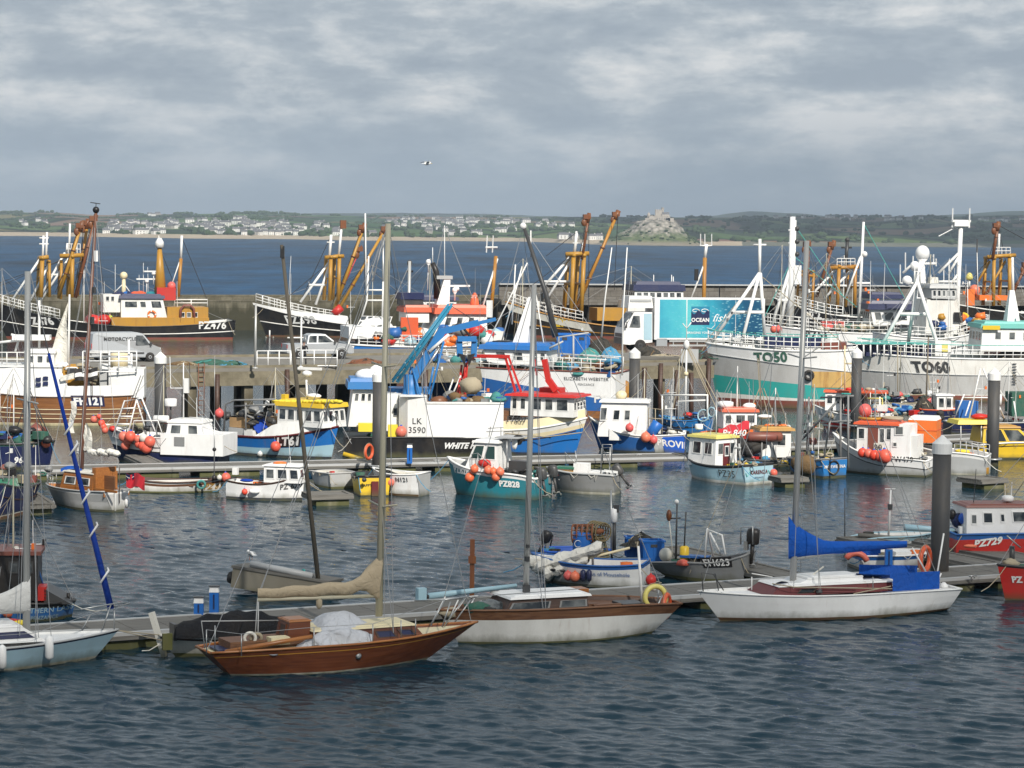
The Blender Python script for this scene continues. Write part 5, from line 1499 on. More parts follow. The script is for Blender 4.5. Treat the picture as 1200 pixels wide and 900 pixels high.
def person(name_label,loc,rz,cols,pose,h=1.75):
 k=h/1.75
 J=pose
 names=list(J);me=bpy.data.meshes.new('person')
 vs=[V(J[n][0])*k for n in names]
 ed=[(names.index(a),names.index(c))for a,c in(('pelvis','waist'),('waist','chest'),('chest','neck'),('neck','chin'),('chin','crown'),('pelvis','hip.l'),('hip.l','knee.l'),('knee.l','ankle.l'),('ankle.l','toe.l'),('pelvis','hip.r'),('hip.r','knee.r'),('knee.r','ankle.r'),('ankle.r','toe.r'),('chest','sho.l'),('sho.l','elb.l'),('elb.l','wri.l'),('wri.l','hand.l'),('chest','sho.r'),('sho.r','elb.r'),('elb.r','wri.r'),('wri.r','hand.r'))]
 me.from_pydata(vs,ed,[]);o=bpy.data.objects.new('person',me);COL.objects.link(o)
 sk=o.modifiers.new('skin','SKIN');o.modifiers.new('sub','SUBSURF').levels=1
 for i,n in enumerate(names):
  me.skin_vertices[0].data[i].radius=(J[n][1]*k,J[n][2]*k);me.skin_vertices[0].data[i].use_root=(n=='pelvis')
 bpy.context.view_layer.update()
 m2=bpy.data.meshes.new_from_object(o.evaluated_get(bpy.context.evaluated_depsgraph_get()))
 bpy.data.objects.remove(o)
 for c in cols+('skin','dark_grey'):m2.materials.append(MATS[c])
 for p in m2.polygons:
  z=p.center.z/k;p.use_smooth=True
  p.material_index=3 if z<.1 and False else 0 if z<.93 else 1 if z<1.46 else 2
  if abs(p.center.x)/k>.2 and z<.86:p.material_index=2
 o=bpy.data.objects.new('person',m2);COL.objects.link(o);o.location=loc;o.rotation_euler=(0,0,rz)
 hm=MB();c=V(J['crown'][0])*k;hm.ball(c+V((0,.015,.015)),.118*k,'dark_grey',(.95,1.05,.8),10,7);hm.build('hair',o)
 fm=MB()
 for s_ in(-1,1):fm.ball(c+V((s_*.036,-.10,-.05))*k,.014*k,'black',nu=6,nv=4);fm.ball(c+V((s_*.1,0,-.07))*k,.026*k,'skin',(.4,.8,1.2),6,5)
 fm.ball(c+V((0,-.118,-.085))*k,.018*k,'skin',(.7,1,1.3),6,5);fm.box(c+V((0,-.103,-.125))*k,(.05*k,.012,.012*k),'red_brown');fm.build('face',o)
 return tag(o,name_label,'person')
STAND={'pelvis':((0,0,.95),.15,.11),'waist':((0,0,1.1),.14,.10),'chest':((0,0,1.32),.16,.11),'neck':((0,-.01,1.5),.055,.055),'chin':((0,-.03,1.58),.075,.085),'crown':((0,-.02,1.69),.085,.095),'hip.l':((-.09,0,.88),.10,.10),'knee.l':((-.11,-.02,.5),.065,.07),'ankle.l':((-.12,.02,.09),.045,.05),'toe.l':((-.13,-.15,.035),.045,.03),'hip.r':((.09,0,.88),.10,.10),'knee.r':((.12,-.04,.5),.065,.07),'ankle.r':((.15,0,.09),.045,.05),'toe.r':((.17,-.17,.035),.045,.03),'sho.l':((-.2,0,1.41),.065,.065),'elb.l':((-.27,.04,1.14),.045,.045),'wri.l':((-.25,-.06,.9),.032,.032),'hand.l':((-.25,-.09,.79),.035,.02),'sho.r':((.2,0,1.41),.065,.065),'elb.r':((.28,.02,1.15),.045,.045),'wri.r':((.2,-.18,1.02),.032,.032),'hand.r':((.13,-.24,1.06),.035,.02)}
person('person in dark clothes standing at the white barrier beside the pickup',Q(356,429.5)+V((0,0,.01)),R(20),('dark_grey','black','skin'),STAND)
fl=PZY.w(PZY.p(129,381,PZY.ns*1.6))
person('person in a bright yellow jacket on the deck of the yellow and black trawler',fl-V((0,0,.4)),R(-30),('navy','hivis','skin'),STAND,1.8)
def gull(loc,s_,label,fly=True,rz=0):
 m=MB();m.ball((0,0,0),.16,'white_clean',(2.1,.8,.8),10,7);m.ball((.36,0,.07),.085,'white_clean',(1.2,1,1),8,6)
 m.lathe((.44,0,.06),[(.03,0),(.02,.08),(.004,.12)],'yellow',6,axis=(1,0,-.15));m.add([(-.3,-.06,0),(-.3,.06,0),(-.56,.13,.0),(-.56,-.13,.0),(-.4,0,.05)],[(0,1,4),(1,2,4),(2,3,4),(3,0,4),(3,2,1,0)],'white_clean')
 p=m.build('gull',None,loc,rz);p.scale=(s_,)*3
 if fly:
  for k in(-1,1):
   w_=MB();rows=[[V((.18,k*.08,.06)),V((.22,k*.55,.26)),V((.02,k*1.0,.2)),V((-.16,k*1.25,.12))],[V((-.14,k*.08,.05)),V((-.06,k*.55,.23)),V((-.14,k*1.0,.18)),V((-.2,k*1.25,.115))]]
   lo=[[q-V((0,0,.025))for q in r_]for r_ in rows]
   w_.grid(rows,'light_grey');w_.grid(lo,'white_clean');w_.build('wing',p)
 else:
  w_=MB()
  for k in(-1,1):w_.ball((-.1,k*.1,.04),.14,'light_grey',(2.3,.3,.6),8,6)
  w_.build('wing',p);w_=MB()
  for k in(-1,1):w_.tube([(.02,k*.06,-.1),(.02,k*.06,-.3)],.012,'orange',4)
  w_.build('leg',p)
 return tag(p,label,'gull')
gull(AT(500,192,120),.5,'white gull gliding above the bay',True,.4)
gull(G(294,657,.75)+V((0,0,.25)),.8,'white gull standing on the sunken float',False,2)
def buoys(b,lst,label,group=None,mat='gel_buoy'):
 for t in lst:b.buoy(t[0],t[1],t[2],label,t[3]if len(t)>3 else mat,group)
def cl(b,n,xr,yr,yo,cols,r=(.1,.3),seed=1,name='deck_gear'):
 rc=random.Random(seed);m=MB()
 for i in range(n):
  c=b.p(rc.uniform(*xr),rc.uniform(*yr),b.ns*rc.uniform(*yo));k=rc.random();col=rc.choice(cols);q=rc.uniform(*r)
  if k<.5:m.ball(c,q,col,(1.3,1,rc.uniform(.5,1)),7,5,.5)
  elif k<.75:m.box(c,(q*2,q*1.6,q*1.2),col,rz=rc.uniform(0,3))
  else:m.torus(c,q,q*.3,col,(rc.uniform(-.4,.4),rc.uniform(-.4,.4),1),12,5)
 return kind(b.part(m,name),'stuff')
b=Boat('trawler','varnished wooden trawler with white topsides and a dark number board, at the left edge',169,-95,499,-6,4.6,'trawler')
ns=b.ns
b.hull(440,466,463,[('z',.2,'cream'),('f',.62,'wood_brown'),('s',0,'wood_hull')],wt=.72,rb=1.2,bul=.12,gr=.05,gun='wood_dark',deck='deck_paint',um=.4,wl=.93,round_=True,flare=1.2)
b.text('FH121',104,470,8.6,'white_clean',panel='navy',bold=.05,pad=.3)
for(f_)in(.26,.42,.58):b.sk('cream',lambda u,f_=f_:b.sheer(u)*f_,.028)
m=MB()
for side in(-1,1):
 r0,r1=[],[]
 for i in range(30):
  u=.02+.9*i/29;p=b.surf(u,b.sheer(u),side);hgt=.75 if u<.36 else 1.85
  r0.append(V((p.x,p.y*.985,p.z)));r1.append(V((p.x,p.y*.97,p.z+hgt)))
 m.grid([r0,r1],'white_clean',False)
b.part(m,'bulwark')
xa_,xf_=b.p(72,450,ns*2.2).x,b.p(-40,450,ns*2.2).x
m=MB();zz=b.p(40,430,ns*2.1).z;m.box(((xa_+xf_)/2,0,zz-.9),(abs(xf_-xa_),4.1,1.84),'white_clean');m.box(((xa_+xf_)/2,0,zz+.03),(abs(xf_-xa_)+.1,4.3,.1),'white');b.part(m,'deckhouse')
cx,cz=b.p(49,447,ns*2.3)[0],b.p(49,447,ns*2.3)[2]
m=MB()
for(dx,dz)in((-.22,.17),(.24,.17),(-.22,-.17),(.24,-.17)):
 pts=[V((cx-(dx+q*.17),ns*2.36,cz+dz+.05*math.sin((dx+q*.17)*6)+w_*.12))for w_ in(-1,1)for q in((-1,0,1)if w_<0 else(1,0,-1))]
 m.add(pts,[(0,1,4,5),(1,2,3,4)],'navy')
b.part(m,'flag_emblem')
b.hs(30,63,431,414,2.6,wall='white',roof='white',side=[(.08,.28,.3,.85),(.38,.60,.3,.85),(.7,.92,.3,.85)],front=(3,.3,.85),over=.12,rt=.16)
b.frame([[(-6,430,ns*1.9),(-6,413,ns*1.9)],[(8,430,ns*1.9),(8,413,ns*1.9)],[(20,430,ns*1.9),(20,413,ns*1.9)],[(30,430,ns*1.9),(30,413,ns*1.9)],[(-10,413,ns*1.9),(30,413,ns*1.9)],[(-10,421,ns*1.9),(30,421,ns*1.9)]],'white',.04,'railing')
b.frame([[(-8,402),(20,399),(60,397)],[(18,412),(22,398)],[(46,414),(46,370),(46,352)],[(13,392),(28,396)]],'white',.09,'mast_arm')
m=MB();b.bx(m,14,58,399,393,.8*ns,1.6,'white_clean');b.part(m,'awning')
h=1.6
m=MB();b.bx(m,129,169,466,433,2.0*ns,3.6,'white',top=.98);b.part(m,'aft_shelter')
m=MB();b.bx(m,117,126,452,434,1.6*ns,2.4,'light_grey');b.part(m,'aft_locker')
m=MB();c=b.p(85,444,.6*ns);m.lathe(c,[(.15,-1.1),(.95,-1.05),(.95,-.95),(.75,-.9),(.8,0),(.75,.9),(.95,.95),(.95,1.05),(.15,1.1)],'ochre',14,axis=(0,1,0));b.part(m,'net_drum')
b.frame([[(104,466,ns*1.9),(104,413,ns*1.9),(128,413,ns*1.9),(128,466,ns*1.9)],[(104,418,ns*1.9),(150,418,ns*1.9)],[(151,455,ns*1.9),(151,398,ns*1.9)],[(128,432,ns*1.9),(168,434,ns*1.9)],[(154,466,ns),(154,414,ns)],[(104,413,-ns*1.5),(128,413,-ns*1.5)],[(104,413,ns*1.9),(104,413,-ns*1.9),(104,460,-ns*1.9)],[(128,413,ns*1.9),(128,413,-ns*1.9),(128,460,-ns*1.9)]],'white_clean',.08,'gantry')
m=MB();P_=[b.p(81,352),b.p(78,375),b.p(79,400),b.p(80,428)];Q_=[b.p(80,353),b.p(68,385),b.p(61,410),b.p(56,430)]
rows=[[p.lerp(q,t/8)+V((0,-.28*math.sin(PI*t/8)*math.sin(PI*(i+.4)/4.2),0))for t in range(9)]for i,(p,q)in enumerate(zip(P_,Q_))]
m.grid(rows,'sail_white');b.part(m,'steadying_sail')
b.sr((80,432),(81.5,345),.09,'white',.06,'mizzen_mast');b.sr((56,431),(81,429),.06,'white',.06,'boom')
cl(b,26,(60,128),(428,436),(.3,1.8),['white','grey','ochre','dark_grey','red','white','rope'],(.12,.3),4)
m=MB();c=b.p(101,440,2.6*ns)
for i in range(7):
 pass
rows=[]
W_,H_=1.45,.78
for j in range(7):rows.append([c+V((-(i/10-.5)*W_*-ns*-1,ns*.12*math.sin(i*.9+j*.3),(j/6-.5)*H_+.05*math.sin(i*.8)+.1*(i/10)))for i in range(11)])
m.grid(rows,'black')
m2=MB();m2.grid([[p+V((0,ns*.015,0))for p in r_[4:6]]for r_ in rows],'white_clean');m2.grid([[p+V((0,ns*.016,0))for p in r_]for r_ in rows[2:5:2]],'white_clean')
fo=m.build('flag',None,V((b.o.x,b.o.y,0)),b.hd);tag(fo,'black flag with a white cross flying over the wooden trawler','flag');m2.build('cross',fo)
m=MB();m.add([b.p(70,441,2.5*ns),b.p(90,436,2.5*ns),b.p(90,443,2.5*ns),b.p(71,447,2.5*ns)],[(0,1,2,3)],'sail_white');m.tube([b.p(108,466,2.55*ns),b.p(108,430,2.55*ns)],.03,'wood_dark',5);b.part(m,'flag_staff')
b=Boat('fishing_boat','navy hulled white fishing boat with red buoys along its side, under the capped pile',262,122,545,12,2.6,'fishing boat')
ns=b.ns
b.hull(497,514,511,[('z',.15,'navy'),('f',.44,'navy'),('f',.48,'black'),('s',0,'white_clean')],wt=.85,rb=.9,bul=.5,gr=.04,deck='deck_paint',um=.45)
m=MB();b.bx(m,188,261,535,508,ns*1.33,2.5,'white_clean');b.part(m,'whaleback')
h=b.hs(194,237,512,496,1.9,wall='white_clean',roof='white',side=[(.10,.40,.18,.88),(.58,.9,.18,.88)],front=(2,.3,.85),over=.06,rt=.12,rf=.12,ra=.1)
m=MB();b.bx(m,204,216,523,512,ns*1.36,.1,'grey');b.part(m,'vent_box')
m=MB()
for i in range(9):m.ball(b.p(190+i*5.2,494,0),.2,'red_orange' if i%3 else 'rope',(1.4,1.3,.6),8,5,.4)
b.part(m,'roof_gear')
b.frame([[(236,512,ns*.8),(237,490,ns*.8),(222,489,ns*.8)],[(155,508,ns),(157,493,ns),(185,493,ns),(190,508,ns)],[(237,500,ns),(262,508,ns)]],'white',.035,'railing')
m=MB();m.lathe(b.p(189,491,ns*.5),[(.1,-.42),(.2,-.4),(.2,.4),(.1,.42)],'white_clean',12,axis=(1,0,0));b.part(m,'liferaft')
m=MB();m.lathe(b.p(200,476,0),[(.32,0),(.34,.05),(.34,.38),(.3,.42)],'white_clean',14);m.tube([b.p(200,496),b.p(200,476)],.05,'dark_grey',6);b.part(m,'radar')
b.sr((215,496),(215,425),.045,'white',.03);m=MB();m.tube([b.p(200,455),b.p(214,455)],.03,'white',4);m.tube([b.p(200,455),b.p(199,418)],.025,'white',4);m.tube([b.p(223,455),b.p(222,425)],.02,'dark_grey',4);m.box(b.p(218.5,452),(.26,.2,.8),'white');b.part(m,'aerial_arm')
b.frame([[(132,512,ns*.9),(146,470,ns*.6),(160,468,ns*.6),(150,508,ns*.9)],[(146,470,-ns*.6),(146,470,ns*.6)],[(160,468,-ns*.6),(160,468,ns*.6)],[(137,497,ns*.8),(152,497,ns*.8)],[(140,488,ns*.75),(155,488,ns*.75)],[(143,479,ns*.7),(158,478,ns*.7)],[(166,466,ns*.6),(182,506,ns*.9)],[(160,468,ns*.6),(167,466,ns*.6)],[(146,470,-ns*.6),(133,510,-ns*.9)],[(160,468,-ns*.6),(172,508,-ns*.9)]],'white_clean',.045,'gantry')
b.frame([[(148,486,ns*.5),(165,440,ns*.5)],[(151,486,0),(168,440,0)]],'dark_grey',.02,'pole')
cl(b,16,(126,188),(500,510),(.1,.9),['dark_grey','net_dark','red','rope','grey'],(.1,.22),7)
G1='red buoys hung along the navy and white boat'
buoys(b,[(147,511,6),(155,511,6.5),(149,521.5,5.5),(152,516,5),(163,514,4.5),(170,522,6),(174,524,6.5),(178,517,6.5),(164,520,4.5,'gel_buoy')],'red buoy in the bunch hanging on the side of the navy and white boat',G1)
b.buoy(170,513,5,'whitish buoy among the red buoys of the navy and white boat','offwhite')
G2='red buoys at the bow of the navy and white boat'
for(x,y,r)in((110,491.5,4.2),(119,496,4.2),(121,500,4),(123,504,4),(116,488,3)):
 ba(b.w(b.p(x,y,ns*.5)),r/b.sc,'red buoy in the cluster hanging off the bow of the navy and white boat','gel_buoy',G2)
b.ln([((215,426),(262,508)),((215,426),(130,500))],.012)
b=Boat('fishing_boat','two tone blue trawler with yellow wheelhouse roof, pointing at the grey capped pile',264,396,537,-36,3.3,'fishing boat')
ns=b.ns
b.hull(500,514,513,[('z',.15,'navy'),('f',.30,'pale_blue'),('f',.46,'light_blue'),('s',.08,'blue_mid'),('s',0,'maroon')],wt=.85,rb=.5,bul=.5,gr=.06,gun='maroon',deck='deck_paint',um=.4,pb=2.6,flare=1.3)
b.text('LT61',338,517,9.5,'white',panel='black',bold=.05,slope=.06,pad=.2)
m=MB()
for side in(-1,1):
 r0,r1,r2=[],[],[]
 for i in range(12):
  u=.42+.57*i/11;p=b.surf(u,b.sheer(u),side);hh=min(.75,i*.22)
  r0.append(p+V((0,0,.03)));r1.append(V((p.x-.1,p.y*.9,p.z+hh)));r2.append(V((p.x-.1,0,p.z+hh+.05)))
 m.grid([r0,r1],'white',False);m.grid([r1,r2],'white',False)
b.part(m,'foredeck')
h=b.hs(325,378,500,477,2.1,wall='white',roof='yellow',side=(5,.28,.88,.03,.035),front=(4,.28,.88,.05,.05),over=.18,rt=.25,rf=.12,door=None)
m=MB()
for i in range(22):m.ball(b.p(322+i*3.6,470.5+.5*(i%2),ns*.9),.17,'yellow_bright',(1.3,1.2,.7),7,5,.3)
b.part(m,'roof_awning')
b.frame([[(262,512,ns*1.2),(264,474,ns*1.2),(275,469,ns*1.2),(322,468,ns*1.2)],[(262,512,-ns*1.2),(264,474,-ns*1.2),(275,469,-ns*1.2),(322,468,-ns*1.2)],[(264,474,ns*1.2),(264,474,-ns*1.2)],[(288,505,ns*1.2),(288,472,ns*1.2)],[(275,476,ns*1.2),(322,474,ns*1.2)]],'grey',.06,'awning_frame')
m=MB();rows=[[b.p(295,492,ns*1.0),b.p(302,488,ns*.6),b.p(308,484,ns*.2)],[b.p(298,503,ns*1.05),b.p(306,501,ns*.8),b.p(313,499,ns*.3)],[b.p(304,510,ns*1.0),b.p(311,509,ns*.8),b.p(316,507,ns*.4)]]
m.grid(rows,'sail_blue');b.part(m,'blue_tarpaulin')
m=MB();b.bx(m,269,293,502,489,ns*.9,1.2,'cardboard');b.bx(m,311,325,500,488,ns*.3,.8,'cardboard');b.bx(m,268,294,511,501,ns*1.1,1.4,'light_grey');b.bx(m,286,296,511,504,ns*1.25,.3,'white');b.part(m,'fish_boxes')
cl(b,24,(264,322),(480,500),(.1,1.1),['net_dark','grey','rope','net_dark','dark_grey'],(.12,.3),17)
b.frame([[(293,493,ns),(313,473,ns)]],'white',.05,'davit_arm')
m=MB();m.tube([b.p(360,470),b.p(359,445)],.06,'white',6);m.box(b.p(363,432),(1.5,.16,.14),'white_clean',rz=.2);m.lathe(b.p(360,441),[(.18,0),(.28,.1),(.28,.25),(.1,.34)],'white_clean',12);m.tube([b.p(360,434),b.p(360,441)],.05,'white',6)
m.ball(b.p(368,464),.25,'white_clean',(2,1.2,.6));m.box(b.p(334,465),(.3,.3,.3),'yellow');b.part(m,'radar_mast')
m=MB();m.ball(b.p(313,472,ns),.14,'white_clean');b.part(m,'deck_light')
b.buoy(327,523,6,'red buoy beside the number on the two tone blue boat')
ba(b.w(b.p(257,484.5,ns*1.3)),5.5/b.sc,'red buoy hanging behind the stern frame of the two tone blue boat','pink_buoy')
b.buoy(307,532,3.3,'small white fender hanging on the two tone blue boat','white_clean')
b.ln([((358,445),(394,500)),((385,470),(412,520)),((360,440),(322,470))],.015)
b=Boat('workboat','white slab sided workboat with black lower hull, carrying the blue crane',404,596,536,6,5.0,'workboat',k=1.0)
ns=b.ns
b.hull(512,513,513,[('z',.5,'black'),('s',0,'black')],wt=.9,rb=.6,bul=.1,gr=.05,gun='dark_grey',deck='deck_paint',um=.5,pb=5,wl=.97,round_=False)
x0,x1,x2=[b.p(q,490,ns*2.5).x for q in(478,500,590)]
zt,z0=b.p(520,473,ns*2.5).z,b.p(520,513,ns*2.5).z
zt2=b.p(490,474,ns*2.5).z
m=MB()
xs_=b.p(468,490,ns*2.0).x;y_=ns*2.5
m.prism([(0,0),(1,0),(1,1),(0,1)],0,1,'white_clean',Matrix(((x2-x1,0,0),(0,1,0),(0,0,1))))if False else None
def quadblock(m,pts,za,zb_,mat):
 n=len(pts);m.add([V((x,y,za))for x,y in pts]+[V((x,y,zb_))for x,y in pts],[tuple(range(n)),tuple(range(n,2*n))]+[(i,(i+1)%n,(i+1)%n+n,i+n)for i in range(n)],mat)
quadblock(m,[(x1,y_),(x2,y_),(x2,y_-ns*4.6),(x1,y_-ns*4.6)],z0,zt,'white_clean')
b.part(m,'hold_block')
m=MB();quadblock(m,[(xs_,y_-ns*.9),(x0,y_-ns*.25),(x1-.01,y_-ns*.02),(x1-.01,y_-ns*4.5),(xs_,y_-ns*4.2)],z0,zt+.38,'white');o_=b.part(m,'bow_block')
m=MB();m.box(((x1+x2)/2,y_-ns*.1,zt+.04),(x2-x1,.3,.1),'white');m.box(((xs_+x1)/2,y_-ns*.3,zt+.42),(x1-xs_,.6,.08),'white');b.part(m,'coaming')
xd=V((1,0,0))if ns<0 else V((-1,0,0))
A_,B_=V((x0,y_-ns*.25,0)),V((x1,y_-ns*.02,0));cc=(A_+B_)/2
xd2=(B_-A_).normalized()*(1 if(B_-A_).dot(xd)>0 else-1)
if ns>0:xd2=xd2
for s__,py in(('LK',493.5),('3590',504)):flat_text(o_,s__,cc+V((0,0,b.p(489,py,y_).z)),xd2,(0,0,1),7/b.sc,'dark_grey',.0,off=.03)
b.text('WHITE HEATHER',556,522,6.5,'white_clean',bold=.05)
b.hs(408,440,500,456,3.2,wall='white',roof='blue_crane',yc=0,side=[(.10,.28,.66,.9),(.38,.56,.66,.9),(.66,.82,.66,.9)],front=(4,.6,.9),over=.35,rt=.4,ra=.3,rf=0)
m=MB();b.bx(m,446,466,505,462,1.2*ns,2.4,'white');hh_=b.part(m,'deckhouse')
q=[b.p(461,488,1.23*ns),b.p(465.5,488,1.23*ns),b.p(465.5,478,1.23*ns),b.p(461,478,1.23*ns)];win(hh_,q,V((0,ns,0)),'grey','glass')
m=MB();b.bx(m,420,438,506,496,ns*2.3,.5,'yellow_bright');b.bx(m,455,466,512,498,ns*2.3,.5,'yellow_bright');b.part(m,'yellow_bin')
m=MB();m.tube([b.p(402,532,ns*2.7),b.p(436,542,ns*2.7)],.14,'yellow',8);b.part(m,'yellow_fender_bar')
ba(b.w(b.p(470,506,ns*2.3)),6.5/b.sc,'big bright red buoy beside the black numbers on the white workboat')
m=MB();m.ball(b.p(430,440,0),.5,'white_clean',(1.4,1.2,.8),10,7);m.ball(b.p(443,436,0),.45,'white_clean',(1.2,1.1,1),10,7);m.tube([b.p(430,452),b.p(430,440)],.1,'white');b.part(m,'radome')
m=MB();m.lathe(b.p(481,473),[(.75,0),(.6,.2),(.42,.9),(.42,1.7)],'blue_crane',12);m.tube([b.p(481,462),b.p(481,446)],.3,'blue_crane',10);cr=b.part(m,'crane')
m=MB();b.bx(m,457,504,462,455,.9,1.8,'blue_crane');m.build('platform',cr)
m=MB();m.bar(b.p(479,452),b.p(519,386),.42,.48,'blue_crane');m.bar(b.p(516,389),b.p(561,378),.28,.36,'blue_crane');m.bar(b.p(559,379),b.p(581,374),.18,.2,'blue_crane');m.build('knuckle_boom',cr)
m=MB();m.tube([b.p(488,448),b.p(519,402)],.08,'steel',6);m.tube([b.p(486,426,.4),b.p(506,394,.4)],.1,'white',6);m.tube([b.p(503,412,ns*.3),b.p(526,392,ns*.3)],.1,'white',6);m.build('ram',cr)
m=MB();
for da in(-.16,.16):m.tube([b.p(463,448,-.8)+V((da,0,0)),b.p(528,358,-.8)+V((da*.6,0,0))],.06,'teal_boom',5);m.tube([b.p(463,448,-.8)+V((da,.25,.1)),b.p(528,358,-.8)+V((da*.6,.15,.1))],.06,'teal_boom',5)
for k in range(18):m.tube([b.p(463,448,-.8).lerp(b.p(528,358,-.8),k/18)+V((-.16 if k%2 else .16,0,0)),b.p(463,448,-.8).lerp(b.p(528,358,-.8),(k+1)/18)+V((.14 if k%2 else-.14,.2,.08))],.035,'teal_boom',4)
m.tube([b.p(465,448,-.7),b.p(528,359,-.7)],.1,'teal_boom',5);m.build('lattice_boom',cr)
m=MB();m.tube([b.p(530,384),b.p(538,379),b.p(546,388),b.p(557,402),b.p(556,412)],.08,'black',6);m.tube([b.p(537,380),b.p(541,390),b.p(546,397)],.06,'black',6);m.build('hose',cr)
m=MB()
for k in(-1,1):m.bar(b.p(547+k*9,398),b.p(547+k*8,418),.3,.34,'blue_crane');m.add([b.p(547+k*10,414,-.4),b.p(547+k*2,430,-.4),b.p(547+k*1,416,-.4),b.p(547+k*10,414,.4),b.p(547+k*2,430,.4),b.p(547+k*1,416,.4)],[(0,1,2),(5,4,3),(0,3,4,1),(1,4,5,2),(2,5,3,0)],'black')
m.box(b.p(547,397),(1.1,.6,.3),'blue_crane');m.build('grab',cr)
b.frame([[(470,472,1),(482,430,.3)],[(495,472,-1),(483,430,-.3)],[(503,456,-.6),(508,430,-.6)],[(503,470,-1),(520,400,-.5)]],'blue_crane',.07,'crane_stay')
cl(b,34,(500,588),(464,473),(.2,2.2),['net_teal','rope','net_dark','rust','grey','net_brown','white','blue'],(.15,.4),21)
b.frame([[(535,463,1),(546,428,.4)],[(541,428,.4),(536,468,-.6)],[(544,475,1),(545,430,0)]],'red',.07,'derrick_leg')
b.frame([[(520,475,1),(532,442,1)],[(527,470,0),(540,440,0)]],'white',.05,'stanchion')
m=MB();m.ball(b.p(552,452,ns),.55,'rope',(1.2,1,.9),10,7,.3);b.part(m,'fender')
LKB=b
b.ln([((528,358),(500,465)),((528,358),(560,378)),((525,360),(466,470))],.02,'wire_dark')
b=Boat('trawler','blue trawler with broad white topsides and blue wheelhouse roof, its name on the stern',729,497,487,15,5.0,'trawler')
ns=b.ns
b.hull(424,434,438,[('z',.5,'wood_hull'),('l',(1.2,3.3),'blue'),('s',0,'white_clean')],wt=.9,rb=1.1,bul=.6,gr=.06,gun='red_brown',deck='deck_paint',um=.42,wl=.94)
b.text('ELIZABETH WEBSTER',687,444,3.7,'dark_grey',bold=.0)
b.text('PENZANCE',687,450.5,2.6,'grey',bold=.0)
b.text('FY',703,467,9,'white',bold=.03)
b.rail(.03,.95,.95,20,'white',3,.03,.08)
h=b.hs(572,640,427,410,3.4,wall='white_clean',roof='blue_mid',side=[(.02,.10,.25,.85),(.14,.24,.25,.85),(.38,.54,.25,.85),(.66,.82,.25,.85)],front=(4,.3,.85),rf=-.4,over=.3,rt=.32)
A_=[b.p(603,403),b.p(621,402),b.p(626,348),b.p(620,348)]
m=MB();m.add([p+V((0,s_*w_,0))for s_ in(-1,1)for p,w_ in zip(A_,(.7,.7,.25,.25))],[(0,1,2,3),(7,6,5,4),(0,4,5,1),(1,5,6,2),(2,6,7,3),(3,7,4,0)],'white_clean');b.part(m,'pyramid_mast')
m=MB();b.bx(m,577,594,405,399.5,.8,1.6,'black');b.part(m,'solar_panel')
m=MB();m.tube([b.p(651,395,.4),b.p(640,345,.4),b.p(614,266,.4)],.24,'dark_grey',8,.12);m.ball(b.p(613,265,.4),.25,'white');b.part(m,'derrick_boom')
b.frame([[(588,400),(612,312)],[(560,424),(618,308)],[(600,380),(604,310)],[(628,345),(640,420)],[(622,302),(622,270)]],'white',.05,'stay_pole')
m=MB();m.tube([b.p(705,395,ns),b.p(709,350,ns),b.p(717,290,ns)],.07,'white',5,.04);m.tube([b.p(729,440,ns),b.p(730,370,ns),b.p(735,290,ns)],.07,'white',5,.04);b.part(m,'trolling_pole')
b.frame([[(655,437,1.8),(655,395,1.8),(690,390,1.8)],[(672,437,1.8),(672,392,1.8)],[(640,410,1.8),(660,400,1.8)],[(652,437,-1.8),(652,414,-1.8),(725,420,-1.8),(725,437,-1.8)]],'light_grey',.07,'gantry')
cl(b,30,(500,575),(418,428),(.2,2.0),['net_teal','white','dark_grey','light_blue','grey','blue','white','net_dark'],(.15,.42),31)
cl(b,40,(645,722),(424,440),(.2,2.2),['net_teal','net_green','rope','net_dark','blue','grey','rope_blue','rust'],(.2,.5),33,'net_gear')
m=MB();b.bx(m,570,576,372,352,0,.3,'white');b.part(m,'light_box')
b.ln([((613,266),(622,350)),((613,266),(590,352)),((614,268),(728,438)),((622,350),(500,424)),((640,345),(690,420))],.02,'wire')
b=Boat('fishing_boat','blue and cream trawler with red wheelhouse roof and red gantry',528,687,534,-20,3.4,'fishing boat')
ns=b.ns
b.hull(490,505,503,[('z',.2,'navy'),('s',.55,'blue_mid'),('s',.3,'cream'),('s',0,'white_rust')],wt=.8,rb=.7,bul=.6,gr=.06,gun='white',deck='deck_paint',um=.4,pb=3.0,flare=1.2)
m=MB()
for side in(-1,1):
 r0,r1,r2=[],[],[]
 for i in range(14):
  u=.34+.655*i/13;p=b.surf(u,b.sheer(u),side);hh=min(.55,.1+i*.2)
  r0.append(p+V((0,0,.02)));r1.append(V((p.x-.06,p.y*.93,p.z+hh)));r2.append(V((p.x-.06,0,p.z+hh+.03)))
 m.grid([r0,r1],'cream' if side==ns else 'white',False);m.grid([r1,r2],'white',False)
b.part(m,'whaleback')
q=b.p(606,494,ns*1.66);flat_text(b.root,'FY807',(q.x,ns*(abs(b.surf((q.x+b.L/2)/b.L,b.sheer((q.x+b.L/2)/b.L)).y)+.02),q.z+.13),(-ns,0,0),(0,0,1),6.4/b.sc,'dark_grey',.02,off=.05)
h=b.hs(598,672,488,465,2.4,wall='white',roof='red',side=[(.03,.10,.3,.92),(.16,.24,.3,.92),(.30,.50,.3,.92),(.55,.68,.3,.92),(.73,.92,.3,.92)],front=(4,.32,.92,.04,.04),over=.3,rt=.11,rf=.05)
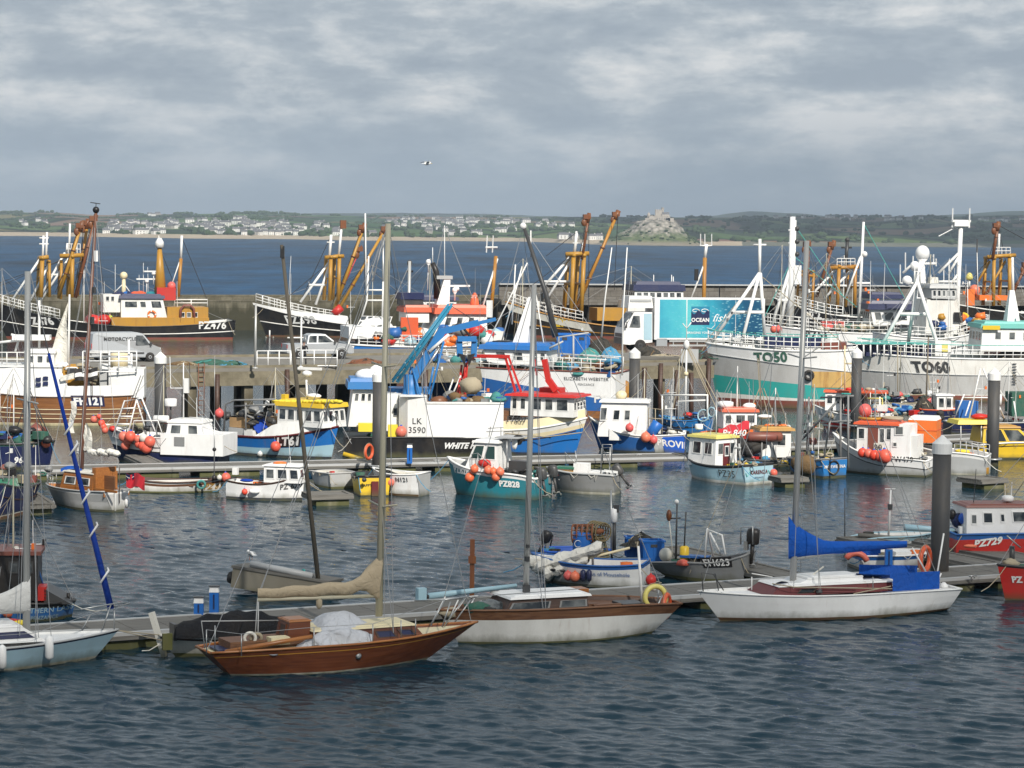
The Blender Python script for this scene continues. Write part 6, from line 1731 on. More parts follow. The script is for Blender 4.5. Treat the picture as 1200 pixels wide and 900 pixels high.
b.part(MB().bar(b.p(556,417,ns*.8),b.p(597,418,ns*.8),.18,.2,'red').bar(b.p(592,418,ns*.8),b.p(604,459,ns*.9),.1,.12,'red').bar(b.p(596,418,ns*.8),b.p(611,460,ns*.6),.1,.12,'red').bar(b.p(556,417,-ns*.8),b.p(597,418,-ns*.8),.18,.2,'red').bar(b.p(596,418,ns*.8),b.p(596,418,-ns*.8),.12,.12,'red').bar(b.p(592,418,-ns*.8),b.p(604,459,-ns*.9),.1,.12,'red').bar(b.p(545,428,ns*.6),b.p(532,500,ns),.12,.12,'red').bar(b.p(547,428,-ns*.6),b.p(542,500,-ns),.12,.12,'red').bar(b.p(545,428,ns*.6),b.p(557,417,ns*.8),.1,.1,'red').bar(b.p(545,428,ns*.6),b.p(547,428,-ns*.6),.1,.1,'red'),'gantry')
m=MB();m.bar(b.p(638,421),b.p(643,446),.26,.3,'red');m.bar(b.p(642,444),b.p(652,458),.3,.34,'red');b.bx(m,632,656,461,454,.5,1.0,'red');m.bar(b.p(628,421),b.p(629,440),.1,.1,'red');b.part(m,'red_mast')
m=MB();b.bx(m,560,596,512,480,ns*1.0,2,'wood_brown');b.part(m,'hatch')
b.ln([((592,508,ns*1.75),(640,512,ns*1.72)),((640,512,ns*1.72),(682,507,ns*.5))],.03,'rope','mooring_rope')
b.ln([((643,424),(656,530)),((643,424),(684,488)),((643,424),(560,480))],.015)
b.rail(.80,.99,.5,4,'white',2,.02,.1,z0=.55)
b=Boat('fishing_boat','blue hulled boat with tall white flat roofed wheelhouse and a tilted blue drum',803,689,531,6,2.8,'fishing boat')
ns=b.ns
b.hull(488,511,509,[('z',.12,'navy'),('s',.12,'blue'),('s',0,'white')],wt=.85,rb=.7,bul=.5,gr=.05,deck='deck_paint',um=.45,inner='white',pb=2.2)
h=b.hs(700,758,512,472,2.0,wall='white_clean',roof='white',side=[(.58,.72,.48,.80),(.36,.48,.48,.8)],front=(3,.5,.9,.05,.05),over=.16,rt=.12,rf=.25,ra=.0)
q=[b.p(703,493,ns*1.03),b.p(710,493,ns*1.02),b.p(712,477,ns*.98),b.p(704,477,ns*.99)];win(h,q,V((0,ns,0)),'white','glass')
m=MB();b.bx(m,714,770,517,503,ns*1.1,.5,'white');b.part(m,'locker')
m=MB();rows=[]
for f_ in(.06,.55,.93):rows.append([b.surf(u,b.sheer(u)*f_)+V((0,ns*.02,0))for u in[.005+.22*i/6 for i in range(7)]])
m.grid(rows,'blue_bright');b.part(m,'name_panel')
m=MB();rows=[]
for f_ in(.06,.55,.93):rows.append([b.surf(u,b.sheer(u)*f_)+V((0,ns*.021,0))for u in[.235+.1*i/4 for i in range(5)]])
m.grid(rows,'light_grey');b.part(m,'grey_panel')
b.text('PROVIDER',796,521,7.5,'white',bold=.03,slope=-.12)
buoys(b,[(738,501,5,'pink_buoy')],'pinkish red buoy under the wheelhouse side of the blue hulled boat');buoys(b,[(757,512,6,'orange_buoy')],'orange red buoy beside the blue drum on the blue hulled boat');buoys(b,[(766,515,5,'pink_buoy')],'dark pink buoy just right of the orange one on the blue hulled boat')
m=MB();m.lathe((0,0,0),[(.3,-.42),(.34,-.4),(.33,0),(.34,.4),(.3,.42)],'tub_blue',16,axis=(.5,0,.8));tag(m.build('drum',None,b.w(b.p(767,502,ns*1.1))),'tilted blue plastic drum hanging on the side of the blue hulled boat','drum')
m=MB();m.ball(b.p(728,463,0),.35,'cream',(1,1,.8));m.tube([b.p(716,465),b.p(716,420)],.02,'white',4);b.part(m,'aerial')
cl(b,16,(762,800),(500,512),(.1,1.0),['net_dark','rope','grey','offwhite','navy'],(.1,.25),41)
h2=b.frame([[(760,512,ns),(760,478,ns),(776,480,ns),(776,510,ns)],[(760,490,ns),(776,491,ns)],[(768,512,ns),(768,479,ns)]],'rope',.03,'aft_frame')
b=Boat('fishing_boat','small blue boat under a white goalpost gallows and thin stayed mast',828,772,509,30,2.3,'fishing boat')
ns=b.ns
b.hull(487,494,492,[('z',.12,'navy'),('s',.06,'blue_crane'),('s',0,'white')],wt=.85,rb=.4,bul=.4,gr=.05,gun='blue_crane',deck='deck_green',inner='teal_boom')
b.frame([[(776,496,ns),(776,463,ns)],[(775,463,ns),(829,463,ns)],[(829,463,ns),(829,492,ns)],[(795,493,ns*.9),(795,470,ns*.9),(830,469,ns*.9)],[(776,463,ns),(776,463,-ns)],[(829,463,ns),(829,463,-ns)],[(776,463,-ns),(776,490,-ns)],[(829,463,-ns),(829,490,-ns)]],'white',.06,'gallows')
m=MB();m.tube([b.p(803,494),b.p(804.5,408)],.06,'white',6);m.tube([b.p(804.5,408),b.p(805,350)],.03,'white',5);m.tube([b.p(800,379),b.p(805,385),b.p(810,378)],.04,'white',5);m.ball(b.p(804,438),.16,'cream');m.ball(b.p(804.5,404),.2,'white',(1,1,1.6));b.part(m,'mast')
b.ln([((804,405),(786,492)),((805,405),(846,492)),((804,405),(830,463)),((805,402),(850,488)),((803,405),(777,463))],.03,'rope')
m=MB();m.torus(b.p(824,487,ns),.38,.05,'light_blue',(0,1,.2));m.torus(b.p(834,483,ns),.3,.05,'light_blue',(.2,1,0));b.part(m,'hauler_wheel')
cl(b,18,(777,826),(484,495),(-.6,.9),['navy','blue','red','rope','net_dark','light_blue'],(.1,.26),43)
b=Boat('fishing_boat','small red boat with red roofed white wheelhouse and a draped red cloth',824,906,527,8,2.3,'fishing boat')
ns=b.ns
b.hull(505,508,510,[('z',.12,'dark_grey'),('s',0,'red_hull')],wt=.8,rb=.5,bul=.4,gr=.05,gun='orange',deck='deck_paint',inner='orange')
h=b.hs(848,887,502,483,1.7,wall='white_clean',roof='red_orange',side=[(.05,.24,.25,.85),(.36,.66,.3,.85),(.7,.95,.3,.85)],front=(2,.3,.85),over=.14,rt=.16,taper=.96,glass='glass')
m=MB();m.lathe(b.p(850,477),[(.5,0),(.5,.3),(.3,.36)],'white_clean',14);m.ball(b.p(878,476),.3,'white_clean',(1.4,1,.7));b.part(m,'roof_locker')
m=MB();rows=[[b.p(842+i*3.6,502-i*.9+14*j/4*(1-.03*i)+1.5*math.sin(i*1.3),ns*(1.25+.06*math.sin(i*1.9+j)))for i in range(11)]for j in range(5)]
m.grid(rows,'flag_red');o=m.build('banner',b.root)
flat_text(b.root,'Pz 840',b.p(860,507,ns*1.36),(-ns,0,.0),(0,0,1),7/b.sc,'white_clean',.02,shear=.2,off=.02)
b.ln([((890,455),(870,505)),((892,455),(905,508)),((895,455),(915,510)),((888,420),(891,470))],.03,'rope')
b.sr((893,510),(890,415),.04,'mast_grey_wood',.02)
b=Boat('fishing_boat','grey boat with orange roofed white cabin and dark gear on its foredeck',868,938,548,10,2.2,'fishing boat')
ns=b.ns
b.hull(535,540,538,[('z',.12,'dark_grey'),('s',0,'grey')],wt=.85,rb=.4,bul=.4,gr=.05,gun='dark_grey',deck='deck_paint',inner='grey')
h=b.hs(893,927,536,505,1.7,wall='white',roof='ochre',side=[(.52,.82,.42,.88)],front=(2,.5,.88),over=.2,rt=.14,taper=.98)
m=MB()
for i in range(6):m.ball(b.p(900+i*4.4,499+(i%2),.2),.17,'orange' if i!=5 else 'white',(1.4,1.2,.7),8,5,.3)
b.part(m,'roof_gear')
m=MB()
for i in range(8):m.lathe(b.p(863+i*3.6,520+(i%3)*4,ns*.8),[(.12,-.5),(.26,-.45),(.26,.45),(.12,.5)],'rubber',10,axis=(1,.3,.3))
b.part(m,'tyre_fenders')
m=MB();m.lathe(b.p(896,512,ns),[(.2,-1),(.28,-.9),(.28,.9),(.2,1)],'red_brown',10,axis=(1,0,0));b.part(m,'net_roller')
b.frame([[(892,545,ns),(893,512,ns)],[(912,545,ns),(902,512,ns)],[(855,545,ns),(858,525,ns)]],'grey',.05,'roller_frame')
cl(b,26,(865,915),(533,543),(.1,1.1),['rope_blue','yellow','red','rope','net_dark','blue','dark_grey','rope_blue'],(.08,.22),47)
m=MB();m.tube([b.p(903,505),b.p(905,478)],.04,'grey',5);m.ball(b.p(896,488),.24,'white_clean',(1.8,1.2,.5));b.part(m,'aerial')
b=Boat('fishing_boat','pale blue boat with pale yellow cabin roof, its name lettered on the white edged stern',889,803,566,48,2.5,'fishing boat')
ns=b.ns
b.hull(531,548,547,[('z',.14,'white_clean'),('s',.1,'light_blue'),('s',0,'dark_grey')],wt=.9,rb=.5,bul=.5,gr=.05,gun='dark_grey',deck='deck_paint',inner='white',um=.45,wl=.92)
b.text('PZ35',852,555,8,'dark_grey',bold=.0)
b.transom_text('KARENZA',0.0,b.sheer(0)*.62,.20,'maroon',.02);b.transom_text('PENZANCE',0.0,b.sheer(0)*.35,.09,'navy',.0)
m=MB();z_=b.sheer(0)*.55;xb_=b.surf(0,z_).x-.03
for k in(-1,1):m.tube([V((xb_,k*(.62+.1*i),z_+.13*math.sin(i*1.7)))for i in range(5)],.022,'teal',4)
b.part(m,'scroll_work')
h=b.hs(806,838,546,513,1.7,wall='white_clean',roof='yellow_pale',side=[(.12,.42,.42,.88),(.54,.86,.42,.88)],aft=[(.10,.36,.42,.86),(.66,.92,.42,.86)],front=(2,.45,.85),over=.12,rt=.12,taper=.94,rf=.1)
x_=h.data.vertices[0].co.x
m=MB();m.box((x_-.01,0,h.data.vertices[0].co.z+.62),(.05,.5,1.24),'maroon');d_=m.build('door',h)
win(d_,[V((x_-.035,.16,h.data.vertices[0].co.z+.55)),V((x_-.035,-.16,h.data.vertices[0].co.z+.55)),V((x_-.035,-.16,h.data.vertices[0].co.z+1.1)),V((x_-.035,.16,h.data.vertices[0].co.z+1.1))],V((-1,0,0)),'white','glass')
m=MB();m.lathe(b.p(819,503),[(.2,0),(.22,.05),(.22,.25),(.18,.28)],'white_clean',14);b.part(m,'radar')
b.frame([[(855,550,0),(862,520,0)],[(868,552,-.4),(866,520,0)],[(861,525,0),(868,525,0)]],'light_grey',.05,'hauler_frame')
cl(b,22,(838,885),(541,549),(-.8,.7),['rope','net_green','yellow','rope','grey','net_teal'],(.07,.16),51)
ba(b.w(V((-b.L/2-.1,ns*-1.05*1,.55))),.2,'small red buoy on the stern corner of the pale blue boat','gel_buoy')
b=Boat('fishing_boat','low blue sterned boat under a grey gallows with a brown netting wheel',978,922,559,56,2.0,'fishing boat')
ns=b.ns
b.hull(536,541,540,[('z',.12,'black'),('s',.06,'blue_crane'),('s',0,'light_grey')],wt=.9,rb=.4,bul=.35,gr=.05,gun='grey',deck='deck_paint',inner='grey')
b.transom_text('MORWENNA',0,b.sheer(0)*.6,.17,'white',.02)
b.frame([[(985,546,-.8),(985,466,-.8)],[(994,548,.7),(994,464,.7)],[(985,466,-.8),(994,464,.7)],[(940,515,.6),(985,466,.2)],[(965,540,.4),(975,478,.1)],[(934,497,0),(998,493,0)],[(945,545,0),(948,465,0)],[(962,466,.3),(1000,464,.3)]],'grey',.06,'gallows')
m=MB();m.lathe((0,0,0),[(.1,-.2),(.55,-.18),(.5,0),(.55,.18),(.1,.2)],'net_brown',16,axis=(.6,-.7,.1));o=m.build('net_hauler',b.root);o.location=b.p(945,545,ns*1.2)
m=MB();m.lathe((0,0,0),[(.1,-.14),(.36,-.12),(.3,0),(.36,.12),(.1,.14)],'net_brown',16,axis=(.2,-.9,.1));o=m.build('net_hauler',b.root);o.location=b.p(934,543,ns*1.5)
m=MB();m.torus((0,0,0),.36,.05,'rubber',(-1,0,0),16,6);o=m.build('tyre_fender',b.root);o.location=V((-b.L/2-.05,.1,b.sheer(0)*.55))
cl(b,26,(912,985),(530,543),(-.7,.9),['net_dark','rope','blue','red_brown','grey','yellow','rope_blue'],(.08,.2),53)
m=MB();m.lathe(b.p(952,517,0),[(.1,-.2),(.2,-.18),(.2,.18),(.1,.2)],'red_brown',10,axis=(1,0,0));b.part(m,'winch')
b=Boat('fishing_boat','white boat with red striped lower hull and red canopy, bow towards the open water',1046,952,504,8,2.6,'fishing boat')
ns=b.ns
b.hull(474,488,488,[('z',.15,'red_hull'),('f',.2,'white'),('f',.36,'red_hull'),('s',.05,'white_clean'),('s',0,'red_hull')],wt=.85,rb=.8,bul=.5,gr=.05,gun='white',deck='deck_paint',um=.4)
h=b.hs(967,986,481,460,1.8,wall='white_clean',roof='red_orange',side=[(.08,.42,.35,.88),(.54,.9,.35,.88)],front=(2,.4,.88),over=.14,rt=.1)
m=MB();b.bx(m,985,1041,461.5,458,ns*1.0,2,'red_orange');
for x in(1000,1020,1038):m.tube([b.p(x,485,ns),b.p(x,460,ns)],.03,'white',5);m.tube([b.p(x,485,-ns),b.p(x,460,-ns)],.03,'white',5)
b.part(m,'canopy')
m=MB();b.bx(m,984,1012,484,462,-ns*.3,.1,'glass');b.part(m,'canopy_screen')
m=MB()
for i,x in enumerate((995,1001,1007,1018)):m.ball(b.p(x,456,0),.18,['red','gel_buoy','red','rope'][i],(1.5,1,.7),8,5,.3)
b.part(m,'roof_gear')
b.frame([[(990,458),(990,405)],[(1004,458),(1003,418)],[(990,426),(1004,426)]],'cream',.06,'rope_posts')
cl(b,16,(990,1044),(478,487),(-.5,1.0),['net_dark','rope','blue','red','grey'],(.1,.26),57)
b=Boat('fishing_boat','white and grey crabber with orange cabin roof and a row of red buoys',1090,975,557,22,2.5,'fishing boat')
ns=b.ns
b.hull(507,537,541,[('z',.1,'dark_grey'),('s',.48,'light_grey'),('s',.42,'dark_grey'),('s',0,'white_clean')],wt=.92,rb=.6,bul=.5,gr=.05,gun='white',deck='deck_paint',um=.4,pb=2.4)
b.text('PW479',1057,538,6,'dark_grey',bold=.02)
b.transom_text('20',.3,b.sheer(0)*.75,.22,'dark_grey',.02)
h=b.hs(1004,1050,537,498,1.9,wall='white',roof='red_orange',side=[(.02,.26,.55,.92),(.30,.42,.45,.92),(.80,.97,.55,.9)],front=(2,.5,.9),over=.18,rt=.12,taper=.97,door=('side',.46,.72,.92,'red_brown'))
m=MB();b.bx(m,1044,1066,537,497,ns*.98,1.7,'white_clean');hh=b.part(m,'deckhouse')
q=[b.p(1048.5,510,ns*1.0),b.p(1059,510,ns*1.0),b.p(1059,499.5,ns*1.0),b.p(1048.5,499.5,ns*1.0)];win(hh,q,V((0,ns,0)),'white','glass')
q=[b.p(1046,524,ns*1.0),b.p(1051.5,524,ns*1.0),b.p(1051.5,518,ns*1.0),b.p(1046,518,ns*1.0)];win(hh,q,V((0,ns,0)),'white','glass')
m=MB();b.bx(m,1060,1075,537,510,ns*.9,1.4,'white');b.part(m,'locker')
m=MB();m.torus(b.p(1020,490,0),.6,.08,'ochre',n=20);m.torus(b.p(1046,490,0),.5,.09,'rope',n=20);m.ball(b.p(1014,481,0),.38,'pink_buoy');b.part(m,'roof_gear')
m=MB();m.tube([b.p(1031,492),b.p(1031,465)],.05,'white',6);m.box(b.p(1034,478),(.5,.4,.35),'white');m.tube([b.p(1016,467),b.p(1034,467),b.p(1034,478)],.05,'yellow_pale',5);b.part(m,'mast_frame')
m=MB()
for(x,y)in((1048,563),(1060,561),(1034,559)):pass
buoys(b,[(1012,530,5.5),(1019,531,5.5),(1026,533,6),(1033,534,6.5)],'red buoy in the row along the side of the white and grey crabber','red buoys along the white and grey crabber')
buoys(b,[(1039,534,8)],'largest red buoy, at the right end of the row on the white and grey crabber')
flat_text(b.root,'20',b.p(1029,524,ns*1.06),(-ns,0,0),(0,0,1),.3,'dark_grey',.02,off=.03)
m=MB();b.bx(m,1024,1034,529,519,ns*1.0,.04,'offwhite');b.part(m,'number_board')
cl(b,22,(1052,1085),(530,537),(-.8,.7),['rope','grey','blue','yellow','offwhite','net_dark'],(.08,.18),59)
b.ln([((1065,487),(1098,517)),((980,505),(1004,540))],.02,'rope')
b=Boat('boat','grey hulled boat with a big orange boxed canopy, behind the white and grey crabber',1158,1062,556,18,2.4,'boat')
ns=b.ns
b.hull(518,531,536,[('z',.1,'offwhite'),('s',.2,'light_grey'),('s',0,'white')],wt=.92,rb=.6,bul=.45,gr=.05,gun='white',deck='deck_paint',um=.4,inner='light_grey')
m=MB();a_,c_=b.p(1064,518,ns*.8),b.p(1098,493,ns*.8);xm=(a_.x+c_.x)/2;w_=abs(a_.x-c_.x)
m.box((xm,0,(a_.z+c_.z)/2),(w_,1.7,c_.z-a_.z),'orange');m.box((xm,0,(a_.z*.45+c_.z*.55)),(w_+.05,1.75,.03),'red_orange');bx_=b.part(m,'canopy')
m=MB();m.box((xm,0,c_.z+.09),(w_*1.0,1.68,.18),'white_clean',top=.88);m.build('roof',bx_)
b.rail(.02,.38,.5,5,'light_grey',2,.025,.06)
m=MB();m.ball(b.p(1128,529,0),.2,'yellow_bright',(2.2,1.2,.7),10,6,.2);b.part(m,'yellow_bundle')
m=MB();m.box((-b.L/2+.15,0,b.sheer(0)*.7),(.3,1.0,.5),'white');b.part(m,'engine_box')
m=MB();m.box((-b.L/2-.05,ns*.6,.25),(.12,.3,.35),'ochre');b.part(m,'trim_tab')
b=Boat('cabin_boat','yellow cabin cruiser with dark wraparound windows at the right edge',1138,1252,538,10,2.6,'boat')
ns=b.ns
b.hull(514,519,522,[('z',.1,'black'),('s',.22,'yellow'),('s',.16,'black'),('s',0,'yellow')],wt=.9,rb=.9,bul=.4,gr=.05,gun='white',deck='yellow',inner='white',um=.45)
h=b.hs(1152,1212,519,502,2.2,wall='yellow',roof='ochre',side=[(.03,.49,.06,.94),(.51,.95,.06,.92)],front=(2,.1,.94),over=.1,rt=.1,rf=.9,ra=.1,taper=.86,frame='yellow')
m=MB();a_,c_=b.p(1122,495,ns*.9),b.p(1162,495,ns*.9);m.box(((a_.x+c_.x)/2,0,a_.z),(abs(a_.x-c_.x),1.9,.24),'yellow_bright',top=.9)
for x in(1126,1150):m.tube([b.p(x,520,ns*.8),b.p(x,497,ns*.8)],.03,'white',5);m.tube([b.p(x,520,-ns*.8),b.p(x,497,-ns*.8)],.03,'white',5)
b.part(m,'sun_roof')
m=MB();m.ball(b.p(1148,488,0),.32,'red',(1.8,1.4,.55),10,6,.2);m.ball(b.p(1158,488,0),.2,'red_orange',(1.6,1.2,.6),10,6,.2);b.part(m,'rescue_float')
m=MB();m.tube([b.p(1153,520,ns),b.p(1170,518,ns),b.p(1200,516,ns)],.03,'rope');b.part(m,'grab_line')
m=MB()
for(a__,b__)in(((1136,490,0),(1149,432,0)),((1177,490,0),(1152,432,0)),((1130,466,0),(1172,466,0)),((1180,470,0),(1160,440,0))):m.tube([b.p(*a__),b.p(*b__)],.05,'white',5)
b.part(m,'goalpost_mast')
m=MB();m.lathe(b.p(1166,482),[(.28,0),(.34,.1),(.34,.2),(.2,.3)],'white_clean',14);m.lathe(b.p(1170,474),[(.2,0),(.2,.6)],'white_clean',12);b.part(m,'radar')
b=Boat('fishing_boat','small navy boat with white cabin posts and dark netting, left of the yellow cabin boat',1076,1131,497,6,2.2,'fishing boat')
ns=b.ns
b.hull(478,481,480,[('z',.1,'red_hull'),('s',.06,'navy'),('s',0,'red_orange')],wt=.85,rb=.4,bul=.4,gr=.05,gun='red_orange',deck='deck_paint')
h=b.hs(1098,1117,482,464,1.5,wall='white',roof='white',side=[(.1,.45,.2,.9),(.55,.9,.2,.9)],front=(2,.3,.9),over=.1,rt=.08)
b.sr((1085,482),(1088,395),.07,'mast_grey_wood',.05);b.sr((1041,500),(1090,465),.05,'mast_grey_wood',.03,'boom')
o=heap(b.w(b.p(1082,482,0)),.7,.6,1.0,'net_dark','rope',15);tag(o,'black upright bundle of net on the small navy boat','net')
cl(b,20,(1030,1085),(474,486),(-.6,.8),['net_teal','blue','blue','rope','grey','rope_blue','red'],(.12,.32),61)
ba(b.w(b.p(1121,490.5,ns*1.2)),.2,'small red buoy at the bow of the small navy boat')
b=Boat('fishing_boat','dark blue boat with light A frame under the large white trawler, far right',1110,1236,510,6,2.6,'fishing boat')
ns=b.ns
b.hull(492,496,496,[('z',.1,'black'),('s',.06,'navy'),('s',0,'blue')],wt=.85,rb=.5,bul=.4,gr=.05,gun='light_grey',deck='deck_paint')
b.frame([[(1128,497,ns),(1137,470,ns)],[(1134,497,-ns),(1143,470,-ns)],[(1192,497,ns),(1188,470,ns)],[(1120,486,ns),(1130,462,ns)]],'white',.05,'frame')
m=MB();b.bx(m,1124,1146,496,470,.2*ns,.9,'blue');b.part(m,'locker')
m=MB();b.bx(m,1186,1210,488,460,.6*ns,1.5,'net_green');b.part(m,'net_bin')
cl(b,22,(1095,1200),(484,496),(-.6,1.0),['black','net_dark','blue','grey','red','rubber'],(.12,.32),63)
for(x,y,r_,mt,lb)in((1043,462,.4,'net_green','green'),(1068,463,.35,'rope_blue','blue'),(1080,462,.3,'pink_buoy','pink')):
 pass
b=Boat('fishing_boat','cluttered boat with outboards and poles in front of the white hull numbered TO60',1020,1100,486,4,2.2,'fishing boat')
b.hull(470,473,472,[('z',.1,'black'),('s',0,'offwhite')],wt=.85,rb=.5,bul=.4,gr=.05,gun='rope',deck='deck_paint')
cl(b,44,(1022,1098),(458,472),(-.6,1.0),['net_green','black','white','rope','navy','net_teal','grey','offwhite','pink_buoy','dark_grey'],(.12,.36),65)
b.frame([[(1052,470,0),(1052,405,0)],[(1090,468),(1088,440)],[(1034,470),(1036,448)],[(1025,464,0),(1100,462,0)]],'rope',.04,'poles')
outboard(b.root,b.p(1030,462).x,.3,b.p(1030,470).z+.3,'dark_grey');outboard(b.root,b.p(1041,460).x,-.2,b.p(1041,468).z+.4,'dark_grey')
b=Boat('fishing_boat','dark blue boat stern with a curved white name, cut by the left edge',14,32,604,78,3.6,'fishing boat',L=6.5)
ns=b.ns
b.hull(560,570,571,[('z',.16,'red_brown'),('z',.2,'offwhite'),('s',.05,'navy'),('s',0,'light_grey')],wt=.92,rb=.6,bul=.5,gr=.05,gun='dark_grey',deck='deck_paint',inner='green',zs=(1.22,1.25,1.6))
b.transom_text('KAREN S',-.22,.95,.24,'white',.04)
m=MB();x_=b.surf(0,.8).x-.03;m.tube([V((x_,-.4+k*.12-.12*0,.76-.07*math.sin(PI*k/8)))for k in range(-4,6)],.03,'white',4);b.part(m,'scroll')
m=MB();m.lathe(V((-b.L/2+1.1,.9,2.0)),[(.2,-.55),(.85,-.5),(.85,-.42),(.6,-.38),(.6,.38),(.85,.42),(.85,.5),(.2,.55)],'green',16,axis=(0,1,0));m.box((-b.L/2+1.1,.9,1.4),(.6,1.4,1.0),'green');b.part(m,'net_hauler')
life_ring(b.w(V((-b.L/2+.2,1.25,1.75))),.38,(-.1,-1,0),'white and red lifebuoy on the dark blue stern at the left edge','white','red_brown')
cl(b,16,(0,60),(545,568),(-1,1),['net_green','black','rope','grey','red_brown'],(.12,.3),71)
b=Boat('fishing_boat','blue bowed boat with an orange buoy on its stem near the left edge',-40,64,551,4,2.8,'fishing boat')
b.hull(517,521,521,[('z',.15,'black'),('s',.1,'navy'),('s',0,'net_green')],wt=.85,rb=.3,bul=.4,gr=.06,gun='dark_grey',deck='deck_green',pb=3,inner='teal_dark')
b.text('96',22,539,7,'white',bold=.04)
ba(b.w(b.p(54,519,b.ns*.7)),.26,'orange buoy on the stem of the blue bowed boat, left edge','orange_buoy')
cl(b,26,(-5,56),(503,522),(-.8,1.0),['navy','net_green','blue','net_dark','red_brown','rope','black'],(.14,.42),73)
b.frame([[(14,518),(36,455)],[(60,516),(34,455)],[(56,518),(33,457)]],'dark_grey',.03,'derrick_pole')
b=Boat('sailing_boat','grey white cabin yacht with varnished cockpit, blue cover and tall brown mast',137,54,598,42,2.0,'sailing boat')
ns=b.ns
b.hull(566,577,578,[('z',.1,'dark_grey'),('s',.14,'grey_white'),('s',.08,'white'),('s',0,'grey_white')],wt=.75,rb=.7,rs=-.1,bul=.25,gr=.035,gun='light_grey',deck='offwhite',inner='varnish_light',um=.4,wl=.85,wt_wl=.4)
h=b.hs(70,108,574,554,1.3,wall='varnish_light',roof='offwhite',side=[(.1,.45,.3,.75),(.55,.9,.3,.75)],over=.05,rt=.05,rf=.25,taper=.9,aft=[(.2,.45,.1,.85),(.55,.8,.1,.85)])
m=MB();b.bx(m,110,136,573,549,-ns*.65,.08,'varnish_light');b.bx(m,112,134,577,556,ns*.1,.06,'wood_brown');b.bx(m,108,112,574,548,ns*.6,1.2,'varnish_light');b.bx(m,111,136,578,572,ns*.72,.08,'varnish_light');b.part(m,'cockpit')
m=MB();rows=[[b.p(71+i*5,549-3.5*math.sin(PI*i/5)+(0 if j==1 else 4),(j-1)*.5)for i in range(6)]for j in range(3)];m.grid(rows,'cover_blue');b.part(m,'hatch_cover')
m=MB();m.tube([b.p(95,553),b.p(97.5,500),b.p(112.5,248)],.12,'wood_mast',8,.07);mo=b.part(m,'mast')
m=MB();c=b.p(112.5,246);m.ball(c,.16,'black');m.tube([c,c+V((0,0,.3))],.02,'black',4);m.tube([c+V((-.3,0,.28)),c+V((.4,0,.34))],.02,'dark_grey',4);m.build('masthead',mo)
m=MB()
for y in(300,340,375):q=b.p(112.5-(y-248)*.057,y);m.box(q+V((-.18,0,0)),(.16,.12,.5 if y==300 else .3),'white_clean' if y==300 else 'dark_grey')
m.build('mast_fitting',mo)
m=MB();rows=[]
for i in range(9):
 t=i/8;y=497+33*t;w_=4+15*t**.9
 rows.append([b.p(101+2*math.sin(t*5)-w_*.5+w_*j/6,y+2*math.sin(j*1.3),.05*math.sin(j*1.6+t*3))for j in range(7)])
m.grid(rows,'sail_white');b.part(m,'furled_sail')
m=MB();m.tube([b.p(96,528),b.p(136,534)],.05,'wood_mast',6)
for i in range(9):m.ball(b.p(107+i*3.6,529.5+(i%3),.05),.2,'sail_white',(1.3,.9,.75),8,6,.3)
b.part(m,'boomed_sail')
m=MB();rows=[[b.p(85+2*math.sin(i*.8)-(3.5-2*abs(i/8-.4))*s_,470+i*4.7,.05*s_)for s_ in(-1,0,1)]for i in range(9)]
m.grid(rows,'sail_white');b.part(m,'rolled_headsail')
m=MB();m.tube([b.p(140,590,0),b.p(140,548,0)],.02,'wood_dark',5);o=b.part(m,'flag_staff')
m=MB();rows=[]
for j in range(6):rows.append([b.p(148+i*2.4,554+j*3.2+2.0*math.sin(i*.9)+i*.35,.14*math.sin(i*1.2+j*.4))for i in range(10)])
m.grid(rows,'flag_red');fo=m.build('ensign',None,b.o,b.hd);tag(fo,'red ensign flag flying at the stern of the small varnished yacht','flag')
m=MB();m.grid([[p+b.l*0+V((0,b.ns*.02,0))for p in r_[:5]]for r_ in rows[:3]],'navy');m.grid([[p+V((0,b.ns*.03,0))for p in r_[:5]]for r_ in[rows[1],[q.lerp(p,.75)for p,q in zip(rows[1],rows[2])]]],'white_clean');m.build('flag_canton',fo)
m=MB();m.ball((0,0,0),.13,'white_clean',(1,1,2.1),10,8);tag(m.build('fender',None,b.w(V((-b.L/2-.1,ns*-.5,.42)))),'white sausage fender on the stern of the small varnished yacht','fender')
m=MB();m.box((-b.L/2-.12,.2,.5),(.08,.05,.9),'white');b.part(m,'rudder')
b.ln([((112,250),(58,560)),((112,250),(140,560)),((112,252),(92,570,ns)),((112,252),(120,566,-ns)),((112,252),(70,500))],.013,'wire')
b.rail(.72,.98,.5,4,'steel',2,.015,.05,name='pulpit')
b=Boat('open_boat','long rust streaked white open boat behind the red ensign, orange number on its bow',150,266,578,4,1.8,'open boat')
ns=b.ns
b.hull(560,566,560,[('z',.08,'weed'),('s',.2,'white_rust'),('s',.08,'wood_brown'),('s',0,'white')],wt=.6,rb=.4,bul=.5,gr=.045,gun='wood_dark',deck='wood_brown',inner='wood_dark',wl=.88)
b.text('PZ 61',251,569.5,6.5,'ochre',bold=.02,slope=.03)
b.text('P2',158,567,7,'dark_grey',bold=.02)
for x in(175,200,225):b.part(MB().box((b.p(x,566).x,0,b.sheer(.5)-.16),(.22,1.5,.05),'wood_brown'),'thwart')
m=MB()
for k in(-.3,0,.35):m.tube([V((-b.L*.38,k,b.sheer(.5)-.05)),V((b.L*.3,k+.1,b.sheer(.5)+.02))],.035,'white' if k else 'rope',6)
b.part(m,'oars')
m=MB();m.torus((0,0,0),.19,.06,'net_teal',(0,1,.1),12,6);o=m.build('rope_coil',b.root);q=b.p(237,562,0);o.location=V((q.x,ns*.88,b.sheer(.8)-.15))
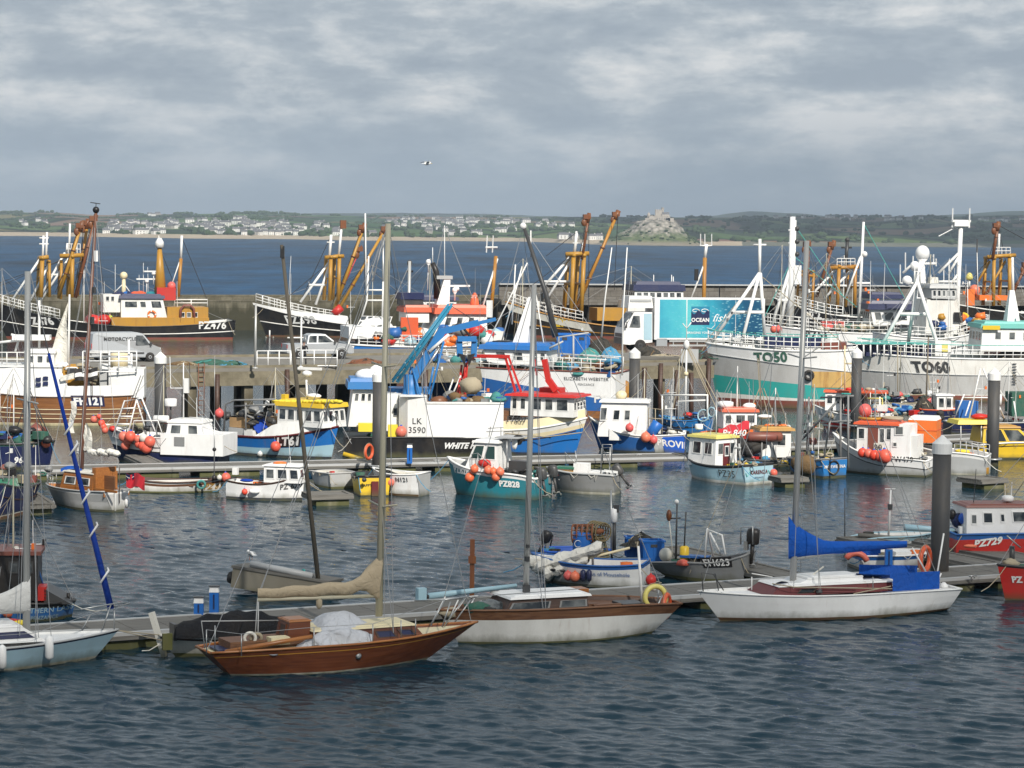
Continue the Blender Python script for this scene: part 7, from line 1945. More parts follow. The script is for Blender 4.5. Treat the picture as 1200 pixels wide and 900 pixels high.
b.buoy(265,559,5.5,'round red buoy between the rusty open boat and the white cabin dinghy');ba(b.w(V((b.L/2-.35,ns*.55,b.sheer(.95)+.1))),.13,'small pale buoy on the bow of the rusty open boat','offwhite')
m=MB();m.lathe((0,0,0),[(.02,.15),(.1,.1),(.12,0),(.1,-.1)],'black',8);m.tube([(0,0,0),(0,0,3.1)],.03,'steel',6);m.tube([(0,0,3),(0,0,6)],.015,'steel',5);m.ball((0,0,1.4),.1,'black');tag(m.build('dan_pole',None,b.w(b.p(251,560,-.5))),'thin steel pole standing by the bow of the rusty open boat','pole')
b=Boat('motor_boat','small white cabin boat with an orange roof float and blue forefoot',270,357,587,-14,1.75,'motor boat')
ns=b.ns
b.hull(555,568,563,[('z',.14,'navy'),('s',.06,'white_clean'),('s',0,'wood_dark')],wt=.75,rb=.12,bul=.4,gr=.035,gun='wood_dark',deck='deck_paint',inner='white',um=.4,pb=3.2,wl=.9)
b.text('PZ 629',341,569.5,6.2,'dark_grey',bold=.02,slope=.08)
h=b.hs(309,352,566,547,1.3,wall='white_clean',roof='white',side=[(.05,.30,.22,.86),(.37,.66,.22,.86),(.72,.97,.22,.86)],front=(2,.3,.85),over=.08,rt=.06,rf=.1)
m=MB();m.torus((0,0,0),.26,.075,'orange',(0,0,1),16,7);o=m.build('roof_float',b.root);o.location=b.p(328,543,0)
m=MB();m.ball(b.p(289,563,ns*.3),.16,'sail_blue',(2.2,1.3,.5));b.part(m,'blue_cover')
b.buoy(288,576,3.6,'small red buoy low on the white cabin boat');
m=MB();m.ball((0,0,0),.12,'white_clean',(2.2,1,1),10,8);tag(m.build('fender',None,b.w(b.surf(.42,.45)+V((0,ns*.12,0)))),'white sausage fender lying along the white cabin boat','fender')
m=MB();m.box(b.p(276,552,-ns*.2),(.26,.22,.34),'white');b.part(m,'engine_cowl')
m=MB();m.tube([b.p(341,546),b.p(337,500)],.012,'white',4);b.part(m,'aerial')
b=Boat('open_boat','open grey boat with white insides and red buoys on board, left of the yellow stern',402,368,573,60,1.8,'open boat')
b.hull(552,557,558,[('z',.1,'weed'),('s',0,'light_grey')],wt=.8,rb=.5,bul=.5,gr=.04,gun='grey_white',deck='light_grey',inner='offwhite')
cl(b,8,(380,400),(553,560),(-.5,.5),['red','black','offwhite','grey'],(.08,.16),77)
b=Boat('open_boat','yellow sterned open boat with a dark red rudder',431,424,586,78,1.7,'open boat',L=4.2)
b.hull(560,565,567,[('z',.06,'black'),('s',.1,'yellow'),('s',0,'black')],wt=.9,rb=.4,bul=.35,gr=.035,gun='dark_grey',deck='net_dark',inner='dark_grey',zs=(.82,.82,1.0))
b.transom_text('HAPPY',.5,.55,.13,'dark_grey',.01)
m=MB();m.box((-b.L/2-.08,0,.38),(.1,.34,.72),'maroon');b.part(m,'rudder')
cl(b,20,(400,440),(556,566),(-.6,.6),['net_dark','dark_grey','black','grey','net_green'],(.1,.2),79)
b=Boat('open_boat','white open boat with grey stern and a red buoy, right of the yellow stern',497,436,581,24,1.7,'open boat')
ns=b.ns
b.hull(548,557,556,[('z',.1,'maroon'),('z',.16,'white'),('s',0,'white_clean')],wt=.85,rb=.4,bul=.4,gr=.04,gun='white',deck='light_grey',inner='offwhite',tmat='light_grey',wl=.84)
b.text('N121',471,562,5,'dark_grey',bold=.02,slope=.02)
b.buoy(460,565,4.6,'red buoy on the side of the white open boat with the grey stern')
m=MB();rows=[[b.p(440+i*7,549+i*.8-(1.6 if j==1 else 0),(j-1)*.55)for i in range(6)]for j in range(3)];m.grid(rows,'cover_white');b.part(m,'foredeck_cover')
b=Boat('catamaran','teal and white catamaran workboat with dark screened cabin and orange buoys',637,524,583,22,2.5,'catamaran')
ns=b.ns
b.hull(536,556,562,[('z',.12,'teal_dark'),('s',.18,'teal_dark'),('s',0,'white')],wt=.95,rb=.5,bul=.5,gr=.06,gun='white',deck='deck_paint',inner='light_grey',um=.35,pb=3.4,wl=.94,flare=1.0,tmat='teal_dark')
b.text('PZ828',540,551,7.5,'white',bold=.05,slope=-.03)
b.text('PZ828',597,567,6.5,'white',bold=.05,slope=-.02)
h=b.hs(544,584,551,519,1.9,wall='white',roof='white',side=[(.08,.46,.38,.92),(.54,.95,.38,.92)],front=(2,.3,.92),over=.14,rt=.1,rf=.55,ra=.1,glass='glass_green',taper=.9)
m=MB();m.box(b.p(600,512,0)+V((0,0,0)),(1.2,1.5,.06),'light_grey');
for k in(-.6,.6):m.tube([b.p(594,552,k),b.p(594,512,k)],.03,'steel',5)
b.frame([[(573,512,0),(575,500,0)],[(587,512,0),(587,500,0)],[(570,506,0),(592,505,0)],[(572,502,.5),(590,501,.5)]],'grey',.02,'roof_rack')
b.part(m,'aft_awning')
b.frame([[(553,547,ns*1.1),(553,532,ns*1.1),(560,531,ns*1.1),(575,545,ns*1.1)],[(560,552,ns*1.1),(560,532,ns*1.1)]],'steel',.02,'grab_rail')
m=MB();m.ball(b.p(568,543,ns*.9),.26,'red',(1.5,.9,.8),9,6,.2);b.part(m,'red_bag')
m=MB();b.bx(m,596,616,562,540,ns*.5,.7,'dark_grey');m.ball(b.p(603,520,ns*.3),.2,'white',(.8,.8,1.4),8,6,.2);m.ball(b.p(607,515,0),.25,'black',(1.2,1,1),8,6,.3);b.part(m,'helm_gear')
outboard(b.root,-b.L/2-.05,ns*.75,.85,'dark_grey',12,1.15);outboard(b.root,-b.L/2-.05,-ns*.75,.85,'dark_grey',12,1.15)
buoys(b,[(552.5,559,5.5),(558,549,5),(574,550.5,5),(580,552,4.5),(588,552.5,5),(583,558.5,5)],'orange red buoy hanging along the teal catamaran','orange red buoys along the teal catamaran','orange_buoy')
m=MB();m.torus(V((-b.L/2+.3,0,1.0)),.3,.1,'net_teal',(-.5,-1,.3));m.torus(V((-b.L/2+.36,.1,1.05)),.22,.09,'net_teal',(-.4,-1,.1));b.part(m,'rope_coil')
cl(b,10,(590,630),(548,560),(-.8,.8),['grey','rope','white','dark_grey','black'],(.1,.22),81)
b=Boat('motor_boat','grey dinghy with white console and a black outboard, right of the teal catamaran',724,640,579,16,1.8,'motor boat')
ns=b.ns
b.hull(548,556,558,[('z',.12,'offwhite'),('s',.06,'grey'),('s',0,'dark_grey')],wt=.9,rb=.6,bul=.45,gr=.06,gun='light_grey',deck='deck_paint',inner='light_grey',um=.4)
m=MB();b.bx(m,672,688,564,543,.35,.7,'white_clean');b.bx(m,655,670,563,549,.4,.8,'white');b.bx(m,690,708,563,553,.5,1.0,'white');b.part(m,'console')
m=MB();b.bx(m,650,672,550,547,.5,.8,'green');b.bx(m,651,671,555,551,.5,.8,'ochre');b.bx(m,652,671,558,555,.5,.8,'red');b.part(m,'fish_boxes')
b.frame([[(664,546,ns*.3),(662,530,ns*.3),(680,548,ns*.3)],[(677,548,-ns*.3),(674,528,-ns*.3)]],'steel',.025,'screen_frame')
b.frame([[(704,560,.5),(705,525,.5),(715,524,.5),(714,560,.5)]],'steel',.03,'arch')
outboard(b.root,-b.L/2-.02,0,.82,'dark_grey',38,1.1)
m=MB();rows=[[b.p(708+i*4,553+i*.5-(3 if j==1 else 0),ns*(.9-j*.4))for i in range(5)]for j in range(3)];m.grid(rows,'cover_white');b.part(m,'seat_cover')
def pedestal(px,py,h,label,z=.5,r=.13):
 p=empty('service_pedestal',label,'service pedestal',G(px,py,z))
 m=MB();m.box((0,0,h/2),(r*2,r*1.6,h),'tub_blue',top=.96);m.box((0,-r*.8-.01,h*.55),(r*.3,.02,h*.7),'navy');m.build('body',p)
 m=MB();m.box((0,0,h+.09),(r*2.1,r*1.7,.18),'white_clean',top=.85);m.box((0,0,h+.19),(r*2.3,r*1.9,.03),'dark_grey');m.build('lamp_cap',p)
pedestal(480,543,.85,'blue service post with white cap in front of the black hull of the white workboat',r=.14)
life_ring(G(432,546,.5)+V((0,0,.75)),.36,(.9,-.5,0),'orange lifebuoy hanging beside the grey capped pile','red_orange','red_orange')
for(x,y,l_)in((512,541,'left of the two'),(748,534,'right of the two')):
 m=MB();m.tube([(-.2,0,.08),(.2,0,.08)],.03,'light_grey',6);m.tube([(-.08,0,0),(-.08,0,.08)],.025,'light_grey',5);m.tube([(.08,0,0),(.08,0,.08)],.025,'light_grey',5)
 tag(m.build('cleat',None,G(x,y,.5)),l_+' mooring cleats on the clear stretches of the middle pontoon','cleat')
m=MB();m.tube([(0,0,0),(0,0,.9),(.5,0,.9),(.5,0,0)],.03,'steel',5);m.tube([(0,0,.45),(.5,0,.45)],.025,'steel',5);tag(m.build('boarding_rail',None,G(706,540,.5)),'steel boarding rail hoop on the middle pontoon near the blue bow','rail')
b=Boat('yacht','pale blue sloop with white deck and blue rolled headsail, bow at the front pontoon',-190,139,790,27,2.9,'yacht')
ns=b.ns
b.hull(738,765,767,[('z',.08,'offwhite'),('s',.07,'pale_blue'),('s',0,'navy')],wt=.6,rb=.75,rs=.4,bul=.06,gr=.035,gun='light_grey',deck='white_clean',inner='white',um=.42,wl=.86,pb=2.0,flare=1.1)
h=b.hs(-120,55,757,739,1.7,wall='white_clean',roof='white_clean',side=[(.30,.62,.28,.72),(.68,.96,.28,.72)],over=.02,rt=.05,rf=.7,taper=.86,glass='navy',frame='navy')
b.sr((31,742),(32.5,318),.115,'mast_alu',.09)
m=MB();rows=[]
for i in range(12):
 t=i/11;cx_,cy_=36-62*t,697+8*math.sin(t*2)+4*t;ry=13*(1-t)**2.2+9;
 rows.append([b.p(cx_,cy_+ry*math.sin(a)*(1 if math.sin(a)>0 else 1.0),.16*math.cos(a)*(1+.3*math.sin(i*1.7)))for a in[2*PI*k/12 for k in range(13)]])
m.grid(rows,'cover_white');b.part(m,'sail_cover')
m=MB();m.tube([b.p(31,716),b.p(-120,722)],.07,'mast_alu',6);b.part(m,'boom')
A,B=b.p(130,713),b.p(57,414);C_=b.p(36,322)
m=MB();m.tube([A,A.lerp(B,.3),A.lerp(B,.65),B],.105,'sail_blue',8,.045);m.tube([B,C_],.018,'wire',5)
for k in(.12,.30,.43,.62,.70):q=A.lerp(B,k);m.tube([q+V((-.13,-.1,-.12)),q+V((.12,-.12,.25)),q+V((.14,.05,.3))],.035,'white_clean',5)
b.part(m,'rolled_headsail')
b.frame([[(130,712),(152,707)],[(95,714,.7),(130,708,.25),(148,706,0)],[(95,714,-.7),(130,708,-.25),(148,706,0)],[(120,738,.4),(130,708,.25)],[(134,738,0),(134,708,.2)],[(120,738,-.4),(130,708,-.25)],[(96,739,ns*.9),(106,720,ns*.8)]],'steel',.022,'pulpit')
b.ln([((32,322),(60,747,ns*1.1)),((32,322),(20,750,-ns*1.1)),((32,440),(45,747,ns*1.1)),((32,440),(23,745,ns*1.1)),((32,330),(-180,730)),((42,620),(42,750,ns)),((18,623),(5,745,-ns))],.011)
m=MB();q=b.p(32,470);m.tube([q+V((0,-1.1,0)),q+V((0,1.1,0))],.03,'mast_alu',5);b.part(m,'spreader')
b.ln([((106,720,ns*.8),(40,742,ns*1.2)),((106,720,ns*.8),(128,712,ns*.3)),((40,742,ns*1.2),(-20,746,ns*1.3))],.008)
for x,y,l_ in((56,758,'right'),(1,769,'left')):
 u_,z_=b.find(x,y);q=b.surf(u_,z_);m=MB();m.lathe((0,0,0),[(.03,.36),(.12,.28),(.13,0),(.13,-.28),(.04,-.38)],'white_clean',12);tag(m.build('fender',None,b.w(q+V((0,ns*.14,0)))),l_+' one of the two white fenders on the pale blue sloop','fender')
b=Boat('fishing_boat','dark boat with black canopy and blue lettered bow quarter, behind the pale blue sloop',-90,88,729,6,2.6,'fishing boat')
ns=b.ns
b.hull(704,708,706,[('z',.1,'black'),('s',.14,'blue_mid'),('s',0,'black')],wt=.85,rb=.1,bul=.3,gr=.05,gun='black',deck='dark_grey',inner='dark_grey',um=.5,pb=5,wl=.95)
b.text('NORTHERN LASS',50,715,6.2,'pale_blue',bold=.02);b.text('PENZANCE',52,723.5,4.6,'pale_blue',bold=.02)
m=MB();b.bx(m,-60,44,704,650,ns*.9,1.8,'black');cb=b.part(m,'canopy')
m=MB();b.bx(m,-64,48,651,646.5,ns*1.0,2.0,'red_brown');m.build('roof',cb)
for k in range(2):
 q=[b.p(10+k*17,672,ns*.92),b.p(22+k*17,672,ns*.92),b.p(22+k*17,658,ns*.92),b.p(10+k*17,658,ns*.92)];win(cb,q,V((0,ns,0)),'dark_grey','glass')
m=MB();b.bx(m,38,54,704,688,ns*.8,.8,'red');b.part(m,'red_locker')
m=MB();m.prism([(b.p(54,704).x,b.p(54,704).z),(b.p(86,704).x,b.p(86,704).z),(b.p(54,704).x,b.p(54,686).z)],-.8,.8,'dark_grey');m.tube([b.p(80,704),b.p(80,695)],.06,'black',6);b.part(m,'foredeck_cover')
m=MB();m.ball(b.p(19,644),.12,'offwhite');m.tube([b.p(40,650),b.p(52,690)],.03,'blue',5);b.part(m,'roof_light')
ba(b.w(b.p(9,718,ns*1.45)),.17,'pair of orange red buoys hanging on the dark boat behind the pale blue sloop','orange_buoy')
m=MB();m.ball((0,0,0),.3,'yellow_bright',(2.6,1,.5),12,6);m.ball((0,0,.07),.24,'red',(2.4,1,.4),12,6);tag(m.build('kayak',None,G(4,731,.6),.4),'yellow and red canoe end on the pontoon behind the pale blue sloop','canoe')
b=Boat('dinghy','dirty white dinghy under a black cover, left of the varnished yacht',356,186,770,-24,1.8,'dinghy')
ns=b.ns
b.hull(745,748,745,[('z',.1,'weed'),('s',.1,'offwhite'),('s',0,'wood_dark')],wt=.75,rb=.5,bul=.3,gr=.045,gun='offwhite',deck='wood_dark',inner='wood_dark',um=.42,wl=.85)
m=MB();rows=[]
for i in range(15):
 t=i/14;px=206+128*t;top=742-26*math.sin(PI*min(1,t*.62+.12))-2*math.sin(i*1.9)
 rows.append([b.p(px,748-(748-top)*math.sin(PI*j/8)**.8+1.0*math.sin(j*2+i),ns*.92*math.cos(PI*j/8))for j in range(9)])
m.grid(rows,'cover_black');b.part(m,'cover')
m=MB();m.box(b.p(203,740,ns*.3),(.1,.5,.5),'dark_grey');m.box(b.p(196,752,ns*.6),(.3,.1,.5),'weed');b.part(m,'transom_gear')
m=MB();m.bar((0,0,-.5),(-.42,.1,.85),.2,.14,'offwhite');tag(m.build('fender_board',None,G(193,768,0)+V((0,0,.45))),'leaning white fender board at the dinghy with the black cover','fender')
b.ln([((139,739,.3),(214,756)),((139,739,.3),(196,745))],.015,'rope')
b=Boat('yacht','varnished wooden sloop with cream deck, tan sail cover and grey cloth over its cabin',238,559,788,27,2.5,'yacht')
ns=b.ns
b.hull(729,758,766,[('z',.06,'offwhite'),('s',.16,'varnish'),('s',.135,'ochre'),('s',0,'varnish')],wt=.5,rb=1.7,rs=.75,bul=.05,gr=.04,gun='varnish_light',deck='cream_deck',inner='varnish',um=.45,wl=.84,pb=2.0,flare=.9,wt_wl=.3)
h=b.hs(366,500,753,737,1.55,wall='varnish',roof='cream_deck',side=[(.58,.76,.28,.78),(.80,.94,.32,.78)],over=.05,rt=.05,rf=.35,ra=.1,taper=.88,glass='navy',frame='wood_dark')
b.hs(336,364,749,729,.9,wall='varnish',roof='varnish_light',aft=[(.2,.8,.1,.85)],over=.03,rt=.04,glass='wood_dark',frame='varnish',name='companionway',ra=.1)
m=MB()
for k in(-1,1):m.tube([b.p(264,764,k*.6),b.p(330,752,k*.85),b.p(366,746,k*.9)],.07,'varnish_light',6)
b.bx(m,270,360,758,753,ns*.5,1.0,'wood_brown');b.bx(m,318,340,755,748,ns*.8,.4,'cream_deck');b.part(m,'cockpit_coaming')
m=MB();m.box(b.p(265,760,0)+V((0,0,.02)),(.8,.9,.04),'navy');b.part(m,'stern_hatch')
b.sr((444,722),(455,262),.115,'mast_buff',.085)
m=MB();rows=[]
for i in range(18):
 t=i/17;px=447-145*t;cy_=684+12*t**.7;ry=24*max(0,(1-t*5.5))**1.3+9.6-3.2*t;off=-10*max(0,1-t*4)
 rows.append([b.p(px+(2*math.sin(a*2)if i<3 else 0),cy_+off+ry*math.sin(a)*(.9+.16*math.sin(i*1.3+a)),.15*math.cos(a)*(1.1-.4*t))for a in[2*PI*k/14 for k in range(15)]])
m.grid(rows,'cover_tan');b.part(m,'sail_cover')
m=MB();m.tube([b.p(446,698),b.p(302,703)],.06,'mast_buff',6);m.lathe(b.p(374,707),[(.04,.16),(.1,.08),(.1,-.08),(.04,-.16)],'rope',8);b.part(m,'boom')
q=b.p(447,594);m=MB();m.tube([q+V((.05,ns*1.0,.16)),q,q+V((0,-ns*.95,.1))],.03,'mast_buff',5)
q2=b.p(450,430);m.tube([q2+V((0,.9,.1)),q2,q2+V((0,-.9,.1))],.028,'mast_buff',5);b.part(m,'spreader')
rows=[];m=MB()
topc=[(315,765),(330,760),(345,755),(357,748),(366,738),(376,727),(386,719),(396,715),(408,717),(420,723),(430,729),(438,735)]
botc=[(315,767),(332,766),(348,763),(360,759),(370,756),(379,757),(388,761),(397,764),(408,764),(419,762),(429,760),(437,758)]
def lerpc(c,t):
 q=t*(len(c)-1);k=min(int(q),len(c)-2);f=q-k
 return c[k][0]*(1-f)+c[k+1][0]*f,c[k][1]*(1-f)+c[k+1][1]*f
for j in range(15):
 s_=j/14;yo_=1.0-.17*min(1,s_/.55)-(max(0,s_-.55)/.45)*.75;r_=[]
 for i in range(49):
  (tx,ty),(bx,by)=lerpc(topc,i/48),lerpc(botc,i/48)
  fold=math.sin(i*.62+2.4*s_+1.5*math.sin(i*.13))+.6*math.sin(i*1.37-3*s_)+.5*math.sin(i*.3+7*s_)
  r_.append(b.p(bx+(tx-bx)*s_+.8*fold,by+(ty-by)*s_+(1.1*fold if j else 0),ns*(yo_+.055*fold)))
 rows.append(r_)
rows.append([V((p.x,-ns*.7,p.z-.16))for p in rows[-1]])
m.grid(rows,'cover_grey');b.part(m,'cloth')
b.frame([[(505,733,ns*.75),(521,703,ns*.62)],[(518,735,ns*.6),(528,705,ns*.55)],[(521,733,0),(545,700,.0)],[(530,733,-ns*.4),(553,701,-ns*.35)],[(521,703,ns*.62),(548,699,ns*.1),(553,701,-ns*.35),(560,699,-ns*.1)],[(521,703,ns*.62),(486,704,-ns*.8)]],'steel',.022,'pulpit')
m=MB()
for px,y0,y1 in((242,766,738),(252,762,733),(283,769,743),(368,764,735),(437,753,731),(470,748,727),(487,744,725)):m.tube([b.p(px,y0,ns*1.05),b.p(px,y1,ns*1.05)],.018,'steel',5)
b.part(m,'stanchion')
b.ln([((242,738,ns),(283,743,ns)),((283,743,ns),(368,735,ns)),((368,735,ns),(437,731,ns)),((437,731,ns),(521,703,ns*.6))],.008)
b.frame([[(240,760,ns*.6),(236,728,ns*.5),(335,727,-ns*.9)],[(298,762,.1),(302,700,0)],[(302,762,-.2),(303,700,0)]],'light_grey',.018,'mainsheet')
m=MB();m.torus(b.p(293,748,ns*.4),.16,.05,'offwhite',(.3,1,0));m.torus(b.p(300,748,ns*.3),.15,.06,'rope',(.2,1,.3));b.part(m,'rope_coil')
b.ln([((455,264),(552,728)),((455,264),(242,764)),((302,698),(347,583)),((455,266),(461,742,ns)),((455,266),(450,735,-ns)),((447,594),(461,742,ns)),((455,264),(303,700)),((347,583),(454,275)),((560,699),(680,690,-3))],.012,'wire')
m=MB();m.lathe((0,0,0),[(.03,.01),(.1,.0)],'steel',8,axis=(0,ns,0));u_,z_=b.find(420,769);o=m.build('hull_fitting',b.root);o.location=b.surf(u_,z_)+V((0,ns*.015,0))
b=Boat('yacht','old white yacht with brown upper band and brown windowed cabin, lifebuoys on its stern',789,512,754,-24,2.5,'yacht')
ns=b.ns
b.hull(715,714,708,[('z',.06,'weed'),('s',.31,'white_rust'),('s',.03,'wood_brown'),('s',0,'wood_dark')],wt=.45,rb=.75,rs=.9,bul=.12,gr=.04,gun='wood_brown',deck='wood_brown',inner='wood_dark',um=.45,wl=.86,pb=2.3,flare=.9,wt_wl=.2)
h=b.hs(591,690,717,701,1.6,wall='wood_dark',roof='white_clean',side=[(.02,.36,.25,.75),(.48,.97,.25,.75)],over=.1,rt=.07,rf=.3,taper=.9,frame='grey',glass='glass')
m=MB();m.ball(b.p(646,718,ns*.86),.09,'white_clean',(1,.3,1));m.box(b.p(670,716,ns*.86),(.1,.03,.18),'white_clean');b.part(m,'porthole_blind')
m=MB();m.lathe((b.p(575,712).x,0,b.p(575,722).z),[(.62,0),(.6,.25),(.35,.48),(.02,.55)],'glass',14);b.part(m,'fore_hatch')
m=MB();b.bx(m,696,728,722,709,ns*.75,.1,'wood_brown');b.bx(m,690,700,722,708,ns*.6,1.2,'wood_brown');b.bx(m,730,756,716,708,ns*.4,.8,'dark_grey');b.part(m,'cockpit')
b.sr((616,704),(626,334),.105,'mast_alu',.085)
m=MB()
for y,k in((690,1),(655,.6),(640,.4)):m.box(b.p(616.5+(700-y)*.027,y,ns*.1),(.2*k,.16,.26*k),'dark_grey')
b.part(m,'winch')
m=MB();m.ball(b.p(560,713,ns*.3),.3,'net_green',(1.6,1,.7),9,6,.4);m.ball(b.p(530,718,0),.28,'rope',(1.8,1,.6),9,6,.4);m.ball(b.p(572,716,ns*.5),.2,'black',(1.6,1,.7),9,6,.4);kind(b.part(m,'deck_gear'),'stuff')
b.frame([[(506,730,ns*.3),(522,699,ns*.3)],[(527,724,ns*.5),(537,703,ns*.5)],[(531,722,-.2),(547,698,-.2)],[(544,722,-ns*.5),(556,701,-ns*.5)],[(506,704,0),(560,698,-ns*.3)]],'white',.02,'pulpit')
b.sr((753,716),(748,640),.05,'white',.04,'mizzen_post');b.ln([((626,336),(787,716)),((626,336),(514,722)),((626,336),(640,728,ns)),((626,336),(636,715,-ns)),((616,560),(637,717,ns)),((630,595),(640,700))],.012)
m=MB();q=b.p(623,430);m.tube([q+V((0,.85,0)),q-V((0,.85,0))],.03,'mast_alu',5);b.part(m,'spreader')
life_ring(b.w(b.p(768,700,.1)),.36,(.35,-1,.1),'yellow lifebuoy on the stern of the white and brown yacht','yellow_pale','yellow_pale');life_ring(b.w(b.p(781,710,.2)),.36,(1,-.35,0),'orange lifebuoy at the tip of the white and brown yacht stern','red_orange','red_orange')
b.frame([[(765,722,ns*.4),(776,698,ns*.4)],[(770,716,-.3),(772,690,-.3)]],'steel',.025,'pushpit');m=MB();m.lathe(b.p(766,689),[(.04,-.1),(.1,-.05),(.1,.06),(.02,.1)],'white_clean',8);b.part(m,'stern_light')
m=MB();b.bx(m,628,690,698,693,-ns*.4,.6,'varnish_light');rows=[[b.p(560+i*15,694-3*math.sin(i)-i*.6,-ns*(.6+j*.25))for i in range(7)]for j in range(3)];m.grid(rows,'cover_white');b.part(m,'stowed_sail')
b=Boat('rowing_boat','white rowing boat with blue gunwale under loose cream sails, name in blue script',757,622,688,14,2.0,'rowing boat')
ns=b.ns
b.hull(648,664,662,[('z',.1,'grey'),('s',.14,'white'),('s',.02,'blue'),('s',0,'light_blue')],wt=.8,rb=.6,bul=.4,gr=.04,gun='blue',deck='wood_brown',inner='white',um=.4,wl=.88)
u_,z_=b.find(713,673)
b.text('Rose of Mousehole',711,673,4.6,'blue',bold=.0)
m=MB()
for(x0,y0,x1,y1,w0,w1)in((632,664,706,641,.26,.2),(640,672,690,655,.3,.16)):
 rows=[]
 for i in range(11):
  t=i/10;rr=(w0+(w1-w0)*t)*(1+.22*math.sin(i*2.3));c=b.p(x0+(x1-x0)*t,y0+(y1-y0)*t,ns*.45)
  rows.append([c+V((0,rr*math.cos(a)*1.4,rr*math.sin(a)*(1.1+.2*math.sin(a*3+i))))for a in[2*PI*k/10 for k in range(11)]])
 m.grid(rows,'sail_white')
for i in range(5):m.ball(b.p(626+i*9,658+4*(i%2)+i*2,ns*.35),.34,'sail_white',(1.3,1,.8),9,6,.4)
b.part(m,'loose_sail')
m=MB();m.tube([b.p(634,668,ns*.5),b.p(738,642,ns*.3)],.05,'cream',6);m.tube([b.p(695,664),b.p(694,645)],.05,'white',6);b.part(m,'spars')
m=MB();m.ball(b.p(652,668,ns*.7),.22,'black',(2,.6,.3),8,5);b.part(m,'tie')
for x,l_ in((684,'left'),(691,'right')):
 u_,z_=b.find(x,674);q=b.surf(u_,z_);m=MB();m.lathe((0,0,0),[(.03,.22),(.1,.16),(.1,-.16),(.03,-.22)],'navy',10);tag(m.build('fender',None,b.w(q+V((0,ns*.11,0)))),l_+' of the two navy fenders on the white rowing boat','fender')
b.buoy(675,675,6,'orange buoy beside the navy fenders of the white rowing boat','orange_buoy');b.buoy(667,674,5.5,'pinkish buoy left of the orange one on the white rowing boat','pink_buoy')
ba(G(763,687,.5)+V((0,.2,.2)),.19,'red buoy on the pontoon at the stern of the white rowing boat','red')
b=Boat('open_boat','blue open boat with a tilted black outboard behind the white rowing boat',636,716,662,8,1.7,'open boat')
ns=b.ns
b.hull(645,648,647,[('z',.1,'black'),('s',.12,'blue_crane'),('s',0,'blue_bright')],wt=.85,rb=.5,bul=.3,gr=.05,gun='blue_bright',deck='blue',inner='blue_bright')
outboard(b.root,-b.L/2+.15,0,b.sheer(0)+.18,'black',25,.95);m=MB();m.tube([b.p(645,640),b.p(648,627)],.03,'black',5);b.part(m,'tiller')
b.sr((717,660),(716,575),.05,'steel',.035,'mast');m=MB();q=b.p(719.5,604);m.lathe(q,[(.05,-.3),(.14,-.25),(.14,.25),(.05,.3)],'white_clean',10);m.tube([b.p(720,648),b.p(720,612)],.07,'dark_grey',6);m.box(b.p(722,596),(.2,.2,.3),'dark_grey');b.part(m,'radar_reflector')
def pot(c,axis,mats,label,r=.34,L_=.8,dome_=False):
 m=MB();A=V(axis).normalized();ref=V((0,0,1))if abs(A.z)<.8 else V((1,0,0));Bx=A.cross(ref).normalized();Cx=A.cross(Bx)
 for k in range(5):
  t=k/4-.5;rr=r*((1-.5*(k/4))if dome_ else 1);m.torus(A*t*L_,rr,.03,mats[0],A,14,5)
 for k in range(12):
  a=2*PI*k/12;d=Bx*math.cos(a)+Cx*math.sin(a);m.tube([A*-.5*L_+d*r,A*.5*L_+d*(r*.5 if dome_ else r)],.016,mats[0],4)
 for k in range(10):
  a=2*PI*k/10;d=Bx*math.cos(a)+Cx*math.sin(a);d2=Bx*math.cos(a+1.2)+Cx*math.sin(a+1.2);m.tube([A*-.5*L_+d*r,A*.5*L_+d2*(r*.5 if dome_ else r)],.01,mats[1],4)
 m.ball((0,0,0),r*.5,mats[1],(1.2,1,.7),8,5,.5)
 return tag(m.build('lobster_pot',None,c),label,'lobster pot')
BD=G(690,652,.5).y
pot(AT(684,625.5,BD),(1,-.25,.05),('pot_rust','net_brown'),'rusty lobster pot lying on top of the blue drum',.36,.8)
pot(AT(701,622.5,BD),(.6,-1,0),('pot','pot_rust'),'brown lobster pot, right one of the two lying high up',.36,.7)
pot(AT(701,640.5,BD),(0,0,1),('pot','net_green'),'domed green brown lobster pot standing beside the blue drum',.44,.75,True)
m=MB();m.lathe((0,0,0),[(.36,-.42),(.39,-.3),(.39,.3),(.36,.42)],'tub_blue',16);m.torus((0,0,.3),.39,.02,'blue',n=16,k=4);m.torus((-.2,-.36,0),.13,.015,'white',(0,1,0),12,4);tag(m.build('drum',None,AT(683,636,BD)),'blue plastic drum standing under the rusty lobster pot','drum')
crate(AT(764,661,BD-1),(.85,.7,.95),'tub_blue','larger blue tub, right one of the two beside the grey boat',.15,'tub','tub');crate(AT(743,652,BD+1),(.7,.6,.8),'tub_blue','smaller blue tub, left one behind the rowing boat stern',.1,'tub','tub')
o=heap(AT(752,640,BD+.3),.75,.4,.5,'net_dark','rope',23);tag(o,'dark tangle of rope heaped on the two blue tubs','rope')
b=Boat('fishing_boat','grey open boat with black number plate and raised outboard, white tube arch',878,757,681,20,2.0,'open boat')
ns=b.ns
b.hull(660,661,652,[('z',.12,'weed'),('s',.06,'grey'),('s',0,'light_grey')],wt=.85,rb=.75,bul=.35,gr=.05,gun='grey',deck='deck_paint',inner='grey',um=.45,wl=.9)
b.text('FH623',840,659,8,'white',panel='black',bold=.02,slope=.07)
b.frame([[(826,655,ns*.7),(829,620,ns*.5),(846,627,ns*.5),(850,650,ns*.7)],[(829,620,ns*.5),(829,620,-ns*.5),(836,652,-ns*.7)],[(832,624,ns*.5),(845,650,ns*.4)]],'white',.04,'arch')
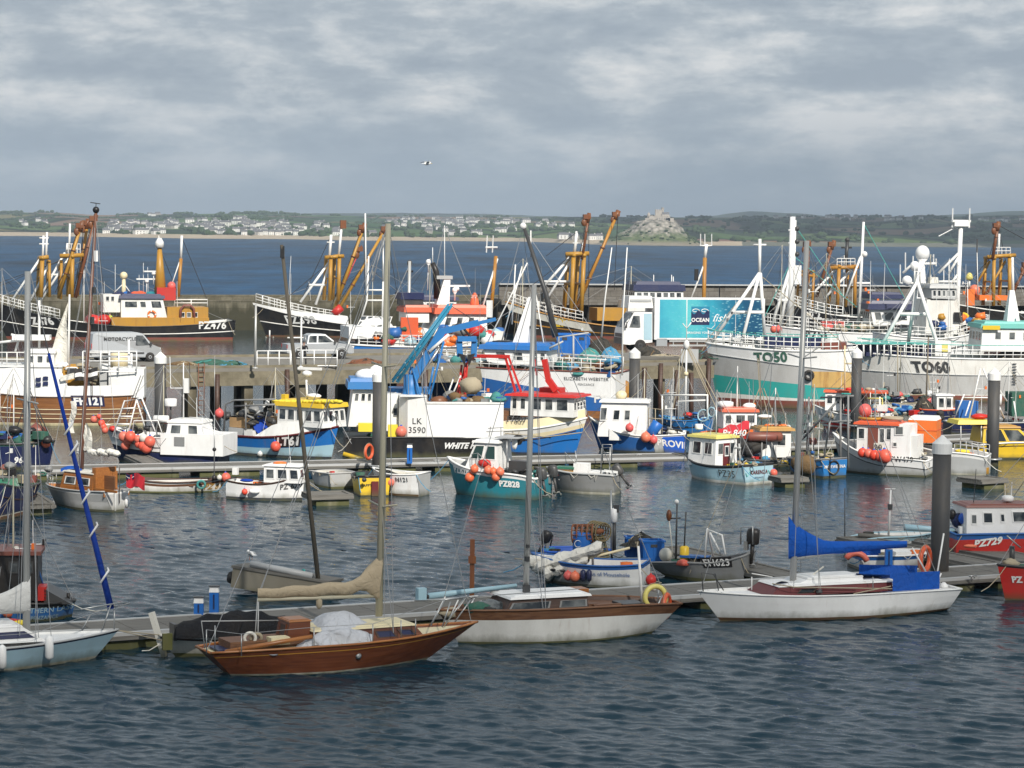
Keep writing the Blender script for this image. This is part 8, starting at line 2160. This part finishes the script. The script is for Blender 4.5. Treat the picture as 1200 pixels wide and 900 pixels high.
outboard(b.root,-b.L/2+.1,0,b.sheer(0)+.32,'black',-4,1.15)
m=MB();b.frame([[(868,638,ns*.3),(868,618,ns*.3),(882,617,ns*.3),(882,638,ns*.3)]],'steel',.03,'engine_guard');m.lathe(b.p(802,649),[(.16,-.3),(.18,-.25),(.18,.25),(.1,.3)],'yellow',12);b.part(m,'yellow_canister')
b.sr((792,655),(793.5,586),.045,'dark_grey',.03);m=MB();m.tube([b.p(789,655),b.p(784,608)],.025,'offwhite',5);m.ball(b.p(784,604),.14,'rust',(.8,.8,1.6));m.tube([b.p(802,640),b.p(804,600)],.03,'dark_grey',5);m.tube([b.p(784,608),b.p(798,607)],.025,'dark_grey',4);m.ball(b.p(793,588),.09,'white');b.part(m,'dan_pole')
m=MB();m.ball(b.p(780,650,0),.27,'offwhite',(1,.9,1),10,7);m.lathe(b.p(800,662,ns*.95),[(.26,0),(.2,.15),(.05,.22)],'gel_buoy',10);m.box(b.p(815,652,0),(1.1,.5,.08),'blue');b.part(m,'deck_gear')
b.ln([((829,620),(862,540,-.2)),((829,620),(808,672,ns))],.012,'rope')
b.ln([((752,660,0),(793,690,ns*2.5))],.03,'rope','mooring_line',.25)
b=Boat('yacht','white sloop with maroon cabin sides, blue sail cover and blue cockpit dodgers',1112,817,727,-22,2.6,'yacht')
ns=b.ns
b.hull(693,699,691,[('z',.1,'maroon'),('s',0,'white_clean')],wt=.62,rb=.85,rs=.38,bul=.05,gr=.035,gun='white',deck='white_clean',inner='white',um=.45,wl=.94,pb=2.3,flare=.6,wt_wl=.35)
h=b.hs(903,1047,696,686,1.7,wall='maroon',roof='white_clean',side=[(.66,.80,.2,.72)],over=.04,rt=.06,rf=.4,taper=.86,frame='wood_dark')
b.hs(932,1012,684,678,1.2,wall='white_clean',roof='white',over=.02,rt=.05,rf=.5,taper=.9,name='coachroof')
m=MB();m.bar(b.p(1010,682,ns*.4),b.p(1044,679,ns*.4),.4,.06,'white_clean');m.bar(b.p(935,688,ns*.93),b.p(1005,689,ns*.93),.03,.03,'light_grey');m.box(b.p(960,693,ns*.9),(.22,.06,.12),'dark_grey');b.part(m,'hatch_slide')
b.sr((929,684),(945.5,282),.12,'mast_alu',.09)
m=MB();rows=[]
for i in range(18):
 t=i/17;px=924+139*t;top=605+29*min(1,t*3.2)**.7-1*t;bot=655-13*t;cy_,ry=(top+bot)/2,(bot-top)/2*(1-.15*t)
 rows.append([b.p(px,cy_+ry*math.sin(a),(.15+.12*max(0,1-t*6))*math.cos(a)*(1+.2*math.sin(i*1.9)))for a in[2*PI*k/12 for k in range(13)]])
m.grid(rows,'cover_blue');b.part(m,'sail_cover')
m=MB()
for i in range(8):m.ball(b.p(925.5,612+i*5.2,ns*.05),.035,'white_clean')
m.tube([b.p(929,655),b.p(1064,634)],.06,'mast_alu',6);b.part(m,'boom')
b.bx
m=MB()
P0,P1=b.p(1046,693,ns*1.15),b.p(1101,690,ns*.75);hgt=.62
for s_ in(-1,1):m.grid([[V((P0.x+(P1.x-P0.x)*i/8,s_*(abs(P0.y)+(abs(P1.y)-abs(P0.y))*i/8)+s_*.02*math.sin(i*2),P0.z+(P1.z-P0.z)*i/8+hgt*j/3))for i in range(9)]for j in range(4)],'cover_blue')
b.part(m,'cockpit_dodger')
m=MB();rows=[[b.p(906+i*5,687-6*math.sin(PI*(i+.5)/5.5),(j-1)*.5)for i in range(6)]for j in range(3)];m.grid(rows,'cover_blue');b.part(m,'hatch_cover')
m=MB();rows=[[b.p(1003+i*8,681-9*(.4+.6*j/2)+i*.3,(j-1)*.6)for i in range(6)]for j in range(3)];m.grid(rows,'cover_blue');b.part(m,'spray_hood')
b.frame([[(824,693,ns*.2),(822,671,ns*.1),(836,673,ns*.3),(848,692,ns*.5)],[(842,692,-ns*.3),(838,672,-ns*.2),(836,673,ns*.3)]],'dark_grey',.02,'pulpit')
b.frame([[(881,676,-.6),(881,694,-.6)],[(881,672,-.6),(905,676,-.6)]],'white',.02,'stanchion');b.frame([[(1023,692,ns*1.1),(1023,676,ns*1.1)]],'steel',.02,'stanchion');b.frame([[(1069,642,-.2),(1085,670,-.2)],[(1095,692,0),(1106,625,0)],[(1096,686,ns*.5),(1103,672,ns*.4)]],'white',.03,'pushpit')
m=MB();m.lathe(b.p(1106,687),[(.14,-.06),(.16,.02),(.05,.14)],'white_clean',10);b.part(m,'stern_vent')
life_ring(b.w(b.p(1084,655,-.5)),.4,(.9,-.6,0),'orange lifebuoy on the stern rail of the white sloop with blue dodgers','red_orange','red_orange')
b.ln([((945,284),(822,690)),((945,284),(1104,690)),((945,284),(960,694,ns)),((945,284),(938,690,-ns)),((940,420),(962,694,ns)),((940,420),(930,690,ns)),((1066,634),(945,290)),((889,650,-1),(905,420,-1))],.012)
m=MB();q=b.p(940,420);m.tube([q+V((0,1,.1)),q,q+V((0,-1,.1))],.03,'mast_alu',5);m.tube([q,q+V((-.6,0,.35))],.02,'mast_alu',4);b.part(m,'spreader')
b.ln([((905,684,ns*.9),(930,688,ns*1.1)),((930,688,ns*1.1),(1046,690,ns*1.1)),((1000,696,ns*1.15),(1044,687,ns*1.1))],.02,'rope')
m=MB();m.tube([b.p(941,682),b.p(965,664)],.03,'offwhite',5);m.tube([b.p(985,684),b.p(1000,690)],.02,'white',5);b.part(m,'deck_gear')
b=Boat('rowing_boat','white and blue open boat behind the sail cover of the white sloop',1000,1098,668,12,1.9,'rowing boat')
ns=b.ns
b.hull(645,652,652,[('z',.1,'navy'),('s',.16,'white_clean'),('s',0,'blue')],wt=.8,rb=.4,bul=.35,gr=.04,gun='white_clean',deck='light_grey',inner='white',wl=.9)
m=MB();b.bx(m,1003,1032,652,644,ns*.4,.9,'cover_blue');b.bx(m,1050,1068,655,647,ns*.4,.5,'white_clean');b.part(m,'seat_cover')
m=MB();m.tube([V((.45*math.cos(a),0,.45*math.sin(a)))for a in[R(20+k*16)for k in range(9)]],.12,'gel_buoy',8);tag(m.build('fender',None,b.w(b.p(1003,662,ns*1.05))),'curved red horseshoe float behind the white sloop cabin','float')
b=Boat('rowing_boat','small white boat with blue top strake and grey spars, beyond the blue sail cover',1000,1098,645,10,1.7,'rowing boat')
b.hull(623,630,634,[('z',.1,'navy'),('s',.2,'white_clean'),('s',0,'light_blue')],wt=.75,rb=.4,bul=.3,gr=.04,gun='light_blue',deck='timber_grey',inner='white',wl=.9)
m=MB();m.tube([b.p(1006,627,b.ns*.4),b.p(1095,634,b.ns*.7)],.1,'timber_grey',7,.06);m.tube([b.p(1004,630,b.ns*.2),b.p(1080,629,b.ns*.1)],.06,'timber_grey',7);b.part(m,'stowed_mast')
b.sr((1041,632),(1044,574),.05,'white',.035,'mast');m=MB();m.box(b.p(1043,594),(.16,.16,.24),'dark_grey');m.tube([b.p(1037,573),b.p(1049,573)],.02,'white',4);m.tube([b.p(1072,625),b.p(1055,572)],.012,'wire',4);b.part(m,'mast_fitting')
b.sr((990,660),(990,572),.03,'dark_grey',.02,'whip_aerial',ya=-b.ns*1.0)
pedestal(1041,668,.8,'blue service post with pale cap behind the white sloop cabin',r=.14)
b=Boat('fishing_boat','red hulled boat with blue gunwale and white wheelhouse, right edge above the front pontoon',1112,1300,660,8,2.5,'fishing boat')
ns=b.ns
b.hull(610,626,627,[('z',.12,'navy'),('s',.2,'red_hull'),('s',0,'blue')],wt=.75,rb=.7,bul=.35,gr=.05,gun='blue',deck='deck_paint',inner='blue',um=.35,wl=.9)
b.text('PZ729',1158,635,8,'white',bold=.05,slope=.16)
h=b.hs(1133,1222,627,595,1.8,wall='white_clean',roof='red_brown',side=[(.06,.14,.38,.78),(.22,.36,.42,.84),(.46,.52,.45,.8),(.62,.88,.46,.86)],front=(2,.45,.85),over=.05,rt=.08,taper=.95,rf=.2)
m=MB();m.lathe(b.p(1181,585),[(.2,-.08),(.24,-.04),(.24,.1),(.16,.15)],'white_clean',14);m.tube([b.p(1181,594),b.p(1181,585)],.06,'dark_grey');m.tube([b.p(1178,584),b.p(1178,568)],.012,'white',4);m.tube([b.p(1185,582),b.p(1186,565)],.02,'white',4);b.part(m,'radar')
m=MB();m.ball(b.p(1123,610,0),.28,'navy',(1,1,1.1),9,6,.3);m.ball(b.p(1129,608,ns*.3),.22,'blue_bright',(1,1,1.1),9,6,.3);m.box(b.p(1127,621,ns*.5),(.25,.2,.3),'white');m.ball(b.p(1116,603,0),.16,'black',(1,1,1.4));m.tube([b.p(1060,618),b.p(1118,622)],.14,'light_blue',7,.1);b.part(m,'aft_gear')
m=MB();m.ball((0,0,0),.13,'orange_buoy',(2.2,.8,.6),10,6);tag(m.build('float',None,b.w(b.p(1137,640,ns*1.35))),'flat orange float at the red hull beside its white number','float')
b=Boat('fishing_boat','plain red bow with white letters cut by the right edge of the picture',1345,1168,705,-20,2.4,'fishing boat')
b.hull(662,668,668,[('z',.06,'red_brown'),('s',.06,'red_hull'),('s',0,'dark_grey')],wt=.8,rb=.35,bul=.4,gr=.045,gun='dark_grey',deck='deck_paint',inner='grey',um=.4,wl=.9,pb=2.4)
b.text('PZ',1191,679,7,'white',bold=.05)
m=MB();m.tube([b.p(1186,663),b.p(1186,640)],.1,'dark_grey',8);m.tube([b.p(1180,628,.3),b.p(1196,642,.3)],.03,'steel',5);m.ball(b.p(1184,660),.24,'rope',(1.4,1,.7),9,6,.4);b.part(m,'mooring_post')
pedestal(233,720,.38,'short blue service box on the left part of the front pontoon',r=.15);pedestal(251,718,.68,'taller blue service post with white cap on the front pontoon',r=.15)
t_=G(553,694,.5);m=MB();m.box((0,0,.7),(.16,.16,2.3),'rust');m.box((0,-.1,1.15),(.26,.12,.26),'rust');tag(m.build('mooring_post',None,t_),'rusty brown steel post standing at the front pontoon, left of the white and brown yacht','post')
m=MB();m.tube([(-.9,0,.12),(2.6,.3,.25)],.11,'light_blue',8,.07);m.box((-1.2,-.05,.2),(.3,.25,.45),'light_blue');m.tube([(-1,0,.1),(.2,.1,.12)],.07,'dark_grey',6);tag(m.build('stowed_mast',None,G(530,701,.5),P1rz),'pale blue covered spar with a blue end block lying on the front pontoon','spar')
p=empty('sunken_float','broken old float tilted out of the water with a pale pipe along it','float',G(333,697,0)+V((0,.3,.0)),R(-14));p.rotation_euler=(R(-4),R(6),R(-16))
m=MB();m.box((0,0,.35),(3.6,1.5,.7),'raft');m.box((0,0,.74),(3.7,1.6,.09),'timber_grey');m.build('float',p)
m=MB();m.tube([(-1.2,-.6,.92),(1.2,-.72,.86)],.12,'light_grey',10);m.build('pipe',p);m=MB();m.lathe((-1.9,-.4,.3),[(.2,-.14),(.24,0),(.2,.14)],'rubber',12,axis=(1,0,0));m.ball((.4,.5,.84),.08,'teal');m.build('fender',p)
a=G(374,690,.3);t=AT(330,287,a.y-1.5);m=MB();m.tube([(0,0,0),tuple(t-a)],.085,'mast_grey_wood',8,.06);q=(t-a)*.305;m.tube([q+V((0,0,.15)),q+V((.38,0,-.1))],.02,'light_grey',4);m.box((t-a)*.98,(.14,.14,.4),'dark_grey');tag(m.build('bare_mast',None,a),'bare grey wooden mast leaning left above the broken float','mast')
for x,y in((560,720),(690,706),(400,724),(1140,679),(300,733)):
 m=MB();m.tube([(-.18,0,.1),(.18,0,.1)],.03,'steel',6);m.tube([(-.07,0,0),(-.07,0,.1)],.025,'steel',5);m.tube([(.07,0,0),(.07,0,.1)],.025,'steel',5)
 tag(m.build('cleat',None,G(x,y-1,.5),P1rz),'small steel mooring cleat on the front edge of the front pontoon','cleat','cleats along the front pontoon')
rd=random.Random(77)
for b in FLEET:
 if not hasattr(b,'sheer'):continue
 ns,L=b.ns,b.L
 far=b.o.y>215
 k=1.6 if far else 1.0
 yacht=b.root['category']in('yacht','sailing boat')
 if yacht:continue
 for u,d in((.96,1),(.03,-1)):
  m=MB()
  p=b.surf(u,b.sheer(u));q=V((p.x+d*rd.uniform(.4,1.4),p.y+ns*rd.uniform(-.2,.35),max(.3,p.z-rd.uniform(.6,1.5))))
  m.tube([p,p.lerp(q,.35)-V((0,0,.12)),p.lerp(q,.7)-V((0,0,.12)),q],.018*k,rd.choice(('rope','rope','rope_blue','offwhite')),4);b.part(m,'mooring_line')
 lt=hasattr(b,'lettered')
 for _ in range(0 if lt else 3):
  m=MB()
  u=rd.uniform(.12,.85);p=b.surf(u,b.sheer(u));z=rd.uniform(.3,.75)
  q=b.surf(min(.97,u+rd.uniform(.04,.12)),b.sheer(u));m.tube([p+V((0,ns*.03,0)),p.lerp(q,.5)+V((0,ns*.06,-z*min(.6,p.z*.4))),q+V((0,ns*.03,0))],.014*k,rd.choice(('rope','offwhite','wire_dark')),4);b.part(m,'fender_line')
 if yacht:continue
 if b.root['category']in('trawler','fishing boat','workboat'):
  for i in range(0 if lt else 5):
   m=MB();u=.1+.7*i/4;z=(b.sheer(u)-b.bul)*.93
   q=b.surf(u,z);q2=b.surf(u,z+.1);m.add([q+V((-.12*k,ns*.025,0)),q+V((.12*k,ns*.025,0)),q2+V((.12*k,ns*.025,.0)),q2+V((-.12*k,ns*.025,0))],[(0,1,2,3)],'black');b.part(m,'scupper')
  if not lt:b.sk(rd.choice(('wood_dark','rubber','grey')),lambda u:max(.3,b.sheer(u)-b.bul-.03),.03*k,0,.96,'fender_strip')
  H={'trawler':(4,8),'fishing boat':(2,4.2),'workboat':(3,6)}[b.root['category']]
  for i in range(4 if far else 3):
   x=rd.uniform(-.38,.36)*L;y=rd.uniform(-.3,.3)*b.B;z=b.deckz(x);h=rd.uniform(*H)
   m=MB();m.tube([V((x,y,z)),V((x+rd.uniform(-.15,.15),y,z+h))],.03*k,rd.choice(('white','steel','wire','dark_grey','white')),4,.012*k)
   if rd.random()<.6:q=V((x,y,z+h*rd.uniform(.5,.8)));m.tube([q-V((.3*k,0,0)),q+V((.3*k,.05,0))],.02*k,'white',4);m.box(q+V((.3*k,0,.08)),(.12*k,.12*k,.2*k),rd.choice(('white','black','orange')))
   b.part(m,'aerial')
  m=MB();tip=V((rd.uniform(-.1,.15)*L,0,b.deckz(0)+H[1]*1.05));m.tube([V((tip.x,0,b.deckz(tip.x))),tip],.045*k,rd.choice(('white','mast_buff','steel')),5,.025*k)
  for u in(.99,.02):q=b.surf(u,b.sheer(u));m.tube([tip,V((q.x,0,q.z))],.012*k,'wire',4)
  for s_ in(-1,1):q=b.surf(.5,b.sheer(.5),s_);m.tube([tip-V((0,0,.3)),q],.012*k,'wire',4)
  for _ in range(4):
   x=rd.uniform(-.46,.46)*L;q=V((x,rd.uniform(-.42,.42)*b.B,b.deckz(x)+rd.uniform(.3,1.2)));m.tube([tip-V((0,0,rd.uniform(0,1.2))),q],.011*k,rd.choice(('wire','rope','wire_dark')),4)
  b.part(m,'signal_mast')
 m=MB()
 for i in range(5):
  x=rd.uniform(-.42,.3)*L;y=rd.uniform(-.32,.32)*b.B;z=b.deckz(x)+.06;c=rd.choice(('rope','rope_blue','net_green','offwhite','orange','net_dark'))
  if i%2:m.torus((x,y,z),rd.uniform(.14,.28)*k,.05*k,c,(rd.uniform(-.2,.2),rd.uniform(-.2,.2),1),12,5);m.torus((x,y,z+.07),rd.uniform(.12,.22)*k,.05*k,c,(.1,0,1),12,5)
  else:m.lathe((x,y,z),[(.1*k,0),(.2*k,.02),(.24*k,.34*k),(.2*k,.3*k)],c,10)
 kind(b.part(m,'rope_coils'),'stuff')
for k in range(11):
 u=QL-.6-k*1.35 if k<6 else 62+(k-6)*5.1
 m=MB();m.tube([(u,-.38,-1),(u+rd.uniform(-.1,.1),-.36,QZ+rd.uniform(-.9,.35))],.19,'wood_dark',8,.17);m.build('added_dark_pile',quay)  # dark piles added along the quay front to deepen the shade underneath
for u in(66,82,95):
 c=qa+qd*u-qn*.36;m=MB()
 for s_ in(-.2,.2):m.tube([(s_,0,-3.2),(s_,0,.4)],.035,'rust',5)
 for z in range(11):m.tube([(-.2,0,-3.1+z*.32),(.2,0,-3.1+z*.32)],.025,'rust',5)
 m.build('ladder',quay,((c-qa).dot(qd),-.34,QZ))
cam=bpy.data.cameras.new('camera');co=bpy.data.objects.new('camera',cam);COL.objects.link(co)
co.matrix_world=Matrix.Translation((0,0,CAMZ))@CM.to_4x4()
cam.sensor_width=36;cam.lens=F/1200*36;cam.clip_end=40000;cam.clip_start=.5
scene.camera=co
SUN_EL,SUN_AZ=R(38),R(157)
sd=V((math.sin(SUN_AZ)*math.cos(SUN_EL),math.cos(SUN_AZ)*math.cos(SUN_EL),math.sin(SUN_EL)))
sl=bpy.data.lights.new('sun','SUN');sl.energy=4.9;sl.angle=R(.53);sl.color=(1,.94,.85)
so=bpy.data.objects.new('sun',sl);COL.objects.link(so);so.rotation_euler=sd.to_track_quat('Z','Y').to_euler();so.location=sd*60
wd=bpy.data.worlds.new('World');scene.world=wd;wd.use_nodes=True
nt=wd.node_tree;N,Lk=nt.nodes,nt.links
bg=N['Background']
sky=N.new('ShaderNodeTexSky');sky.sky_type='NISHITA';sky.sun_disc=False
sky.sun_elevation=SUN_EL;sky.sun_rotation=SUN_AZ;sky.air_density=1.0;sky.dust_density=.2;sky.ozone_density=2
tc=N.new('ShaderNodeTexCoord')
def cn(sc,stretch,det,rough=.6,dist=.0,off=(0,0,0)):
 mp=N.new('ShaderNodeMapping');mp.inputs['Scale'].default_value=stretch;mp.inputs['Location'].default_value=off
 n=N.new('ShaderNodeTexNoise');n.inputs['Scale'].default_value=sc;n.inputs['Detail'].default_value=det;n.inputs['Roughness'].default_value=rough
 n.inputs['Distortion'].default_value=dist
 Lk.new(tc.outputs['Generated'],mp.inputs['Vector']);Lk.new(mp.outputs[0],n.inputs['Vector'])
 return n
n1=cn(14,(1,1,3.0),12,.64,.1,(.37,0,.27))
n2=cn(9,(1,1,3.2),6,.55,.2,(1.9,0,.43))
tone=N.new('ShaderNodeValToRGB');e=tone.color_ramp.elements
e[0].position,e[0].color=.39,(3.25,3.8,4.4,1)
e[1].position,e[1].color=.64,(7.2,7.3,7.3,1)
x=e.new(.48);x.color=(3.95,4.5,5.0,1)
x=e.new(.55);x.color=(5.3,5.7,6.0,1)
Lk.new(n1.outputs['Fac'],tone.inputs[0])
hole=N.new('ShaderNodeMapRange');hole.inputs[1].default_value,hole.inputs[2].default_value=.22,.31
Lk.new(n2.outputs['Fac'],hole.inputs[0])
mx=N.new('ShaderNodeMix');mx.data_type='RGBA'
Lk.new(hole.outputs[0],mx.inputs[0]);Lk.new(sky.outputs[0],mx.inputs[6]);Lk.new(tone.outputs[0],mx.inputs[7])
sz=N.new('ShaderNodeSeparateXYZ');Lk.new(tc.outputs['Generated'],sz.inputs[0])
hz=N.new('ShaderNodeMapRange');hz.inputs[1].default_value,hz.inputs[2].default_value=.0,.055
hz.inputs[3].default_value,hz.inputs[4].default_value=.85,0
Lk.new(sz.outputs[2],hz.inputs[0])
m2=N.new('ShaderNodeMix');m2.data_type='RGBA';m2.inputs[7].default_value=(3.5,4.35,5.2,1)
Lk.new(hz.outputs[0],m2.inputs[0]);Lk.new(mx.outputs[2],m2.inputs[6])
Lk.new(m2.outputs[2],bg.inputs['Color']);bg.inputs['Strength'].default_value=.10
m=bpy.data.materials.new('air');m.use_nodes=True;t_=m.node_tree
for n_ in list(t_.nodes):
 if n_.type=='BSDF_PRINCIPLED':t_.nodes.remove(n_)
pv=t_.nodes.new('ShaderNodeVolumePrincipled');pv.inputs['Color'].default_value=(.72,.85,1,1);pv.inputs['Density'].default_value=.00011;pv.inputs['Anisotropy'].default_value=.2
t_.links.new(pv.outputs[0],t_.nodes['Material Output'].inputs['Volume']);MATS['air']=m
mb=MB();mb.box((0,7000,99),(20000,16000,202),'air')
hzb=kind(mb.build('haze'),'stuff');hzb.visible_shadow=True
m,nt_,bs_,N_,L_=new_mat('cloud_body')
tr=N_.new('ShaderNodeBsdfTransparent');df=N_.new('ShaderNodeBsdfDiffuse');df.inputs['Color'].default_value=(.9,.9,.92,1)
ms=N_.new('ShaderNodeMixShader');ms.inputs[0].default_value=.4
L_.new(tr.outputs[0],ms.inputs[1]);L_.new(df.outputs[0],ms.inputs[2]);L_.new(ms.outputs[0],N_['Material Output'].inputs['Surface']);MATS['cloud_body']=m
m2_=m.copy();m2_.node_tree.nodes['Mix Shader'].inputs[0].default_value=.9;MATS['cloud_thick']=m2_
def cloud(gx,gy,sx,sy,h,rz=0,mt='cloud_body'):
 c=V((gx,gy,0))+sd*(h/sd.z);mb=MB();rows=[]
 for j in range(13):
  a=-PI/2+PI*j/12;row=[]
  for i in range(49):
   b=2*PI*(i%48)/48
   n=1+.22*noise.noise(V((math.cos(b)*2.2+gx,math.sin(b)*2.2,a)))
   row.append(V((sx*math.cos(a)**.5*math.cos(b)*n if abs(math.cos(a))>1e-6 else 0,sy*(max(0,math.cos(a))**.5)*math.sin(b)*n,40*math.sin(a)*(1 if a>0 else .4))))
  rows.append(row)
 mb.grid(rows,mt,True)
 return kind(mb.build('cloud',None,c,rz),'structure')
cloud(20,-62,260,165,520,R(12))
cloud(1050,4700,980,1750,1500,mt='cloud_thick')
scene.view_settings.view_transform='Standard';scene.view_settings.look='None'
scene.view_settings.gamma=1;scene.view_settings.exposure=0.14
scene.render.engine='CYCLES'
c_=scene.cycles
c_.use_denoising=True;c_.max_bounces=5;c_.diffuse_bounces=2;c_.glossy_bounces=2;c_.transmission_bounces=2;c_.volume_bounces=0;c_.transparent_max_bounces=8
c_.use_adaptive_sampling=True;c_.adaptive_threshold=.02;c_.caustics_reflective=False;c_.caustics_refractive=False;c_.sample_clamp_indirect=4
